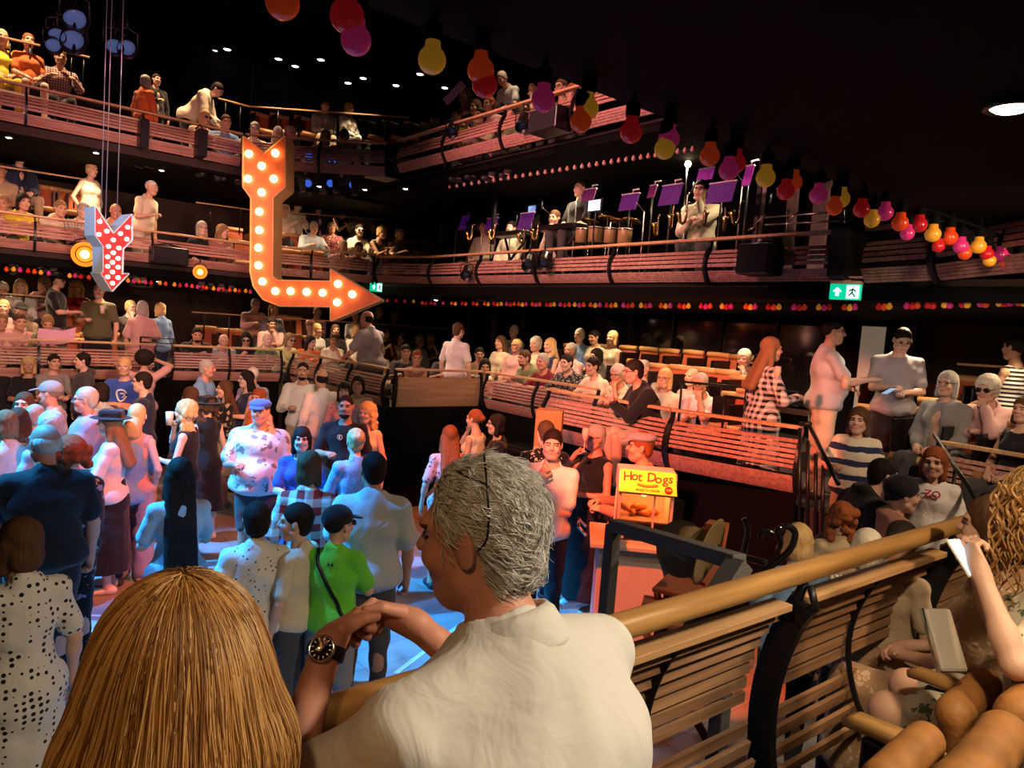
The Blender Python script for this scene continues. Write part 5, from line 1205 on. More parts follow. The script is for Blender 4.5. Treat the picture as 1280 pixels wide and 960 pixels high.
# folding stools lit red
ORW = mat('red_brown_stool', (.45, .12, .05), .5)
for k, (px, py, d, a) in enumerate(((868, 735, 3.3, .4), (885, 715, 3.5, 1.3), (850, 770, 3.1, 2.2))):
    c_ = at_depth(px, py, d); o = empty('folding_stool', (c_[0], c_[1], c_[2]-.45), a, ('red lit wooden folding stool under the hats', 'red lit wooden folding stool leaning behind the hats', 'red lit wooden folding stool against the cart foot')[k], 'stool')
    for s_ in (-1, 1):
        b = MB(); b.bar((-.16, s_*.15, 0), (.16, s_*.15, .45), .022, .03); b.bar((.16, s_*.13, 0), (-.16, s_*.13, .45), .022, .03); b.build('leg_pair', ORW, o)
    b = MB(); b.box((0, 0, .455), (.34, .30, .02)); b.build('seat_top', ORW, o, bevel=.004)
for (px, py, d, lb) in ((895, 672, 3.1, 'small orange paper carton among the black hooks'), (1000, 655, 3.6, None)):
    if lb: c_ = at_depth(px, py, d); o = empty('paper_carton', tuple(c_), .4, lb, 'carton'); b = MB(); b.box((0, 0, 0), (.07, .07, .13), taper=1.25); b.build('carton_body', mat('orange_card', (.55, .16, .06), .7), o)

# stairs at the end of the stalls front
BAL = empty('stair_railing', (5.5, 3.3, 1.0), 0, 'black steel railing and sloping handrail of the stairs by the standing man', 'railing')
def rel(px, py, X): return Vector(at_x(px, py, X))-Vector((5.5, 3.3, 1.0))
b = MB(); b.tube([rel(1012, 532, 5.6), rel(1048, 605, 5.1)], .018, 8); b.tube([rel(1000, 530, 5.6), rel(1014, 530, 5.6)], .02, 8); b.build('sloping_handrail', BLKM, BAL)
for px in (1000, 1010, 1020, 1029): b = MB(); b.tube([rel(px, 535+(px-1000)*1.6, 5.6), rel(px-1, 690, 5.6)], .015, 6); b.build('baluster', BLKM, BAL)
BAL2 = empty('stair_railing', (6.2, 2.4, 1.0), 0, 'slim sloping steel handrail over the child in the lettered white T-shirt', 'railing')
p_a, p_b = Vector(at_depth(1168, 543, 5.7)), Vector(at_depth(1230, 640, 4.2)); b = MB(); b.tube([p_a-Vector((6.2, 2.4, 1.0)), p_b-Vector((6.2, 2.4, 1.0))], .016, 8); b.build('sloping_handrail', BLKM, BAL2)
for f_ in (.1, .5, .95): pp = p_a.lerp(p_b, f_)-Vector((6.2, 2.4, 1.0)); b = MB(); b.tube([pp, pp-Vector((0, 0, .8))], .012, 6); b.build('post', BLKM, BAL2)
# cabinet / platform behind the middle group
b = MB(); b.box((5.75, 7.3, .55), (.6, 2.0, 1.1)); tag(b.build('trim_1', BLK, fix=False), kind='structure')
# ledge handrails of the front stalls gangway
G2 = 'black tube rails by the gangway'
for k, (a, b_, X) in enumerate((((850, 477), (998, 490), 6.6), ((905, 495), (998, 508), 6.5))):
    o = empty('gangway_rail', tuple(at_x(*a, X)), 0, ('upper black tube rail passing in front of the gingham dress', 'lower black tube rail passing in front of the gingham dress')[k], 'railing')
    b = MB(); d_ = Vector(at_x(*b_, X))-Vector(at_x(*a, X)); b.tube([(0, 0, 0), d_], .014, 8); b.build('tube', BLKM, o); b = MB(); b.tube([d_*.02, d_*.02-Vector((0, 0, .5))], .014, 8); b.build('post', BLKM, o); b = MB(); b.tube([d_*.6, d_*.6-Vector((0, 0, .5))], .014, 8); b.build('post', BLKM, o)
o = empty('gangway_rail', tuple(at_y(176, 421, 12.6)), 0, 'black double rail in front of the chatting trio on the far left', 'railing'); q = Vector(at_y(219, 424, 12.6))-Vector(at_y(176, 421, 12.6))
for dz in (0, -.08): b = MB(); b.tube([(0, 0, dz), q+Vector((0, 0, dz))], .012, 6); b.build('tube', mat('worn_steel', (.16, .12, .10), .4, .6), o)
for f_ in (0, 1): b = MB(); b.tube([q*f_, q*f_-Vector((0, 0, .6))], .012, 6); b.build('post', BLKM, o)

# ---------------------------------------------------------------- band on the middle gallery
PUR = mat('purple_stand_board', (.07, .012, .15), .5, var=.3, emit=(.13, .012, .30), es=.14); PURP = mat('magenta_stand_board', (.30, .03, .34), .5, emit=(.4, .03, .45), es=.15)  # stand boards are no lamps; a faint glow is put into their colour
SHLF = mat('pale_stand_edge', (.65, .55, .60), .4); BRASS = mat('polished_brass', (.75, .50, .20), .22, 1.0)
DESK = glow('desk_lamp_glow', (1.0, .72, .40), 18.0)
def music_stand(px, py, w_, h_, X, label, m=PUR, z=3.30, tilt=.25, lamp=True):
    c_ = at_x(px, py, X); o = empty('music_stand', (c_[0], c_[1], z), pi, label, 'music stand', None)
    H_ = c_[2]-z; dep = float((c_-CAM0) @ CF); w_ = w_*dep/F_PX; h_ = h_*dep/F_PX
    M = Matrix.Rotation(-tilt, 3, 'Y')
    b = MB(); b.box((0, 0, H_), (.012, w_, h_), M=M); b.build('desk_board', m, o, bevel=.003)
    b = MB(); b.box(Vector((0, 0, H_))+M @ Vector((0.0, 0, h_/2+.006)), (.03, w_*1.03, .012), M=M); b.build('top_edge', SHLF, o)
    b = MB(); b.tube([(-.02, 0, H_-h_*.2), (-.03, 0, .03)], .012, 8); b.build('pole', BLKM, o)
    for k in range(3): a = k*2.1; b = MB(); b.tube([(-.03, 0, .18), (-.03+.22*cos(a), .22*sin(a), .01)], .009, 6); b.build('leg', BLKM, o)
    if lamp:
        b = MB(); p0_ = Vector((-.02, w_*.1, H_+h_/2)); b.tube([p0_, p0_+Vector((-.02, 0, .06)), p0_+Vector((-.06, 0, .07))], .005, 6); b.tube([p0_+Vector((-.06, -.05, .065)), p0_+Vector((-.06, .05, .065))], .010, 8); b.build('clip_lamp', SHLF, o)
    return o
MS = [(736, 244, 22, 15, 6.8, 'dull plum music stand above the bright blue screen', mat('plum_board', (.11, .015, .09), .5, emit=(.12, .01, .10), es=.25)), (786, 253, 29, 21, 6.6, 'purple music stand in front of the player behind, middle of the band'),  # plum boards get the same faint glow in their colour
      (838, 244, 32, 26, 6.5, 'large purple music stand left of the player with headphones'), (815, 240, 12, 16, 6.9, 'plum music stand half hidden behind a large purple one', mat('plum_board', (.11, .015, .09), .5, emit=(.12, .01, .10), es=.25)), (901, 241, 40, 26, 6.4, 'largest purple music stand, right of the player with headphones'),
      (580, 279, 17, 18, 7.2, 'dark purple music stand at the far left of the band'), (614, 281, 22, 17, 7.1, 'dark purple music stand second from the left of the band'), (657, 277, 27, 22, 6.9, 'purple music stand under the small blue monitor'),
      (882, 218, 24, 15, 7.4, 'bright magenta stand seen behind the headphones', PURP), (935, 220, 12, 26, 6.9, 'narrow magenta stand at the right end of the band', PURP)]
for t in MS: music_stand(*t)
def screen(px, py, w_, h_, X, label, m):
    c_ = at_x(px, py, X); dep = float((c_-CAM0) @ CF); w_ *= dep/F_PX; h_ *= dep/F_PX
    o = empty('monitor', (c_[0], c_[1], c_[2]), pi, label, 'monitor'); b = MB(); b.box((0, 0, 0), (.03, w_+.03, h_+.03)); b.build('housing', BLKM, o, bevel=.004)
    b = MB(); b.box((.018, 0, 0), (.004, w_, h_)); b.build('display', m, o); b = MB(); b.tube([(-.01, 0, -h_/2), (-.01, 0, 3.32-c_[2])], .012, 6); b.build('stand_pole', BLKM, o)
sm, N, L, P = nt('blue_screen'); v_ = N.new('ShaderNodeTexNoise'); v_.inputs['Scale'].default_value = 60; tc = N.new('ShaderNodeTexCoord'); L.new(tc.outputs['Object'], v_.inputs[0])
cr = N.new('ShaderNodeValToRGB'); cr.color_ramp.elements[0].color = (.02, .22, .6, 1); cr.color_ramp.elements[0].position = .4; cr.color_ramp.elements[1].color = (.45, .85, 1, 1); cr.color_ramp.elements[1].position = .6; L.new(v_.outputs[0], cr.inputs[0]); L.new(cr.outputs[0], P.inputs['Emission Color']); P.inputs['Emission Strength'].default_value = 1.3
screen(744, 257, 21, 13, 6.45, 'small bright blue screen in the middle of the band', sm)
screen(666, 262, 14, 8, 7.2, 'small plain blue monitor behind a purple stand', mat('flat_blue_screen', (.02, .1, .3), .4, emit=(.08, .26, .75), es=.9))
# band instruments: stands, cymbals, saxophones, keyboards
def mic_stand(px, X, z1, label):
    p = at_x(px, 260, X); o = empty('microphone_stand', (p[0], p[1], 3.30), RNG.uniform(0, 6), label, 'microphone stand', 'thin microphone stands of the band')
    b = MB(); b.tube([(0, 0, 0), (0, 0, z1)], .008, 6); b.build('pole', mat('grey_metal_tube', (.4, .38, .34), .3, .8), o); b = MB(); b.tube([(0, 0, z1), (.18, .05, z1+.1)], .006, 6); b.build('boom', CHROME, o)
    b = MB(); b.lathe([(.0004, 0), (.018, .01), (.02, .04), (.012, .07), (.01, .13), (.0004, .13)], (.18, .05, z1+.06), 10); b.build('microphone', BLKM, o)
for k, px in enumerate((604, 640, 690, 720, 765, 806, 858, 925, 945, 572)): mic_stand(px, 6.9+.1*(k % 3), .85+.1*(k % 4), 'thin microphone stand %s' % ('between the two left music stands', 'left of the purple stand under the small monitor', 'right of the small monitor', 'left of the bright blue screen', 'right of the bright blue screen', 'beside the middle purple stand', 'beside the lamp left of the headphones player', 'left of the narrow magenta stand', 'right of the narrow magenta stand', 'at the far left of the band')[k])
def cymbal(px, py, X, r_, label):
    p = at_x(px, py, X); o = empty('cymbal_stand', (p[0], p[1], 3.30), 0, label, 'cymbal', 'cymbals of the drum kit')
    b = MB(); b.lathe([(.0004, .02), (r_*.2, .015), (r_, -.01), (r_, -.014), (.0004, .0)], (0, 0, p[2]-3.30), 22, M=Matrix.Rotation(.2, 3, 'Y')); b.build('cymbal_disc', BRASS, o, fix=False)
    b = MB(); b.tube([(0, 0, 0), (0, 0, p[2]-3.30)], .009, 6); b.build('pole', CHROME, o)
for k, (px, py) in enumerate(((775, 276), (760, 272), (738, 276), (790, 275))): cymbal(px, py, 6.75, .13, 'brass cymbal on its stand %s' % ('under the middle purple stand', 'just right below the bright blue screen', 'left below the bright blue screen', 'rightmost of the drum kit')[k])
for k, (px, py, r_) in enumerate(((745, 291, .10), (763, 292, .08), (727, 292, .08), (781, 293, .09))):
    p = at_x(px, py, 6.6); o = empty('drum', tuple(p), 0, 'chrome rimmed drum %s' % ('in the middle of the kit', 'right of the middle of the kit', 'at the left of the kit', 'at the right of the kit')[k], 'drum', 'drums of the kit')
    b = MB(); b.lathe([(r_, -.12), (r_, .05), (r_*.98, .06)], (0, 0, 0), 20); b.build('shell', mat('drum_shell', (.35, .22, .10), .3), o, fix=False); b = MB(); b.lathe([(r_*1.03, .05), (r_*1.04, .07), (.0004, .066)], (0, 0, 0), 20); b.build('drum_head', mat('drum_skin', (.75, .68, .55), .5), o, fix=False)
    b = MB(); b.lathe([(r_*1.04, .045), (r_*1.06, .055), (r_*1.04, .065)], (0, 0, 0), 20); b.build('hoop', CHROME, o, fix=False)
def keyboard(px, py, X, w_, label):
    p = at_x(px, py, X); o = empty('keyboard', (p[0], p[1], p[2]), pi/2, label, 'keyboard'); b = MB(); b.box((0, 0, 0), (w_, .28, .07)); b.build('case', BLKM, o, bevel=.008)
    b = MB(); [b.box((-w_*.46+w_*.92*k/36, -.05, .04), (w_*.92/40, .13, .012)) for k in range(37)]; b.build('keys', mat('ivory_keys', (.8, .72, .58), .4), o)
    for s_ in (-1, 1): b = MB(); b.bar((s_*.3, -.1, -.04), (-s_*.3, .1, 3.32-p[2]), .03, .03); b.build('stand_leg', BLKM, o)
keyboard(700, 285, 6.8, .9, 'black keyboard with ivory keys left of the drum kit'); keyboard(640, 293, 6.9, .8, 'black keyboard with ivory keys at the left of the band')
def sax(px, py, X, label):
    p = at_x(px, py, X); o = empty('saxophone', tuple(p), radians(RNG.uniform(120, 240)), label, 'saxophone', 'brass instruments of the band', .55)
    b = MB(); b.tube([(-.10, 0, .26), (-.04, 0, .29), (0, 0, .26), (0, 0, .0), (.02, 0, -.12), (.07, 0, -.16), (.12, 0, -.12), (.14, 0, .0), (.17, 0, .08)], [.007, .010, .013, .022, .030, .034, .038, .045, .075], 14); b.build('body_tube', BRASS, o)
    b = MB(); [b.lathe([(.0004, 0), (.016, 0), (.016, .006), (.0004, .006)], (.02, .012, .2-.04*k), 10, M=Matrix.Rotation(pi/2, 3, 'Y')) for k in range(8)]; b.tube([(.03, .02, .22), (.03, .02, -.1)], .004, 6); b.build('key_work', CHROME, o)
for k, (px, py) in enumerate(((840, 275), (858, 270), (880, 272), (905, 278), (925, 270), (822, 285), (590, 293), (618, 292), (655, 296), (672, 292))): sax(px, py, 6.55, 'gleaming brass horn %s' % ('left of the headphones player', 'at the left elbow of the headphones player', 'held up before the headphones player', 'below the largest purple stand', 'at the right end of the band', 'low beside the big purple stand', 'below the far left stand', 'below the second left stand', 'below the purple stand under the monitor', 'right below the small monitor')[k])
o = empty('desk_lamp', tuple(at_x(860, 205, 7.0)), 0, 'glowing lamp on a pole left of the headphones player', 'lamp'); b = MB(); b.lathe([(.0004, -.04), (.03, -.03), (.04, 0), (.03, .03), (.0004, .04)], (0, 0, 0), 12); b.build('bulb', DESK, o, fix=False); b = MB(); b.tube([(0, 0, -.03), (0, 0, -1.1)], .012, 6); b.build('pole', CHROME, o)
# window grid and frame round the band
fr = empty('band_booth_frame', tuple(at_x(553, 290, 6.9)), 0, 'black steel frame posts standing round the band', 'frame'); f0 = Vector(at_x(553, 290, 6.9))
for px in (552, 616, 945, 952): p = Vector(at_x(px, 290, 6.9))-f0; b = MB(); b.box(p+Vector((0, 0, .6)), (.05, .05, 1.6)); b.build('post', mat('pale_mullion', (.18, .16, .12), .5) if px == 952 else BLKM, fr)
gr_ = empty('gallery_railing', tuple(at_x(962, 270, 6.6)), 0, 'steel tube railing right of the band under the bulbs', 'railing'); g0 = Vector(at_x(962, 270, 6.6))
TUBE = mat('steel_tube', (.5, .46, .42), .25, .9)
for a, b_ in (((956, 272), (1066, 263)), ((956, 281), (1068, 275))): b = MB(); b.tube([Vector(at_x(*a, 6.5))-g0, Vector(at_x(*b_, 6.5))-g0], .010, 8); b.build('tube', TUBE, gr_)
for px in (1057, 985): b = MB(); b.tube([Vector(at_x(px, 262, 6.5))-g0, Vector(at_x(px-2, 296, 6.5))-g0], .010, 8); b.build('post', TUBE, gr_)
for a, b_ in (((942, 282), (958, 268)), ((983, 278), (999, 264)), ((935, 288), (945, 283))): b = MB(); b.tube([Vector(at_x(*a, 6.3))-g0, Vector(at_x(*b_, 6.3))-g0], .009, 8); b.build('strut', TUBE, gr_)
# ---------------------------------------------------------------- the crowd
CL = dict(W=(.74, .73, .70), C=(.68, .60, .44), K=(.012, .012, .014), N=(.02, .03, .08), G=(.26, .25, .24), D=(.07, .065, .065), P=(.62, .36, .34), B=(.20, .36, .62), S=(.40, .48, .55), Y=(.70, .55, .05), L=(.68, .66, .28), O=(.62, .14, .03),
          R=(.45, .03, .03), M=(.16, .015, .025), E=(.16, .21, .10), V=(.10, .10, .05), T=(.45, .34, .22), H=(.55, .46, .36), U=(.04, .10, .45), A=(.34, .30, .42), g=(.16, .66, .05), m=(.46, .50, .54), k=(.36, .33, .36), x=(.30, .14, .10))
def cc(code):
    if '/' in code:
        pt, rest = code.split('/'); return cloth({'d': 'dots', 'f': 'floral', 'c': 'check', 's': 'stripe', 'h': 'hstripe', 'p': 'print', 't': 'tiedye'}[pt[0]], CL[rest[0]], CL[rest[1]], float(pt[1:] or 1))
    return cloth('plain', CL[code])
def mk(t): 
    if t is None: return None
    k, c = t.split(':'); return (k, cc(c))
def place(p, ztop, face, label, s=None, h=None, zf=None, **kw):
    if 'top' in kw: kw['top'] = mk(kw['top'])
    if 'bot' in kw: kw['bot'] = mk(kw['bot'])
    if kw.get('shoe'): kw['shoe'] = mat('shoe_'+kw['shoe'], CL[kw['shoe']], .5)
    if kw.get('hat'): kw['hat'] = (kw['hat'].split(':')[0], cc(kw['hat'].split(':')[1]))
    ov = dict(kw.get('over') or {}); b = POSES[kw.get('pose', 'stand')]['head']
    if kw.get('turn') or kw.get('nod'): ov['head'] = (b[0]+kw.get('turn', 0), b[1]+kw.get('nod', 0), 0)
    if not kw.get('low'): kw.pop('low', None)
    if 'skin' not in kw: kw['skin'] = 'fptf'[int(abs(p[0]*7+p[1]*3)) % 4]
    if kw.get('pose') and kw.pop('low', False):
        b2 = POSES[kw['pose']]; ov.update(pz=.36, kL=(.34, .17, .44), kR=(.34, -.15, .44), aL=(.44, .17, .08), aR=(.42, -.15, .08), hL=(b2['hL'][0], b2['hL'][1], b2['hL'][2]-.20), hR=(b2['hR'][0], b2['hR'][1], b2['hR'][2]-.20)); kw['over'] = ov
    K = figure(kw.get('pose', 'stand'), kw.get('fem', False), kw.get('w', 1.0), kw.get('lod', 1), kw.get('child', False), ov or None, kw.get('face', True))
    topz = K['C'][2]+(.128 if kw.get('hs') not in ('afro',) else .165)*K['hs']+(.03 if kw.get('hat') else 0)
    if s is None: s = h/topz if h else 1.0
    a = radians(face); off = np.array([cos(a)*K['C'][0]-sin(a)*K['C'][1], sin(a)*K['C'][0]+cos(a)*K['C'][1]])*s
    return person((p[0]-off[0], p[1]-off[1], ztop-topz*s), face, label, s=s, **kw)[0]
VA = 51.6
def pit(px, py, h, a, label, **kw):
    """standing on the pit floor; a: 0 back to the camera, 90 towards the left of the picture, 180 facing the camera"""
    p = at_z(px, py, h); bear = math.degrees(atan2(p[1], p[0])); return place(p, h, bear+a, label, h=h, **kw)
def dp_(px, py, d, h, a, label, **kw):
    p = at_depth(px, py, d); bear = math.degrees(atan2(p[1], p[0])); return place(p, p[2], bear+a, label, h=h, **kw)
def row(px, py, plane, val, face, label, **kw):
    p = (at_y if plane == 'y' else at_x)(px, py, val); kw.setdefault('lod', 0); kw.setdefault('bot', 'trousers:D'); kw.setdefault('pose', 'sitrail')
    return place(p, p[2], face, label, s=kw.pop('sc', 1.0), **kw)
# --- pit, front to back
pit(25, 646, 1.63, 20, 'woman with a dark bob in a white polka dot dress at the lower left', fem=True, pose='stand', hs='bob', hc='br', top='dress_s_long:d1/WK', bot=None, shoe='W', skin='p', lod=1, turn=10)
pit(56, 528, 1.80, 5, 'large older man seen from behind in a black shirt with glasses, far left', pose='holdL', w=1.28, hs='thin', hc='wh', gl='clear', top='polo:K', bot='trousers:K', skin='r', turn=25)
pit(88, 545, 1.66, 20, 'person with long dark red curls just right of the bald man', fem=True, hs='curlylong', hc='au', top='blouse:f1/KA', bot='trousers:f1/KA', pose='hold2')
pit(225, 571, 1.62, 10, 'woman with very long straight dark hair seen from behind in a grey T-shirt', fem=True, hs='longest', hc='dk', top='tee:S', bot='skirt:K', pose='hold2', skin='p')
pit(322, 626, 1.50, 5, 'dark-haired boy in a white shirt with a tiny print, seen from behind', child=True, hs='short', hc='dk', top='loose:p1/WD', bot='trousers:N', pose='stand', skin='t', w=1.05)
pit(371, 628, 1.48, 60, 'dark-haired boy with a pale neck beside the green polo shirt, head turned', child=True, hs='short', hc='dk', top='tee:C', bot='trousers:D', pose='stand', skin='p', turn=25)
GB = pit(425, 626, 1.50, -12, 'boy in a bright green polo shirt with a black cap and a shoulder strap', child=True, hs='crop', hc='dk', top='polo:g', bot='trousers:G', pose='hold', hat='cap:K', gl='dark', skin='p', w=1.02, turn=-35)
pit(468, 564, 1.74, 0, 'man seen from behind in a loose beige grey shirt, wet looking dark hair', hs='short', hc='dk', top='loose:m', bot='trousers:D', pose='holdL', w=1.12, skin='t', turn=15)
pit(389, 563, 1.66, -10, 'person with brown hair in a red and white checked shirt', fem=True, hs='bob', hc='br', top='shirt:c.35/WR', bot='trousers:N', pose='hold', skin='p', turn=-20)
pit(378, 533, 1.60, 178, 'woman with a dark fringe in a blue dress facing the camera', fem=True, hs='fringe', hc='dk', top='dress_s:U', bot=None, pose='hold2', skin='p')
pit(445, 536, 1.62, 15, 'woman with a blonde gathered updo in a blue patterned blouse', fem=True, hs='updo', hc='bl', top='blouse:p1.5/BW', bot='skirt:B', pose='hold2', skin='p')
pit(326, 494, 1.80, 165, 'big man in a blue flat cap and white floral shirt holding a drink', w=1.34, hs='crop', hc='br', hat='flatcap:U', top='loose:f.8/WG', bot='shorts:D', pose='hold', skin='r')
KT = pit(433, 493, 1.78, 172, 'bearded man in a black T-shirt with a small chest emblem holding a wine glass', hs='crop', hc='dk', bd=True, top='tee:K', bot='trousers:K', pose='hold', w=1.1, skin='t')
pit(459, 503, 1.68, 150, 'woman with big blonde curls behind the black T-shirt', fem=True, hs='curly', hc='bl', top='tank:C', bot='skirt:C', pose='stand', skin='p')
pit(323, 486, 1.64, 150, 'ginger-haired woman half hidden behind the blue flat cap', fem=True, hs='updo', hc='au', top='tank:O', bot='skirt:O', skin='f')
pit(172, 504, 1.66, -25, 'short-haired blonde woman in a pale sleeveless top and lilac trousers', fem=True, hs='short', hc='bl', top='vest:P', bot='wide:A', pose='hips', shoe='W', skin='p', turn=20)
pit(138, 508, 1.66, 75, 'woman in a black flat brim hat and white top facing left', fem=True, hs='long', hc='lb', hat='hat:K', top='blouse:W', bot='midi:K', pose='hold2', shoe='W', skin='p')
pit(232, 500, 1.66, 70, 'woman with long blonde curls and a black vest drinking', fem=True, hs='curlylong', hc='bl', top='tank:K', bot='trousers:K', pose='drink', skin='p')
pit(259, 492, 1.64, 30, 'woman in a black hat and black dress with dark curls', fem=True, hs='curlylong', hc='br', hat='hat:K', top='dress_n:K', bot=None, pose='holdL', shoe='W', skin='p')
pit(238, 483, 1.66, 40, 'woman with straight brown hair behind the blonde curls', fem=True, hs='long', hc='br', top='tee:G', pose='stand')
pit(281, 475, 1.66, 100, 'woman with long brown hair holding her hand to her face', fem=True, hs='long', hc='br', top='blouse:f1/KT', bot='skirt:T', pose='face', shoe='G')
pit(107, 483, 1.76, 85, 'grey-haired man with glasses in an open mauve shirt', hs='short', hc='gr', gl='clear', top='loose:A', bot='trousers:N', pose='hold2', skin='r', w=1.1)
pit(62, 472, 1.78, 70, 'bearded man in a grey cap and pale T-shirt facing left', hs='crop', hc='lb', hat='cap:G', bd=True, top='tee:S', pose='holdL', skin='r')
pit(30, 490, 1.66, 160, 'woman with a dark headband near the left edge', fem=True, hs='long', hc='br', top='tee:W', pose='stand')
pit(23, 509, 1.62, 10, 'brown-haired woman seen from behind in a striped pale T-shirt, left edge', fem=True, hs='long', hc='br', top='tee:A', bot='trousers:D', skin='p')
pit(64, 515, 1.66, 10, 'grey-haired head just behind the bald man', hs='perm', hc='wh', fem=True, top='tee:S')
pit(7, 512, 1.64, 20, 'person in white half cut by the left edge', fem=True, hs='bob', hc='lb', top='tee:W')
pit(178, 464, 1.78, 80, 'dark-haired man with glasses in a navy T-shirt turned to the left', hs='short', hc='dk', gl='clear', top='tee:N', pose='holdL', skin='p')
pit(165, 520, 1.55, 20, 'fair-haired child behind the navy T-shirt man', child=True, hs='short', hc='bl', top='tee:B')
pit(125, 478, 1.62, 60, 'person in a teal top behind the grey-haired man', fem=True, hs='bob', hc='dk', top='tee:S')
pit(45, 505, 1.60, -30, 'person with light hair squeezed between the bald man and the left edge', fem=True, hs='short', hc='gr', top='tee:C')
# back of the pit, along the far wall
def wall(px, py, d, a, label, **kw): return dp_(px, py, d, kw.pop('h', 1.7), a, label, **kw)
wall(36, 445, 10.0, 178, 'blonde woman in a dark top leaning by the far wall', fem=True, hs='bob', hc='bl', top='tee:K', pose='hold2')
wall(68, 442, 10.2, 200, 'dark-haired man in a grey T-shirt by the far wall', hs='short', hc='dk', top='tee:G', pose='hold2')
wall(103, 440, 10.2, 100, 'dark-haired man in a dark hoodie facing left by the far wall', hs='short', hc='dk', top='hoodie:D', pose='stand', h=1.75)
BT = wall(156, 446, 9.3, 165, 'man with short fair hair in a blue T-shirt with a white ring', hs='short', hc='bl', top='tee:U', pose='folded', h=1.76, w=1.1)
wall(181, 437, 10.0, 0, 'person with a big dark afro and both hands raised, far wall', fem=True, hs='afro', hc='dk', top='tee:P', pose='raise2', h=1.7, skin='t')
wall(3, 438, 10.0, 180, 'person in black cut by the left edge, by the far wall', hs='short', hc='br', top='tee:K')
wall(260, 449, 9.6, 250, 'grey-haired man in a bright blue shirt leaning forward', hs='short', hc='gr', top='shirt:B', pose='hold2', skin='r', h=1.76)
wall(308, 463, 9.4, 110, 'smiling dark-haired woman with glasses in a navy vest', fem=True, hs='long', hc='dk', gl='clear', top='vest:N', bot='wide:N', pose='hold2', skin='p', h=1.66)
wall(316, 458, 10.2, 30, 'balding man in lilac behind the woman in the navy vest', hs='crop', hc='wh', top='tee:A', h=1.75, skin='r')
wall(379, 452, 9.7, 175, 'dark bearded man in a white long-sleeved shirt', hs='crop', hc='dk', bd=True, top='shirt:W', bot='trousers:T', pose='hold', h=1.80, skin='t')
wall(402, 461, 9.15, 30, 'man in a white shirt seen from behind beside the bearded man', hs='thin', hc='dk', top='shirt:W', bot='trousers:T', pose='hold', h=1.74, skin='t')
wall(431, 477, 8.9, 175, 'woman with dark wavy hair in a patterned top, far side of the pit', fem=True, hs='fringe', hc='dk', top='blouse:p1/PK', h=1.62)
wall(448, 469, 9.1, 170, 'woman with a dark bob and a beige blouse, far side of the pit', fem=True, hs='bob', hc='dk', top='blouse:C', h=1.66, skin='t')
# middle group lit orange
pit(563, 531, 1.62, 12, 'woman with long auburn hair in a floral dress seen from behind', fem=True, hs='long', hc='au', top='dress_s:f1.4/PD', bot=None)
pit(594, 511, 1.66, 60, 'woman lit bright orange, one hand raised to her hair', fem=True, hs='bun', hc='au', top='tank:C', bot='skirt:C', pose='face')
pit(621, 517, 1.66, 95, 'dark-haired woman in black with glasses behind the orange lit woman', fem=True, hs='bob', hc='dk', gl='clear', top='blouse:K', bot='skirt:K', pose='talk')
dp_(683, 525, 6.6, 1.74, 20, 'short-haired man in a bold floral shirt behind the white shirt', hs='short', hc='br', top='loose:f1.6/KC', pose='chin')
AB = dp_(692, 536, 5.7, 1.78, 165, 'man in a white shirt with an armband, fist at his chin', hs='short', hc='dk', top='polo:W', bot='trousers:K', pose='chin', w=1.0, turn=15, skin='p')
dp_(745, 530, 6.2, 1.66, 130, 'woman with short fair hair and glasses in a long black dress, drinking', fem=True, w=1.3, hs='short', hc='gr', gl='clear', top='dress_n_long:K', bot=None, pose='drink', shoe='W', skin='r')
dp_(802, 534, 5.80, 1.86, 100, 'vendor in a flat cap standing behind the hot dog cart', hs='short', hc='au', hat='flatcap:k', top='shirt:x', pose='hold2', skin='r', w=1.1)
# --- standing on the stalls level, right
dp_(966, 421, 6.75, 1.66, -62, 'woman in a gingham midi dress with long fair hair holding a flute glass', fem=True, hs='long', hc='lb', top='dress_l_long:c.7/KW', bot=None, pose='hold', skin='f', w=1.1, turn=-8)
dp_(1044, 399, 6.9, 1.76, -75, 'man in a grey T-shirt and beige shorts gesturing with a beer', hs='crop', hc='dk', gl='clear', top='tee:m', bot='shorts:C', pose='talk', w=1.22, skin='f', turn=-12)
dp_(1130, 409, 6.9, 1.72, 185, 'young man with glasses in a taupe T-shirt looking at his phone', hs='crop', hc='dk', gl='clear', top='tee:k', bot='shorts:K', pose='phone', w=1.08, skin='p', turn=10)
dp_(1075, 508, 5.7, 1.42, 168, 'child with shoulder-length hair in a tie-dye striped T-shirt on the stairs', child=True, hs='bob', hc='br', top='loose:t/CN', bot='trousers:T', pose='hold', skin='f', w=1.05)
dp_(1106, 573, 4.9, 1.60, -60, 'dark-haired man in black leaning forward on the stairs', hs='short', hc='dk', top='hoodie:K', pose='stand', over=dict(lean=25), w=1.1)
dp_(1132, 591, 4.5, 1.50, -70, 'boy in a black beanie and brown hoodie', child=True, hs='crop', hc='dk', hat='beanie:K', top='hoodie:x', pose='stand', skin='f')
ZO = dp_(1170, 558, 4.7, 1.36, 172, 'fair-haired child in a white T-shirt with red letters', child=True, hs='bob', hc='au', top='loose:W', pose='stand', skin='f')
text('chest_lettering', 'ZO', .085, (.156, .035, 1.385), Matrix.Rotation(pi/2, 4, 'Z') @ Matrix.Rotation(pi/2, 4, 'X'), REDP, [c for c in ZO.children if c.name.startswith('loose')][0], ext=.004)
dp_(1053, 628, 4.1, 1.25, 20, 'person with tousled red brown hair seen from behind, below the stairs', fem=True, hs='curly', hc='au', top='tee:T', pose='stand', skin='f')
dp_(1000, 653, 3.35, 1.25, 10, 'blonde head seen from behind above a blue top, beside the black hooks', fem=True, hs='bob', hc='bl', top='tee:B', pose='stand', skin='p')
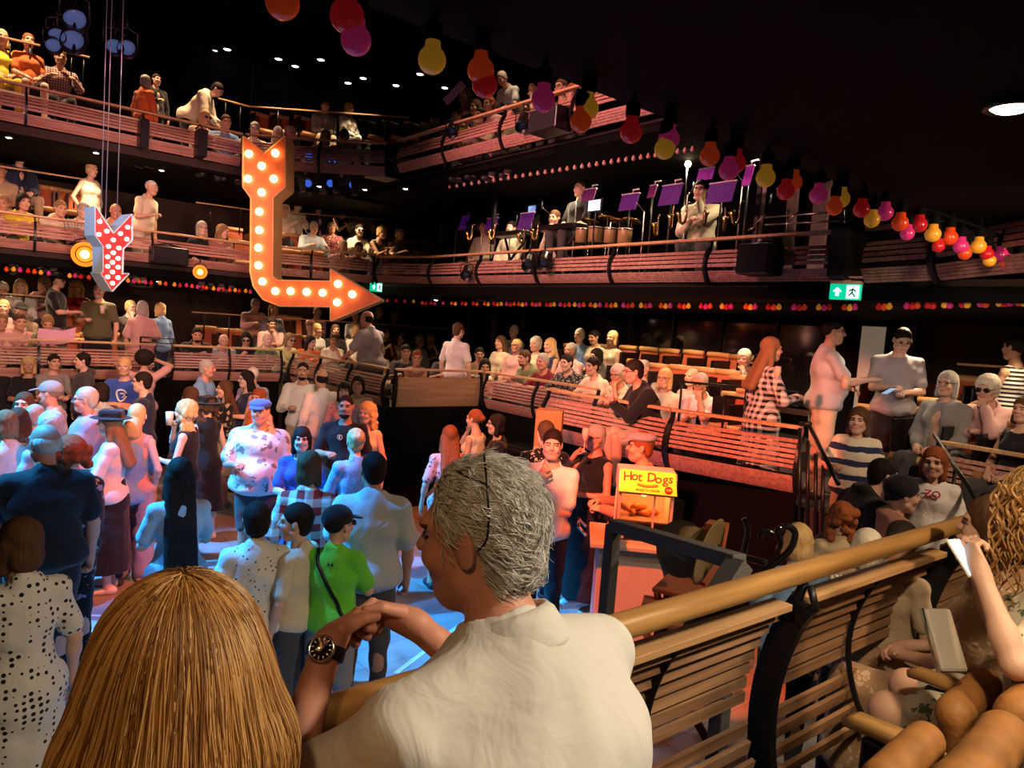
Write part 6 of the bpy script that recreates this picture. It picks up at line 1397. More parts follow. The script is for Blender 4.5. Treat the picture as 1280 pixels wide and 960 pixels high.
dp_(1086, 660, 3.10, 1.25, 15, 'pale blonde head seen from behind above a fine striped shirt', fem=True, hs='bob', hc='wh', top='tee:s1.5/WG', pose='stand', skin='p')
dp_(1131, 650, 3.05, 1.25, -30, 'dark head with sunglasses pushed up, behind the round rail', fem=True, hs='bun', hc='dk', gl='dark', top='tee:T', pose='stand', skin='t')
dp_(1186, 463, 6.3, 1.30, 155, 'old woman with glasses and grey hair in a grey cardigan', lod=1, fem=True, hs='bob', hc='gr', gl='clear', top='cardigan:G', bot='trousers:D', pose='sit', w=1.15)
dp_(1236, 469, 6.1, 1.28, 160, 'white-haired woman in a pink jacket with her hand at her cheek', lod=1, fem=True, hs='perm', hc='wh', gl='dark', top='cardigan:P', bot='trousers:D', pose='sitchin')
dp_(1270, 419, 6.6, 1.30, 60, 'dark-haired woman in a striped vest cut by the right edge', lod=1, fem=True, hs='bun', hc='dk', top='tank:h/WK', bot='trousers:s/GW', pose='sit', skin='t')
dp_(1282, 495, 5.6, 1.2, 150, 'bare forearm and black sleeve at the right edge', lod=1, fem=True, hs='bob', hc='br', top='tank:K', bot='trousers:D', pose='sit')
# --- far left stalls audience (facing the pit)
def LL(px, py, r, label, **kw): return row(px, py, 'y', {1: 12.75, 2: 13.6, 3: 14.5}[r], kw.pop('f', -90+RNG.randint(-18, 18)), label, **kw)
LL(60, 393, 1, 'woman reading a large pink sheet in the far left front row', fem=True, hs='short', hc='lb', top='tee:E', pose='sitread')
LL(25, 391, 1, 'man in a pink shirt beside the woman with the pink sheet', hs='short', hc='br', top='polo:P', pose='sitrail')
LL(2, 391, 1, 'man in pale pink at the left edge, front row of the far stalls', hs='short', hc='lb', top='tee:P', pose='sitarms')
LL(27, 375, 2, 'person in a black cap, second row of the far left stalls', hs='short', hc='dk', hat='cap:K', top='tee:T', pose='sit')
LL(5, 374, 2, 'fair-haired person at the left edge, second row of the far stalls', fem=True, hs='short', hc='bl', top='tee:P', pose='sit')
LL(3, 353, 3, 'white-haired person at the left edge, rear row of the far stalls', hs='perm', hc='wh', top='tee:G', pose='sit')
LL(26, 348, 3, 'woman with long fair hair and a patterned blouse, rear of the far stalls', fem=True, hs='long', hc='bl', top='blouse:p/WK', pose='sit')
LL(56, 344, 3, 'blonde woman with a fringe biting her hand, rear of the far stalls', fem=True, hs='fringe', hc='bl', top='tank:P', pose='sitchin')
LL(96, 350, 3, 'curly fair-haired woman behind the man in black, far stalls', fem=True, hs='curly', hc='bl', top='blouse:R', pose='sit')
def ST(px, py, Y, h, face, label, **kw):
    p = at_y(px, py, Y); kw.setdefault('lod', 0); return place(p, p[2], face, label, h=h, **kw)
ST(73, 338, 13.2, 1.76, -20, 'tall man in a black T-shirt and cap standing in the far left stalls', hs='crop', hc='dk', hat='cap:K', top='tee:K', bot='trousers:k', pose='hold2', w=1.1)
ST(124, 354, 13.2, 1.76, -110, 'bearded man in an olive T-shirt with a pint, behind the red arrow tip', hs='crop', hc='gr', bd=True, top='tee:V', bot='trousers:K', pose='hold', w=1.15)
ST(164, 375, 13.5, 1.70, -60, 'man with glasses scratching his ear, leftmost of the chatting trio', hs='short', hc='bl', gl='clear', top='tee:D', pose='face')
ST(179, 376, 12.8, 1.70, 60, 'woman in a pale pink top with a black strap, middle of the chatting trio', fem=True, hs='bob', hc='gr', top='loose:P', bot='trousers:P', pose='hold')
ST(200, 378, 13.3, 1.64, 120, 'blonde woman in a light blue shirt, right one of the chatting trio', fem=True, hs='bob', hc='bl', top='shirt:B', bot='trousers:N', pose='stand')
for t in ((247, 409, 1, 'bearded man in black with a white badge, far stalls front', dict(hs='short', hc='dk', bd=True, top='hoodie:K', pose='sitrail', skin='t')), (280, 417, 1, 'bald man in grey looking over the far rail', dict(hs=None, top='hoodie:G', pose='sitrail', skin='t')), (308, 414, 1, 'dark-haired person with dark glasses holding a phone, far stalls front', dict(fem=True, hs='long', hc='dk', gl='dark', top='tee:K', pose='sitphone')),
          (335, 415, 1, 'balding man in a green shirt over black, arms on the far rail', dict(hs='thin', hc='gr', top='cardigan:E', pose='sitarms')), (363, 416, 1, 'woman with sunglasses on her head in a lemon yellow top', dict(fem=True, hs='bob', hc='lb', gl='dark', top='blouse:L', pose='sitrail')), (389, 419, 1, 'dark-haired woman in an orange jacket by the far stair gap', dict(fem=True, hs='long', hc='dk', top='cardigan:O', pose='sitrail', turn=40)),
          (341, 397, 2, 'man in a pink shirt with a hand behind his head', dict(hs='short', hc='dk', top='shirt:P', pose='sitchin')), (397, 404, 2, 'blonde woman in a pale striped blouse, second row of the far stalls', dict(fem=True, hs='bob', hc='bl', top='blouse:s/WG', pose='sit')), (420, 405, 2, 'woman with dark hair in a dark blouse, second row of the far stalls', dict(fem=True, hs='bob', hc='br', top='blouse:p/KP', pose='sit')), (418, 417, 1, 'brown-haired person in cream resting chin on hand, far stalls', dict(fem=True, hs='short', hc='br', top='tee:C', pose='sitchin')), (446, 406, 2, 'blonde person in white half hidden by the standing pink shirt', dict(fem=True, hs='bob', hc='bl', top='tee:W', pose='sit')),
          (320, 373, 3, 'grey-haired man in a peach shirt leaning on the rear rail, far stalls', dict(hs='short', hc='gr', top='shirt:P', pose='sitarms')), (342, 379, 3, 'woman in a light blue blouse beside the peach shirt', dict(fem=True, hs='bob', hc='lb', top='blouse:S', pose='sit')), (397, 384, 3, 'woman in a pink blouse directly under the orange arrow', dict(fem=True, hs='short', hc='lb', top='blouse:P', pose='sitrail')), (445, 388, 3, 'person in white with a black patterned front, below the arrow tip', dict(fem=True, hs='short', hc='br', top='tee:p/WK', pose='sit')),
          (475, 383, 3, 'grey-haired man in a dark jumper, rear right of the far stalls', dict(hs='short', hc='gr', top='hoodie:D', pose='sit')), (494, 387, 3, 'woman with a dark bob in a dark floral dress, rear right of the far stalls', dict(fem=True, hs='bob', hc='lb', top='blouse:f2/KP', pose='sitlap')), (483, 409, 2, 'person in a red dark-floral top with a phone, far stalls', dict(fem=True, hs='bun', hc='br', top='blouse:f2/MR', pose='sitphone')), (502, 414, 2, 'woman with sunglasses and a cream sleeveless top, far stalls', dict(fem=True, hs='bun', hc='br', gl='dark', top='tank:C', pose='sit')),
          (526, 419, 2, 'white-haired woman turning to her neighbour, left of the pair near the corner', dict(fem=True, hs='perm', hc='wh', top='blouse:f2/WD', pose='sit', turn=30)), (539, 418, 2, 'fair-haired woman with hands up, right of the pair near the corner', dict(fem=True, hs='perm', hc='bl', top='blouse:f2/KC', pose='sitchin', turn=-40)), (477, 430, 1, 'white-haired person in cream behind the standing pink shirt', dict(fem=True, hs='short', hc='wh', top='tee:C', pose='sit'))):
    LL(t[0], t[1], t[2], t[3], **t[4])
def BC2(px, py, d, h, a, label, **kw): return dp_(px, py, d, h, a, label, **{**dict(lod=1), **kw})
BC2(459, 388, 10.6, 1.76, 45, 'man in a pale pink short-sleeved shirt leaning on the corner rail', hs='thin', hc='dk', top='polo:k', bot='trousers:D', pose='rail', w=1.25, skin='r', turn=15)
BC2(574, 403, 10.8, 1.74, -35, 'man in a white T-shirt walking by the dark doors', hs='short', hc='br', top='tee:W', bot='trousers:D', pose='stand', turn=-10)
for t in ((508, 430, 10.9, 'man in a dark T-shirt leaning over the corner rail', dict(hs='short', hc='dk', top='tee:D', pose='sitarms')), (522, 437, 10.5, 'auburn-haired person lit red beside the dark T-shirt', dict(fem=True, hs='short', hc='au', top='tank:x', pose='sitrail', skin='t')), (560, 430, 11.0, 'man in a baseball cap pointing, arms on the corner rail', dict(hs='crop', hc='dk', hat='cap:D', top='tee:D', pose='sitarms')),
          (600, 434, 11.7, 'dark-haired child stretching an arm over the rail', dict(fem=True, hs='short', hc='dk', top='tee:T', pose='sitarms')), (607, 448, 11.3, 'dark-haired child with arms folded on the rail, closest to the corner', dict(child=True, fem=True, hs='bob', hc='dk', top='tank:W', pose='sitrail'))):
    BC2(t[0], t[1], t[2], 1.25, 185, t[3], **t[4])
# --- right hand stalls audience (facing the pit, towards -X)
def RR(px, py, r, label, **kw): kw.setdefault('lod', 1); kw.setdefault('w', 1.08); return row(px, py, 'x', {1: 6.75, 2: 7.65, 3: 8.6, 0: 6.0}[r], kw.pop('f', 190+RNG.randint(-14, 14)), label, **kw)
for t in ((643, 406, 3, 'man with swept grey hair in a dark patterned shirt, rear right stalls', dict(hs='short', hc='gr', top='tee:p/SK', pose='sit')), (626, 419, 2, 'woman with dark wavy hair in a cream blouse, right stalls', dict(fem=True, hs='long', hc='br', top='blouse:C', pose='sit')), (646, 423, 2, 'man with glasses in a salmon pink shirt', dict(hs='crop', hc='bl', gl='clear', top='shirt:P', pose='sit')), (670, 421, 2, 'woman with puffy white hair in a cream top, right stalls', dict(fem=True, hs='perm', hc='wh', top='blouse:C', pose='sit')), (688, 422, 2, 'smiling woman with long blonde hair in a navy sleeveless top', dict(fem=True, hs='long', hc='bl', top='tank:N', pose='sit')),
          (725, 410, 3, 'white-haired man in a light blue shirt, rear right stalls', dict(hs='short', hc='wh', top='shirt:B', pose='sit', w=1.15)), (743, 412, 3, 'young dark-haired woman in cream looking down, rear right stalls', dict(fem=True, hs='bun', hc='dk', top='blouse:C', pose='sitlap', nod=12)), (766, 413, 3, 'woman with a choppy blonde bob and a patterned blouse, rear right stalls', dict(fem=True, hs='bob', hc='bl', top='vest:p/CK', pose='sit')), (714, 428, 2, 'man with glasses and grey hair behind the striped shirt', dict(hs='short', hc='gr', gl='clear', top='loose:f/PW', pose='sit')), (746, 435, 2, 'woman with dark hair holding a small glass, behind the cream blouse', dict(fem=True, hs='bob', hc='dk', top='blouse:D', pose='sitrail')),
          (656, 437, 1, 'bearded man in a dark olive shirt clasping his hands', dict(hs='short', hc='br', bd=True, top='loose:E', pose='sitrail')), (679, 441, 1, 'man in a maroon polo shirt, arms on the rail', dict(hs='short', hc='gr', top='polo:M', pose='sitarms', skin='r', w=1.15)), (709, 442, 1, 'dark-haired man in a bold black and white striped shirt', dict(hs='short', hc='dk', top='loose:f2.2/KW', pose='sitarms', w=1.18)), (741, 446, 1, 'dark-haired woman in a cream blouse reaching along the rail', dict(fem=True, hs='short', hc='dk', top='shirt:C', pose='sitarms', w=1.2)), (773, 456, 1, 'grey curly-haired person with glasses resting chin on hand', dict(fem=True, hs='perm', hc='gr', gl='clear', top='blouse:f2/CD', pose='sitchin')),
          (832, 460, 1, 'blonde woman with glasses in a cream cardigan', dict(fem=True, hs='bob', hc='bl', gl='clear', top='cardigan:C', pose='sit', w=1.15)), (866, 459, 2, 'bald old man with a white beard peering between seats', dict(hs='thin', hc='wh', bd=True, top='tee:P', pose='sit')), (877, 465, 1, 'man with cropped grey hair in white drinking from a cup', dict(hs='crop', hc='gr', top='tee:W', pose='sitchin')), (931, 437, 3, 'old woman with white hair in a grey patterned jacket, holding a cup', dict(fem=True, hs='perm', hc='wh', top='cardigan:f2/GW', pose='sitchin')), (805, 449, 2, 'man in a grey shirt behind the black shirt man', dict(hs='crop', hc='gr', top='tee:G', pose='sit'))):
    RR(t[0], t[1], t[2], t[3], **t[4])
dp_(793, 449, 7.2, 1.32, 110, 'large dark-haired man in a black long-sleeved shirt sitting in profile', lod=1, hs='short', hc='dk', gl='clear', top='shirt:K', bot='shorts:T', pose='sitrail', w=1.28, skin='r')
# --- middle gallery, far left and corner
def ML(px, py, Y, label, **kw):
    if Y < 13.65: kw['low'] = True; kw.setdefault('pose', 'sitrail')
    return row(px, py, 'y', Y, kw.pop('f', -90+RNG.randint(-20, 20)), label, **kw)
for t in ((3, 243, 12.75, 'person with auburn hair at the left edge of the middle gallery', dict(fem=True, hs='short', hc='lb', top='blouse:f/CK')), (30, 241, 12.75, 'woman in a mustard yellow top, arms folded on the middle gallery rail', dict(fem=True, hs='bob', hc='dk', top='shirt:Y')), (76, 250, 12.75, 'fair-haired woman in a cream jumper on the middle gallery rail', dict(fem=True, hs='short', hc='lb', top='hoodie:C')), (105, 253, 12.75, 'man in a checked shirt hidden by the red arrow wing', dict(hs='short', hc='gr', top='shirt:c/CG')), (145, 254, 12.75, 'bald man in an ochre shirt behind the red arrow', dict(hs=None, top='shirt:T', skin='r')),
          (25, 186, 14.6, 'man in a navy jacket sitting at the top left of the middle gallery', dict(hs='short', hc='br', top='cardigan:N', bot='trousers:T', pose='sit')), (1, 203, 14.3, 'person at the far left edge behind the rail, middle gallery', dict(hs='short', hc='br', top='tee:T', pose='sit')), (253, 276, 12.9, 'woman with glasses in dark clothes, middle gallery between the arrows', dict(fem=True, hs='bob', hc='gr', gl='clear', top='blouse:K', pose='sit')), (279, 280, 12.8, 'woman with long light brown hair, middle gallery between the arrows', dict(fem=True, hs='long', hc='lb', top='blouse:x', turn=60)),
          (357, 253, 14.3, 'person half hidden right behind the orange arrow shaft, upper', dict(fem=True, hs='long', hc='wh', top='tee:C', pose='sit')), (373, 249, 14.3, 'white-haired man in a cream shirt looking down, corner of the middle gallery', dict(hs='short', hc='wh', top='shirt:C', pose='sitread')), (399, 250, 14.3, 'balding man in a navy suit jacket, corner of the middle gallery', dict(hs='crop', hc='au', top='cardigan:N', pose='sit')), (431, 252, 14.3, 'woman in a pale straw sun hat', dict(fem=True, hs='bob', hc='br', hat='sunhat:C', top='tank:K', pose='sitrail')), (453, 253, 14.3, 'bald man in a checked shirt beside the sun hat', dict(hs=None, top='shirt:c/WG', skin='r', pose='sitarms', w=1.1)),
          (393, 276, 13.5, 'white-haired man in a grey blue shirt reaching right, middle gallery', dict(hs='short', hc='wh', top='shirt:S', pose='sitarms')), (415, 276, 13.6, 'balding man in a dark floral shirt, middle gallery corner', dict(hs='thin', hc='gr', top='loose:f2/MC', pose='sit')), (450, 280, 13.4, 'dark-haired woman with sunglasses in a cream shirt, middle gallery corner', dict(fem=True, hs='bun', hc='dk', gl='dark', top='shirt:C', pose='sitarms')), (478, 283, 13.1, 'blonde woman in a dark sleeveless floral dress, middle gallery corner', dict(fem=True, hs='perm', hc='bl', top='tank:f2/KC')), (500, 285, 13.1, 'woman with short white hair in a taupe T-shirt, middle gallery corner', dict(fem=True, hs='short', hc='wh', top='tee:T', pose='sitarms')), (430, 300, 12.4, 'bald man in pink, lower left of the pink pair at the corner rail', dict(hs='crop', hc='wh', top='tee:P', skin='r')), (449, 302, 12.3, 'dark-haired man in pink, lower right of the pink pair at the corner rail', dict(hs='short', hc='br', top='tee:P', skin='r'))):
    ML(t[0], t[1], t[2], t[3], **t[4])
ST(115, 203, 13.6, 1.68, -60, 'blonde person all in white standing in the middle gallery above the red arrow', fem=True, hs='short', hc='bl', top='vest:C', bot='trousers:C', pose='hips')
ST(190, 225, 12.95, 1.74, -45, 'bald man in a cream T-shirt with a shoulder bag, standing in the middle gallery', hs='crop', hc='wh', top='tee:C', bot='trousers:C', pose='hold', w=1.15, over=dict(lean=12))
# --- top gallery
for t in ((257, 137, 12.75, 'blonde woman with sunglasses on her head leaning over the top rail', dict(fem=True, hs='bob', hc='bl', gl='dark', top='tee:T')), (283, 143, 12.7, 'dark-haired man in a pale shirt leaning on the top rail', dict(hs='short', hc='br', top='polo:B', pose='sitarms')), (319, 152, 12.6, 'grey-haired person above the left horn of the orange arrow', dict(hs='short', hc='gr', top='tee:C')), (348, 158, 12.6, 'person with long white hair between the horns of the orange arrow', dict(fem=True, hs='long', hc='wh', top='tee:P')), (364, 155, 12.0, 'dark-haired person in a cap right above the arrow', dict(hs='short', hc='br', hat='cap:T', top='tee:C')), (408, 162, 12.0, 'blonde woman peering over the top rail right of the arrow', dict(fem=True, hs='bob', hc='bl', top='tee:C')), (431, 161, 11.9, 'dark-haired person in white at the top rail right of the arrow', dict(hs='short', hc='dk', top='tee:p/WK', pose='sitarms')),
          (407, 124, 14.2, 'man in a grey jacket sitting with a leg out, top gallery', dict(hs='short', hc='dk', gl='clear', top='cardigan:G', bot='trousers:T', pose='sitlap')), (437, 128, 14.2, 'blonde woman in a white jacket over black, top gallery', dict(fem=True, hs='bob', hc='bl', top='cardigan:W', bot='trousers:K', pose='sit')), (36, 41, 13.7, 'person in a bright orange top and dark shorts sitting at the top left', dict(fem=True, hs='bun', hc='au', top='tee:O', bot='shorts:K', pose='sit')), (2, 36, 13.7, 'person in yellow at the top left edge', dict(fem=True, hs='bob', hc='bl', top='tee:Y', bot='trousers:Y', pose='sit')), (76, 62, 13.7, 'person in a checked shirt bending down at the top left', dict(fem=False, hs='short', hc='br', top='shirt:c1.2/PK', bot='trousers:K', pose='sitarms'))):
    ML(t[0], t[1], t[2], t[3], **t[4])
ST(183, 94, 12.9, 1.44, 35, 'grey-haired woman in an orange top standing at the top gallery rail', fem=True, hs='bob', hc='gr', top='shirt:O', bot='trousers:x', pose='stand')
ST(196, 92, 13.6, 1.44, -70, 'dark figure behind the woman in orange, with a tan bag', hs='short', hc='dk', top='cardigan:K', bot='trousers:K', pose='hold')
ST(272, 103, 13.4, 1.55, -30, 'person in a crumpled cream jacket bending forward, top gallery', hs='short', hc='dk', top='hoodie:C', bot='trousers:K', pose='bend')
def TR(px, py, X, label, **kw): kw.setdefault('f', 190); kw['low'] = X < 6.9 and py < 200; kw.setdefault('pose', 'sitrail'); return row(px, py, 'x', X, kw.pop('f'), label, **kw)
for t in ((582, 108, 6.6, 'dark-haired woman in a black vest raising a pink tray, top right gallery', dict(fem=True, hs='long', hc='lb', top='tank:K', pose='sitchin')), (601, 134, 6.2, 'dark-haired young man leaning over the top right rail', dict(hs='short', hc='dk', top='tee:T', pose='sitarms')), (595, 124, 6.6, 'person in white below the red bulb, top right gallery', dict(fem=True, hs='bob', hc='br', top='tee:W')), (612, 120, 6.6, 'person under the overlapping red bulbs', dict(fem=True, hs='short', hc='au', top='tee:P')), (640, 128, 6.2, 'person with long dark hair at the top right rail', dict(fem=True, hs='long', hc='dk', top='tee:E')), (572, 136, 6.4, 'person in a yellow top at the top right corner', dict(fem=True, hs='short', hc='br', top='tee:Y')), (668, 100, 7.4, 'person in dark clothes behind the lone pink bulb', dict(hs='short', hc='dk', top='tee:D', pose='sitchin')), (702, 98, 6.8, 'person with glasses right of the lone pink bulb', dict(hs='short', hc='br', gl='clear', top='tee:K', pose='sitarms')), (716, 104, 6.6, 'red-haired person just above the first yellow bulb over the gallery', dict(fem=True, hs='bob', hc='au', top='tank:D', pose='sitarms'))):
    TR(t[0], t[1], t[2], t[3], **t[4])
p = at_x(628, 89, 6.9); place(p, p[2], 190, 'man in a light grey shirt leaning far forward in the top right gallery', h=1.38, lod=0, hs='short', hc='gr', top='tee:m', bot='trousers:D', pose='bend')
# --- the band
for t in ((726, 225, 7.2, 'bald player standing behind the purple stand in the middle of the band', dict(hs='crop', hc='br', top='tee:K', pose='sit', skin='p', f=185)), (877, 224, 7.0, 'player with glasses and headphones in a cream shirt', dict(hs='short', hc='dk', gl='clear', top='shirt:C', pose='sitchin', f=200, skin='p')), (694, 262, 7.1, 'player in a white top raising a hand to the face, left of the band', dict(fem=True, hs='bun', hc='br', top='shirt:C', pose='sitchin', f=195, skin='p')), (640, 276, 7.3, 'player in cream half hidden left of the purple stand under the monitor', dict(hs='short', hc='dk', top='shirt:C', pose='sit', f=195)), (606, 275, 7.4, 'player in cream behind the second music stand from the left', dict(hs='short', hc='dk', top='shirt:C', pose='sit', f=195))):
    TR(t[0], t[1], t[2], t[3], **t[4])
# --- things held or worn apart
PINKP = mat('pink_paper', (.75, .42, .60), .7); GLS = cg; BEER = mat('amber_beer', (.55, .28, .04), .15, emit=(.5, .25, .04), es=.05); CUP = mat('clear_plastic', (.62, .52, .40), .25)
p = at_y(63, 421, 12.50); o = empty('paper_sheet', tuple(p), 0, 'large pink sheet being read in the far left front row', 'paper'); b = MB(); b.prism([(-.17, -.11), (.13, -.11), (.15, .10), (-.15, .12)], (0, 0, 0), (1, 0, 0), (0, -.25, 1), (0, .004, 0)); b.build('sheet', PINKP, o); b = MB(); b.prism([(.13, -.11), (.30, -.06), (.32, .16), (.15, .10)], (0, 0, 0), (1, 0, 0), (0, -.25, 1), (0, .004, 0)); b.build('folded_leaf', PINKP, o)
p = at_x(568, 116, 6.3); o = empty('tray', tuple(p), .5, 'pink tray raised high in the top right gallery', 'tray'); b = MB(); b.box((0, 0, 0), (.02, .42, .13), M=Matrix.Rotation(-.75, 3, 'X')); b.build('tray_base', PINKP, o)
def tumbler(p, label, m=CUP, h=.13, r=.04, fill=BEER, stem=False):
    o = empty('drinking_glass', tuple(p), 0, label, 'glass')
    if stem:
        b = MB(); b.lathe([(.030, -.09), (.004, -.085), (.004, 0), (.022, .02), (.03, .06), (.026, .11)], n=14); b.build('bowl', m, o, fix=False); b = MB(); b.lathe([(.0004, .02), (.020, .03), (.025, .06), (.0004, .062)], n=14); b.build('drink', fill, o, fix=False)
    else:
        b = MB(); b.lathe([(r*.75, -h/2), (r, h/2), (r*.95, h/2), (r*.70, -h/2+.005)], n=16); b.build('cup', m, o, fix=False); b = MB(); b.lathe([(.0004, -h/2+.004), (r*.72, -h/2+.006), (r*.9, h*.3), (.0004, h*.3)], n=16); b.build('drink', fill, o, fix=False)
tumbler(at_depth(1057, 478, 6.6), 'plastic pint of beer held by the man in beige shorts'); tumbler(at_depth(971, 474, 6.0), 'champagne flute held by the woman in gingham', h=.2, r=.02, stem=True)
tumbler(at_y(128, 387, 12.85), 'clear pint cup held by the bearded man in olive'); tumbler(at_depth(413, 558, 8.1), 'wine glass held by the bearded man in the black T-shirt', stem=True)
tumbler(at_depth(427, 612, 6.3), 'white paper cup beside the blue patterned blouse', m=mat('white_cup', (.8, .8, .8), .5)); tumbler(at_depth(311, 568, 7.2), 'red drink can held against the white floral shirt', m=REDP, fill=REDP, h=.12, r=.033)
tumbler(at_depth(731, 551, 5.95), 'small glass at the lips of the woman in the black dress', stem=True); tumbler(at_depth(212, 523, 7.0), 'clear cup at the lips of the woman with blonde curls')
def phone(p, face, label, tilt=.6, lit=None):
    o = empty('mobile_phone', tuple(p), radians(face), label, 'phone', None, .78 if lit else 1.0); M = Matrix.Rotation(-tilt, 3, 'Y')
    b = MB(); b.box((0, 0, 0), (.009, .072, .148), M=M); b.build('case', mat('phone_case', (.70, .62, .45), .4) if lit else BLKM, o, bevel=.006)
    b = MB(); b.box(M @ Vector((-.006, 0, 0)), (.002, .064, .136), M=M); b.build('display', mat('phone_display', (.3, .4, .5), .2, emit=(.55, .75, 1.0), es=1.3 if lit else .6), o)
phone(at_depth(1111, 488, 6.5), 60, 'phone held by the young man in the taupe T-shirt', 1.1)
l = bpy.data.lights.new('phone_light', 'POINT'); l.energy = .8; l.color = (.75, .8, 1); l.shadow_soft_size = .04; lo = bpy.data.objects.new('phone_light', l); COL.objects.link(lo); lo.location = at_depth(1116, 478, 6.42)
# strap, chest emblems and armband, laid on the garments
def garm(root, start): return [c for c in root.children if c.name.startswith(start)][0]
def laid(root, start, pts, r, m, name, off=.004, closed=False, flat=None):
    g = garm(root, start); me = g.data; n = len(me.vertices); c = np.zeros(n*3); me.vertices.foreach_get('co', c); c = c.reshape(-1, 3); q = np.zeros(n*3); me.vertices.foreach_get('normal', q); q = q.reshape(-1, 3); out = []
    for p in pts: k = int(np.argmin(((c-np.array(p))**2).sum(1))); out.append(Vector(np.array(p)+q[k]*(off+float((c[k]-np.array(p))@q[k]))))
    b = MB(); b.tube(out, r, 6); return b.build(name, m, g)
def emblem(root, start, y, z, rad, r, m, name, a0=0, a1=2*pi): laid(root, start, [(.2, y+rad*cos(a0+(a1-a0)*i/20), z+rad*sin(a0+(a1-a0)*i/20)) for i in range(21)], r, m, name)
def onmesh(root, start, x, pts): return pts
WHITEM = mat('white_print', (.8, .8, .8), .7)
def path(a, b, n=14): return [tuple(np.array(a)*(1-i/n)+np.array(b)*i/n) for i in range(n+1)]
laid(GB, 'polo', path((-.02, .11, 1.46), (-.16, .04, 1.28))+path((-.16, .04, 1.28), (-.14, -.15, .98))[1:], .014, BLKM, 'shoulder_strap')
laid(GB, 'polo', path((-.14, .02, 1.395), (-.14, -.02, 1.395), 4), .0035, BLKM, 'back_mark'); laid(GB, 'polo', path((-.14, .018, 1.41), (-.14, .018, 1.38), 4), .0035, BLKM, 'back_mark'); laid(GB, 'polo', path((-.14, -.018, 1.41), (-.14, -.018, 1.38), 4), .0035, BLKM, 'back_mark')
emblem(BT, 'tee', 0, 1.27, .075, .012, WHITEM, 'chest_ring', .3, 5.9); emblem(BT, 'tee', 0.01, 1.26, .03, .010, WHITEM, 'chest_ring', -1.2, 2.2)
emblem(KT, 'tee', -.03, 1.33, .032, .006, mat('tan_print', (.55, .30, .14), .7), 'chest_emblem'); laid(KT, 'tee', path((.2, -.03, 1.31), (.2, -.03, 1.35), 6), .006, WHITEM, 'chest_emblem')
K_ = POSES['chin']
for c in AB.children:
    if c.name.startswith('polo'): arm = c
b = MB(); b.tube([(.035, -.205, 1.285), (.045, -.21, 1.235)], .072, 14); b.build('armband', mat('yellow_green_band', (.62, .60, .12), .6), arm)
# ---------------------------------------------------------------- foreground figures
def strands(K, name, n, length, r, m, parent, root_fn, dir_fn, seed=1, seg=9, k=3):
    """hair strands as one mesh; root_fn(i, rng) -> point, dir_fn(p, t, rng) -> step direction"""
    rng = np.random.RandomState(seed); V = []; Q = []
    for i in range(n):
        p = root_fn(i, rng)
        if p is None: continue
        st = dir_fn('start', p, rng); pts = [p]; Lr = length*rng.uniform(.75, 1.15)
        for s_ in range(seg): p = p+dir_fn(st, p, s_/seg)*Lr/seg; pts.append(p)
        base = len(V); rr = r*rng.uniform(.7, 1.3)
        for j, q in enumerate(pts):
            t = (pts[min(j+1, seg)]-pts[max(j-1, 0)]); t = t/max(np.linalg.norm(t), 1e-9); a = np.cross(t, [.31, .52, .79]); a /= np.linalg.norm(a); b_ = np.cross(t, a); rad = rr*(1-.85*(j/seg)**2)
            for c in range(k): an = 2*pi*c/k; V.append(q+(a*cos(an)+b_*sin(an))*rad)
        for j in range(seg):
            for c in range(k): c2 = (c+1) % k; Q.append((base+j*k+c, base+j*k+c2, base+(j+1)*k+c2, base+(j+1)*k+c))
    return link(name, mesh_np(name, [(np.array(V), np.array(Q))]), m, parent)

# --- man in the white polo shirt, leaning at the rail
HM = at_depth(600, 668, 1.17)          # centre of the head
man_pose = P_(**SITB)
bear = math.degrees(atan2(HM[1], HM[0]))
MF = bear+70                            # faces towards the left of the picture
def to_local(P, root, face, s):
    a = -radians(face); d = (np.array(P)-root)/s; return np.array([cos(a)*d[0]-sin(a)*d[1], sin(a)*d[0]+cos(a)*d[1], d[2]])
POSES['manlean'] = P_(**SITB, lean=10, head=(20, 4, 0), hL=(.3, 0, 1), hR=(.3, 0, 1), curl=80)
ov = dict(lean=16, head=(26, 2, 0))
ms = 1.0
# first pass for the head offset, second with the hands placed at the picture's spots
K0 = figure('manlean', False, 1.50, 0, False, ov); TF = bear+44
ca, sa = cos(radians(TF)), sin(radians(TF)); C0 = K0['C']
root = HM-np.array([ca*C0[0]-sa*C0[1], sa*C0[0]+ca*C0[1], C0[2]])
wl, wr = at_depth(410, 806, 1.20), at_depth(515, 778, 1.36)
el, er = at_depth(395, 905, 1.10), at_depth(640, 840, 1.40)
kl, kr = at_depth(455, 752, 1.36), at_depth(462, 760, 1.38)
lw, rw = to_local(wl, root, TF, ms), to_local(wr, root, TF, ms)
lk, rk = to_local(kl, root, TF, ms), to_local(kr, root, TF, ms)
K0 = figure('manlean', False, 1.50, 0, False, ov)
ov.update(hL=tuple(lw), hR=tuple(rw), dL=tuple(unit(lk-lw)), dR=tuple(unit(rk-rw)), nL=(-.2, -.9, -.5), nR=(-.9, .2, -.6), curl=78,
          pL=tuple(to_local(at_depth(380, 1000, 1.05), root, TF, ms)-lw), pR=tuple(to_local(er, root, TF, ms)-rw))
man, KM = person(root, TF, 'grey-haired man in a white polo shirt seen from behind, hands together at the rail', pose='manlean', w=1.50, lod=2, s=ms, skin='r', hs=None, top=('polo', cloth('plain', (.70, .70, .66))), bot=('trousers', cc('N')), over=ov)
H_, RhM, CM = KM['H'], KM['Rh'], KM['C']
def hp_local(p): return (np.array(p)-CM) @ RhM
GREYH = hairmat((.70, .69, .66), .8)
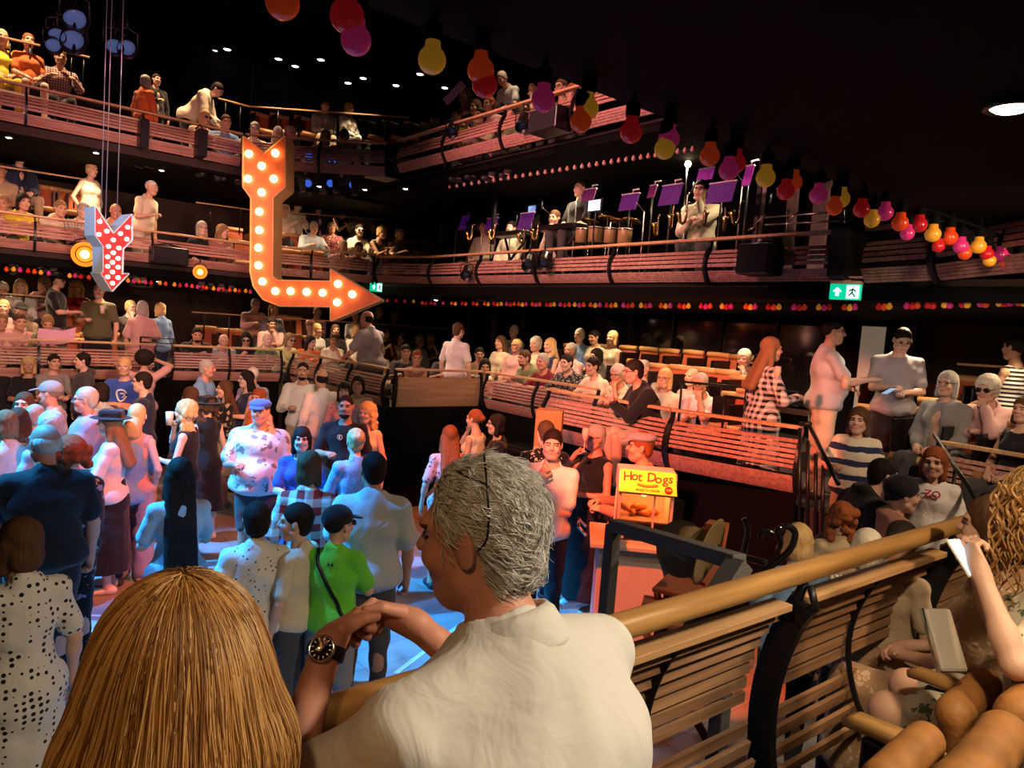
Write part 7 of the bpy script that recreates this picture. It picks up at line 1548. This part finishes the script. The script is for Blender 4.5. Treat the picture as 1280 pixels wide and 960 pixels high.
ps = [ell(H_(-.016, 0, .036), np.array((.099, .080, .094)), RhM, .02), ell(H_(-.05, 0, -.02), np.array((.055, .070, .075)), RhM, .02), cut(ell(H_(.112, 0, -.015), np.array((.082, .12, .115)), RhM), .012), cut(ell(H_(.005, .085, -.055), np.array((.05, .04, .06)), RhM), .01), cut(ell(H_(.005, -.085, -.055), np.array((.05, .04, .06)), RhM), .01)]
cap_ = link('hair', mesh_np('hair', [sdf_mesh(ps, .004, None, lambda X, Y, Z: .0022*np.sin(120*X+60*Z+4*np.sin(50*Y))*np.sin(90*Y+40*Z))]), GREYH, man)
me = cap_.data; nv = len(me.vertices); co = np.zeros(nv*3); me.vertices.foreach_get('co', co); co = co.reshape(-1, 3); no_ = np.zeros(nv*3); me.vertices.foreach_get('normal', no_); no_ = no_.reshape(-1, 3)
def rf(i, rng): return co[rng.randint(nv)]-0
idx_ = {}
def df(st, p, t):
    if isinstance(st, str):
        k = np.argmin(((co-p)**2).sum(1)); n_ = no_[k]; l = hp_local(p)
        flow = RhM @ np.array([-.8, .25*np.sign(l[1]), -.45]) ; f_ = flow-n_*(flow@n_); f_ /= max(np.linalg.norm(f_), 1e-6); return (f_, n_, rngm.uniform(-1, 1), rngm.uniform(0, 6))
    f_, n_, a, ph = st; s_ = np.cross(f_, n_); return f_+n_*(.25-.55*t)+s_*(.55*sin(ph+5*t)+.2*a)
rngm = np.random.RandomState(4)
strands(KM, 'hair_locks', 2600, .038, .0011, GREYH, cap_, rf, df, 3, 6)
# polo collar standing round the neck
Rm = Matrix(KM['J']['R'].tolist()); nk = Vector(KM['J']['neck']); ax_ = (Vector(KM['C'])-nk).normalized(); Mc = ax_.to_track_quat('Z', 'Y').to_matrix()
b = MB(); b.lathe([(.078, -.030), (.066, .012), (.064, .030), (.069, .034), (.078, .022), (.090, -.022), (.090, -.030)], nk+ax_*.012, 40, M=Mc @ Matrix.Diagonal((1.05, 1.12, 1))); b.build('collar', cloth('plain', (.70, .70, .66)), man)
# eyewear cord over the hair
snap = lambda q: co[np.argmin(((co-np.array(q))**2).sum(1))]+.0035*no_[np.argmin(((co-np.array(q))**2).sum(1))]
b = MB(); b.stube([snap(H_(*q)) for q in ((-.024, .088, -.012), (-.046, .096, .012), (-.052, .092, .050), (-.042, .064, .096), (-.030, .038, .121), (-.020, .008, .134), (-.014, -.03, .130))], .0019, 8); b.stube([snap(H_(*q)) for q in ((-.044, .066, .096), (-.010, .060, .110), (.02, .050, .118))], .0016, 8); b.build('eyewear_cord', BLKM, man)
# wrist watch
Wl = np.array(KM['J']['wL']); dl = unit(Wl-KM['J']['eL']); M_ = Vector(dl).to_track_quat('Z', 'Y').to_matrix()
wt = tag(empty('wrist_watch', (0, 0, 0)), 'chunky steel wrist watch with a black strap on the man\'s wrist', 'watch'); wt.location = man.location; wt.rotation_euler = man.rotation_euler
Wc = Vector(Wl-dl*.012)
b = MB(); b.lathe([(.0300, -.011), (.0325, -.011), (.0335, 0), (.0325, .011), (.0300, .011), (.0295, 0)], Wc, 28, M=M_); b.build('strap', mat('black_rubber', (.01, .01, .012), .5), wt)
vd = Vector(to_local(np.array([0, 0, 2.6])+CR*-.25+CU*.25, root, TF, ms))-Wc; vd = (vd-Vector(dl)*vd.dot(Vector(dl))).normalized(); Mq = Matrix((Vector(dl), vd.cross(Vector(dl)), vd)).transposed()
b = MB(); b.lathe([(.019, -.004), (.022, .0), (.022, .006), (.0195, .009), (.018, .007)], Wc+vd*.031, 28, M=Mq); cs_ = b.build('case', CHROME, wt, fix=False)
b = MB(); b.lathe([(.0004, .0065), (.0185, .0065), (.0185, .006), (.0004, .006)], Wc+vd*.031, 28, M=Mq); b.build('dial', mat('black_dial', (.01, .01, .012), .2), wt, fix=False)
for k in range(12): a = k*pi/6; b = MB() if k == 0 else b; b.box(Wc+vd*.0385+Mq @ Vector((.0145*cos(a), .0145*sin(a), 0)), (.004, .0014, .001), M=Mq @ Matrix.Rotation(a, 3, 'Z'))
b.bar(Wc+vd*.0390, Wc+vd*.0390+Mq @ Vector((.010, .004, 0)), .0012, .001, up=tuple(vd)); b.bar(Wc+vd*.0390, Wc+vd*.0390+Mq @ Vector((-.004, .008, 0)), .0015, .001, up=tuple(vd)); b.build('markers_and_hands', mat('pale_gold', (.75, .6, .3), .25, .8), wt)

# --- blonde woman in front, seen from behind
HW = at_depth(223, 852, .86)
bw = math.degrees(atan2(HW[1], HW[0]))
K1 = figure('sit', True, 1.0, 1, False, dict(head=(0, 10, 0)))
WF = bw+4; ca, sa = cos(radians(WF)), sin(radians(WF)); C1 = K1['C']
rootw = HW-np.array([ca*C1[0]-sa*C1[1], sa*C1[0]+ca*C1[1], C1[2]])
wom, KW = person(rootw, WF, 'woman with a straight golden blonde bob in the bottom left foreground', pose='sit', fem=True, lod=1, skin='p', hs=None, top=('blouse', cc('O')), bot=('trousers', cc('D')), over=dict(head=(0, 10, 0)))
HB, RhW = KW['H'], KW['Rh']
BLON = hairmat((.36, .17, .05), 1.0)
ps = [ell(HB(-.018, 0, .030), np.array((.108, .095, .104)), RhW, .03), ell(HB(-.040, 0, -.06), np.array((.085, .118, .11)), RhW, .05), cone(HB(-.05, .07, -.08), HB(-.04, .085, -.22), .055, .045, .04), cone(HB(-.05, -.07, -.08), HB(-.04, -.085, -.22), .055, .045, .04), cone(HB(-.07, 0, -.08), HB(-.07, 0, -.22), .06, .05, .05), cut(ell(HB(.11, 0, -.07), np.array((.085, .060, .13)), RhW), .01)]
capw = link('hair', mesh_np('hair', [sdf_mesh(ps, .006)]), BLON, wom)
me = capw.data; nv2 = len(me.vertices); cow = np.zeros(nv2*3); me.vertices.foreach_get('co', cow); cow = cow.reshape(-1, 3); now = np.zeros(nv2*3); me.vertices.foreach_get('normal', now); now = now.reshape(-1, 3)
CW = KW['C']; crown = HB(-.035, .0, .135)
part_rng = np.random.RandomState(9)
# long strands combed from the crown over the surface
def comb(n, steps, step, rad, seed, cow=None, now=None, crown=None, Rh=None, amp=.07, fr=.35, spread=.085, lmax=.005):
    cow = globals()['cow'] if cow is None else cow; now = globals()['now'] if now is None else now; crown = globals()['crown'] if crown is None else crown; RhW = globals()['RhW'] if Rh is None else Rh
    rng = np.random.RandomState(seed); V = []; Q = []; k = 3
    P0 = np.zeros((n, 3)); ang = rng.uniform(0, 2*pi, n); rr = spread*np.sqrt(rng.uniform(0, 1, n))
    for i in range(n): P0[i] = crown+RhW @ np.array([rr[i]*cos(ang[i]), rr[i]*sin(ang[i]), 0])
    lift = rng.uniform(.0005, lmax, n); wav = rng.uniform(0, 6, n); pts = []
    P = P0.copy()
    for s_ in range(steps):
        # nearest surface vertex
        idx = np.empty(n, int)
        for j in range(0, n, 200): idx[j:j+200] = ((P[j:j+200, None, :]-cow[None])**2).sum(2).argmin(1)
        N_ = now[idx]; S_ = cow[idx]; d = ((P-S_)*N_).sum(1); P = P-N_*(d-lift)[:, None]; pts.append(P.copy())
        out = P-crown; out[:, 2] *= .2; out /= np.maximum(np.linalg.norm(out, axis=1), 1e-6)[:, None]
        g = out*max(0, 1-s_/6.)+np.array([0, 0, -1.0])*min(1, .25+s_/7.); g = g-N_*(g*N_).sum(1)[:, None]; g /= np.maximum(np.linalg.norm(g, axis=1), 1e-6)[:, None]
        side = np.cross(g, N_); P = P+(g+side*(amp*np.sin(wav+s_*fr))[:, None])*step
    A = np.array(pts)                      # steps,n,3
    T = np.gradient(A, axis=0); T /= np.maximum(np.linalg.norm(T, axis=2), 1e-9)[..., None]
    a = np.cross(T, np.array([.31, .52, .79])); a /= np.maximum(np.linalg.norm(a, axis=2), 1e-9)[..., None]; b_ = np.cross(T, a)
    prof = rad*(1-.5*np.linspace(0, 1, steps))[:, None, None]*rng.uniform(.6, 1.4, n)[None, :, None]
    ring = np.stack([A+(a*cos(2*pi*c/k)+b_*sin(2*pi*c/k))*prof for c in range(k)], 2)   # steps,n,k,3
    V = ring.reshape(-1, 3); ids = np.arange(len(V)).reshape(steps, n, k)
    Q = np.stack([ids[:-1], np.roll(ids, -1, 2)[:-1], np.roll(ids, -1, 2)[1:], ids[1:]], -1).reshape(-1, 4)
    return V, Q
for sd, cl_ in ((1, (.46, .23, .065)), (2, (.62, .36, .13)), (3, (.22, .095, .028))):
    link('hair_locks', mesh_np('hair_locks', [comb(900, 26, .018, .0012, sd)]), mat('hair_strand_%d' % sd, cl_, .42, var=.15, spec=.6), capw)

# --- seated woman with a phone at the right edge, and her neighbour
HR = at_depth(1306, 642, 2.12)
FR = 51.6+48
KR0 = figure('sitphone', True, 1.1, 1, False, None); ca, sa = cos(radians(FR)), sin(radians(FR)); C2 = KR0['C']
rr_ = HR-np.array([ca*C2[0]-sa*C2[1], sa*C2[0]+ca*C2[1], C2[2]])
phw = at_depth(1225, 715, 1.98); hw2 = to_local(phw, rr_, FR, 1.0); hw3 = to_local(at_depth(1215, 700, 2.1), rr_, FR, 1.0)
FLD = cloth('floral', (.66, .60, .44), (.10, .16, .08), 1.3)
rw_, KR = person(rr_, FR, 'woman with long curly golden hair in an off shoulder floral dress looking at her phone', pose='sitphone', fem=True, w=1.1, lod=2, skin='f', hs='long', hc='bl', top=('dress_s_short', FLD), bot=None, over=dict(hL=tuple(hw2), hR=tuple(hw3), head=(0, 22, 0)))
phone(at_depth(1204, 697, 2.02), 51.6+25, 'phone with a pale case held in the raised hand of the curly-haired woman', -.75, True)
NB = at_depth(1240, 660, 2.65)
K3 = figure('sitlap', True, 1.05, 1, False, None); C3 = K3['C']; ca, sa = cos(radians(100)), sin(radians(100))
rn = NB-np.array([ca*C3[0]-sa*C3[1], sa*C3[0]+ca*C3[1], C3[2]])
person(rn, 100, 'seated person beyond the curly-haired woman, only hands and a floral lap showing', pose='sitlap', fem=True, w=1.05, lod=1, skin='f', hs='bob', hc='br', top=('dress_s', cloth('floral', (.36, .22, .13), (.55, .40, .30), 1.6)), bot=None)
bgp = at_depth(1180, 800, 1.98); o = empty('clutch_bag', tuple(bgp), radians(60), 'pale grey clutch bag lying on the floral lap', 'bag'); b = MB(); b.box((0, 0, 0), (.17, .085, .024), M=Matrix.Rotation(-1.0, 3, 'Y')); b.build('bag_body', mat('grey_leather', (.22, .18, .13), .6), o, bevel=.01); b = MB(); b.box((0, .044, .0), (.17, .006, .012), M=Matrix.Rotation(-1.0, 3, 'Y')); b.build('zip', CHROME, o)
hr_ = [c for c in rw_.children if c.name.startswith('hair')][0]; me = hr_.data; nv3 = len(me.vertices); co3 = np.zeros(nv3*3); me.vertices.foreach_get('co', co3); co3 = co3.reshape(-1, 3); no3 = np.zeros(nv3*3); me.vertices.foreach_get('normal', no3); no3 = no3.reshape(-1, 3)
for sd, cl_ in ((5, (.46, .25, .08)), (6, (.28, .13, .04)), (7, (.56, .34, .13))):
    link('hair_locks', mesh_np('hair_locks', [comb(520, 44, .014, .0016, sd, co3, no3, KR['H'](-.03, 0, .13), KR['Rh'], .85, .75, .10, .022)]), mat('hair_strand_%d' % sd, cl_, .45, var=.15, spec=.6), hr_)
# loose curls falling in front of her near shoulder
rngc = np.random.RandomState(21); Vc = MB()
for i in range(46):
    px0, py0 = rngc.uniform(1243, 1285), rngc.uniform(600, 660); Lc = rngc.uniform(.12, .26); a = np.array(to_local(at_depth(px0, py0, 2.02+rngc.uniform(-.02, .06)), rr_, FR, 1.0)); ph = rngc.uniform(0, 6); fr_ = rngc.uniform(55, 85); am = rngc.uniform(.006, .014)
    Vc.tube([a+np.array([am*cos(ph+fr_*Lc*t), am*sin(ph+fr_*Lc*t), -Lc*t]) for t in [k/18 for k in range(19)]], [.0045*(1-.6*k/18) for k in range(19)], 5)
Vc.build('hair_curls', mat('hair_strand_6', (.36, .18, .055), .45, var=.15, spec=.6), hr_)
# --- tan tip-up seats at the lower right
q1 = at_depth(1222, 942, 1.55); ca, sa = cos(radians(94)), sin(radians(94))
for k, lb in enumerate(('tan leather tip-up seat, the large near one at the lower right corner', 'tan leather tip-up seat behind the near one, cut by the right edge')):
    big_seat((q1[0]+.50*k*sa+.19*ca, q1[1]-.50*k*ca+.19*sa, q1[2]-.745), 94, lb)
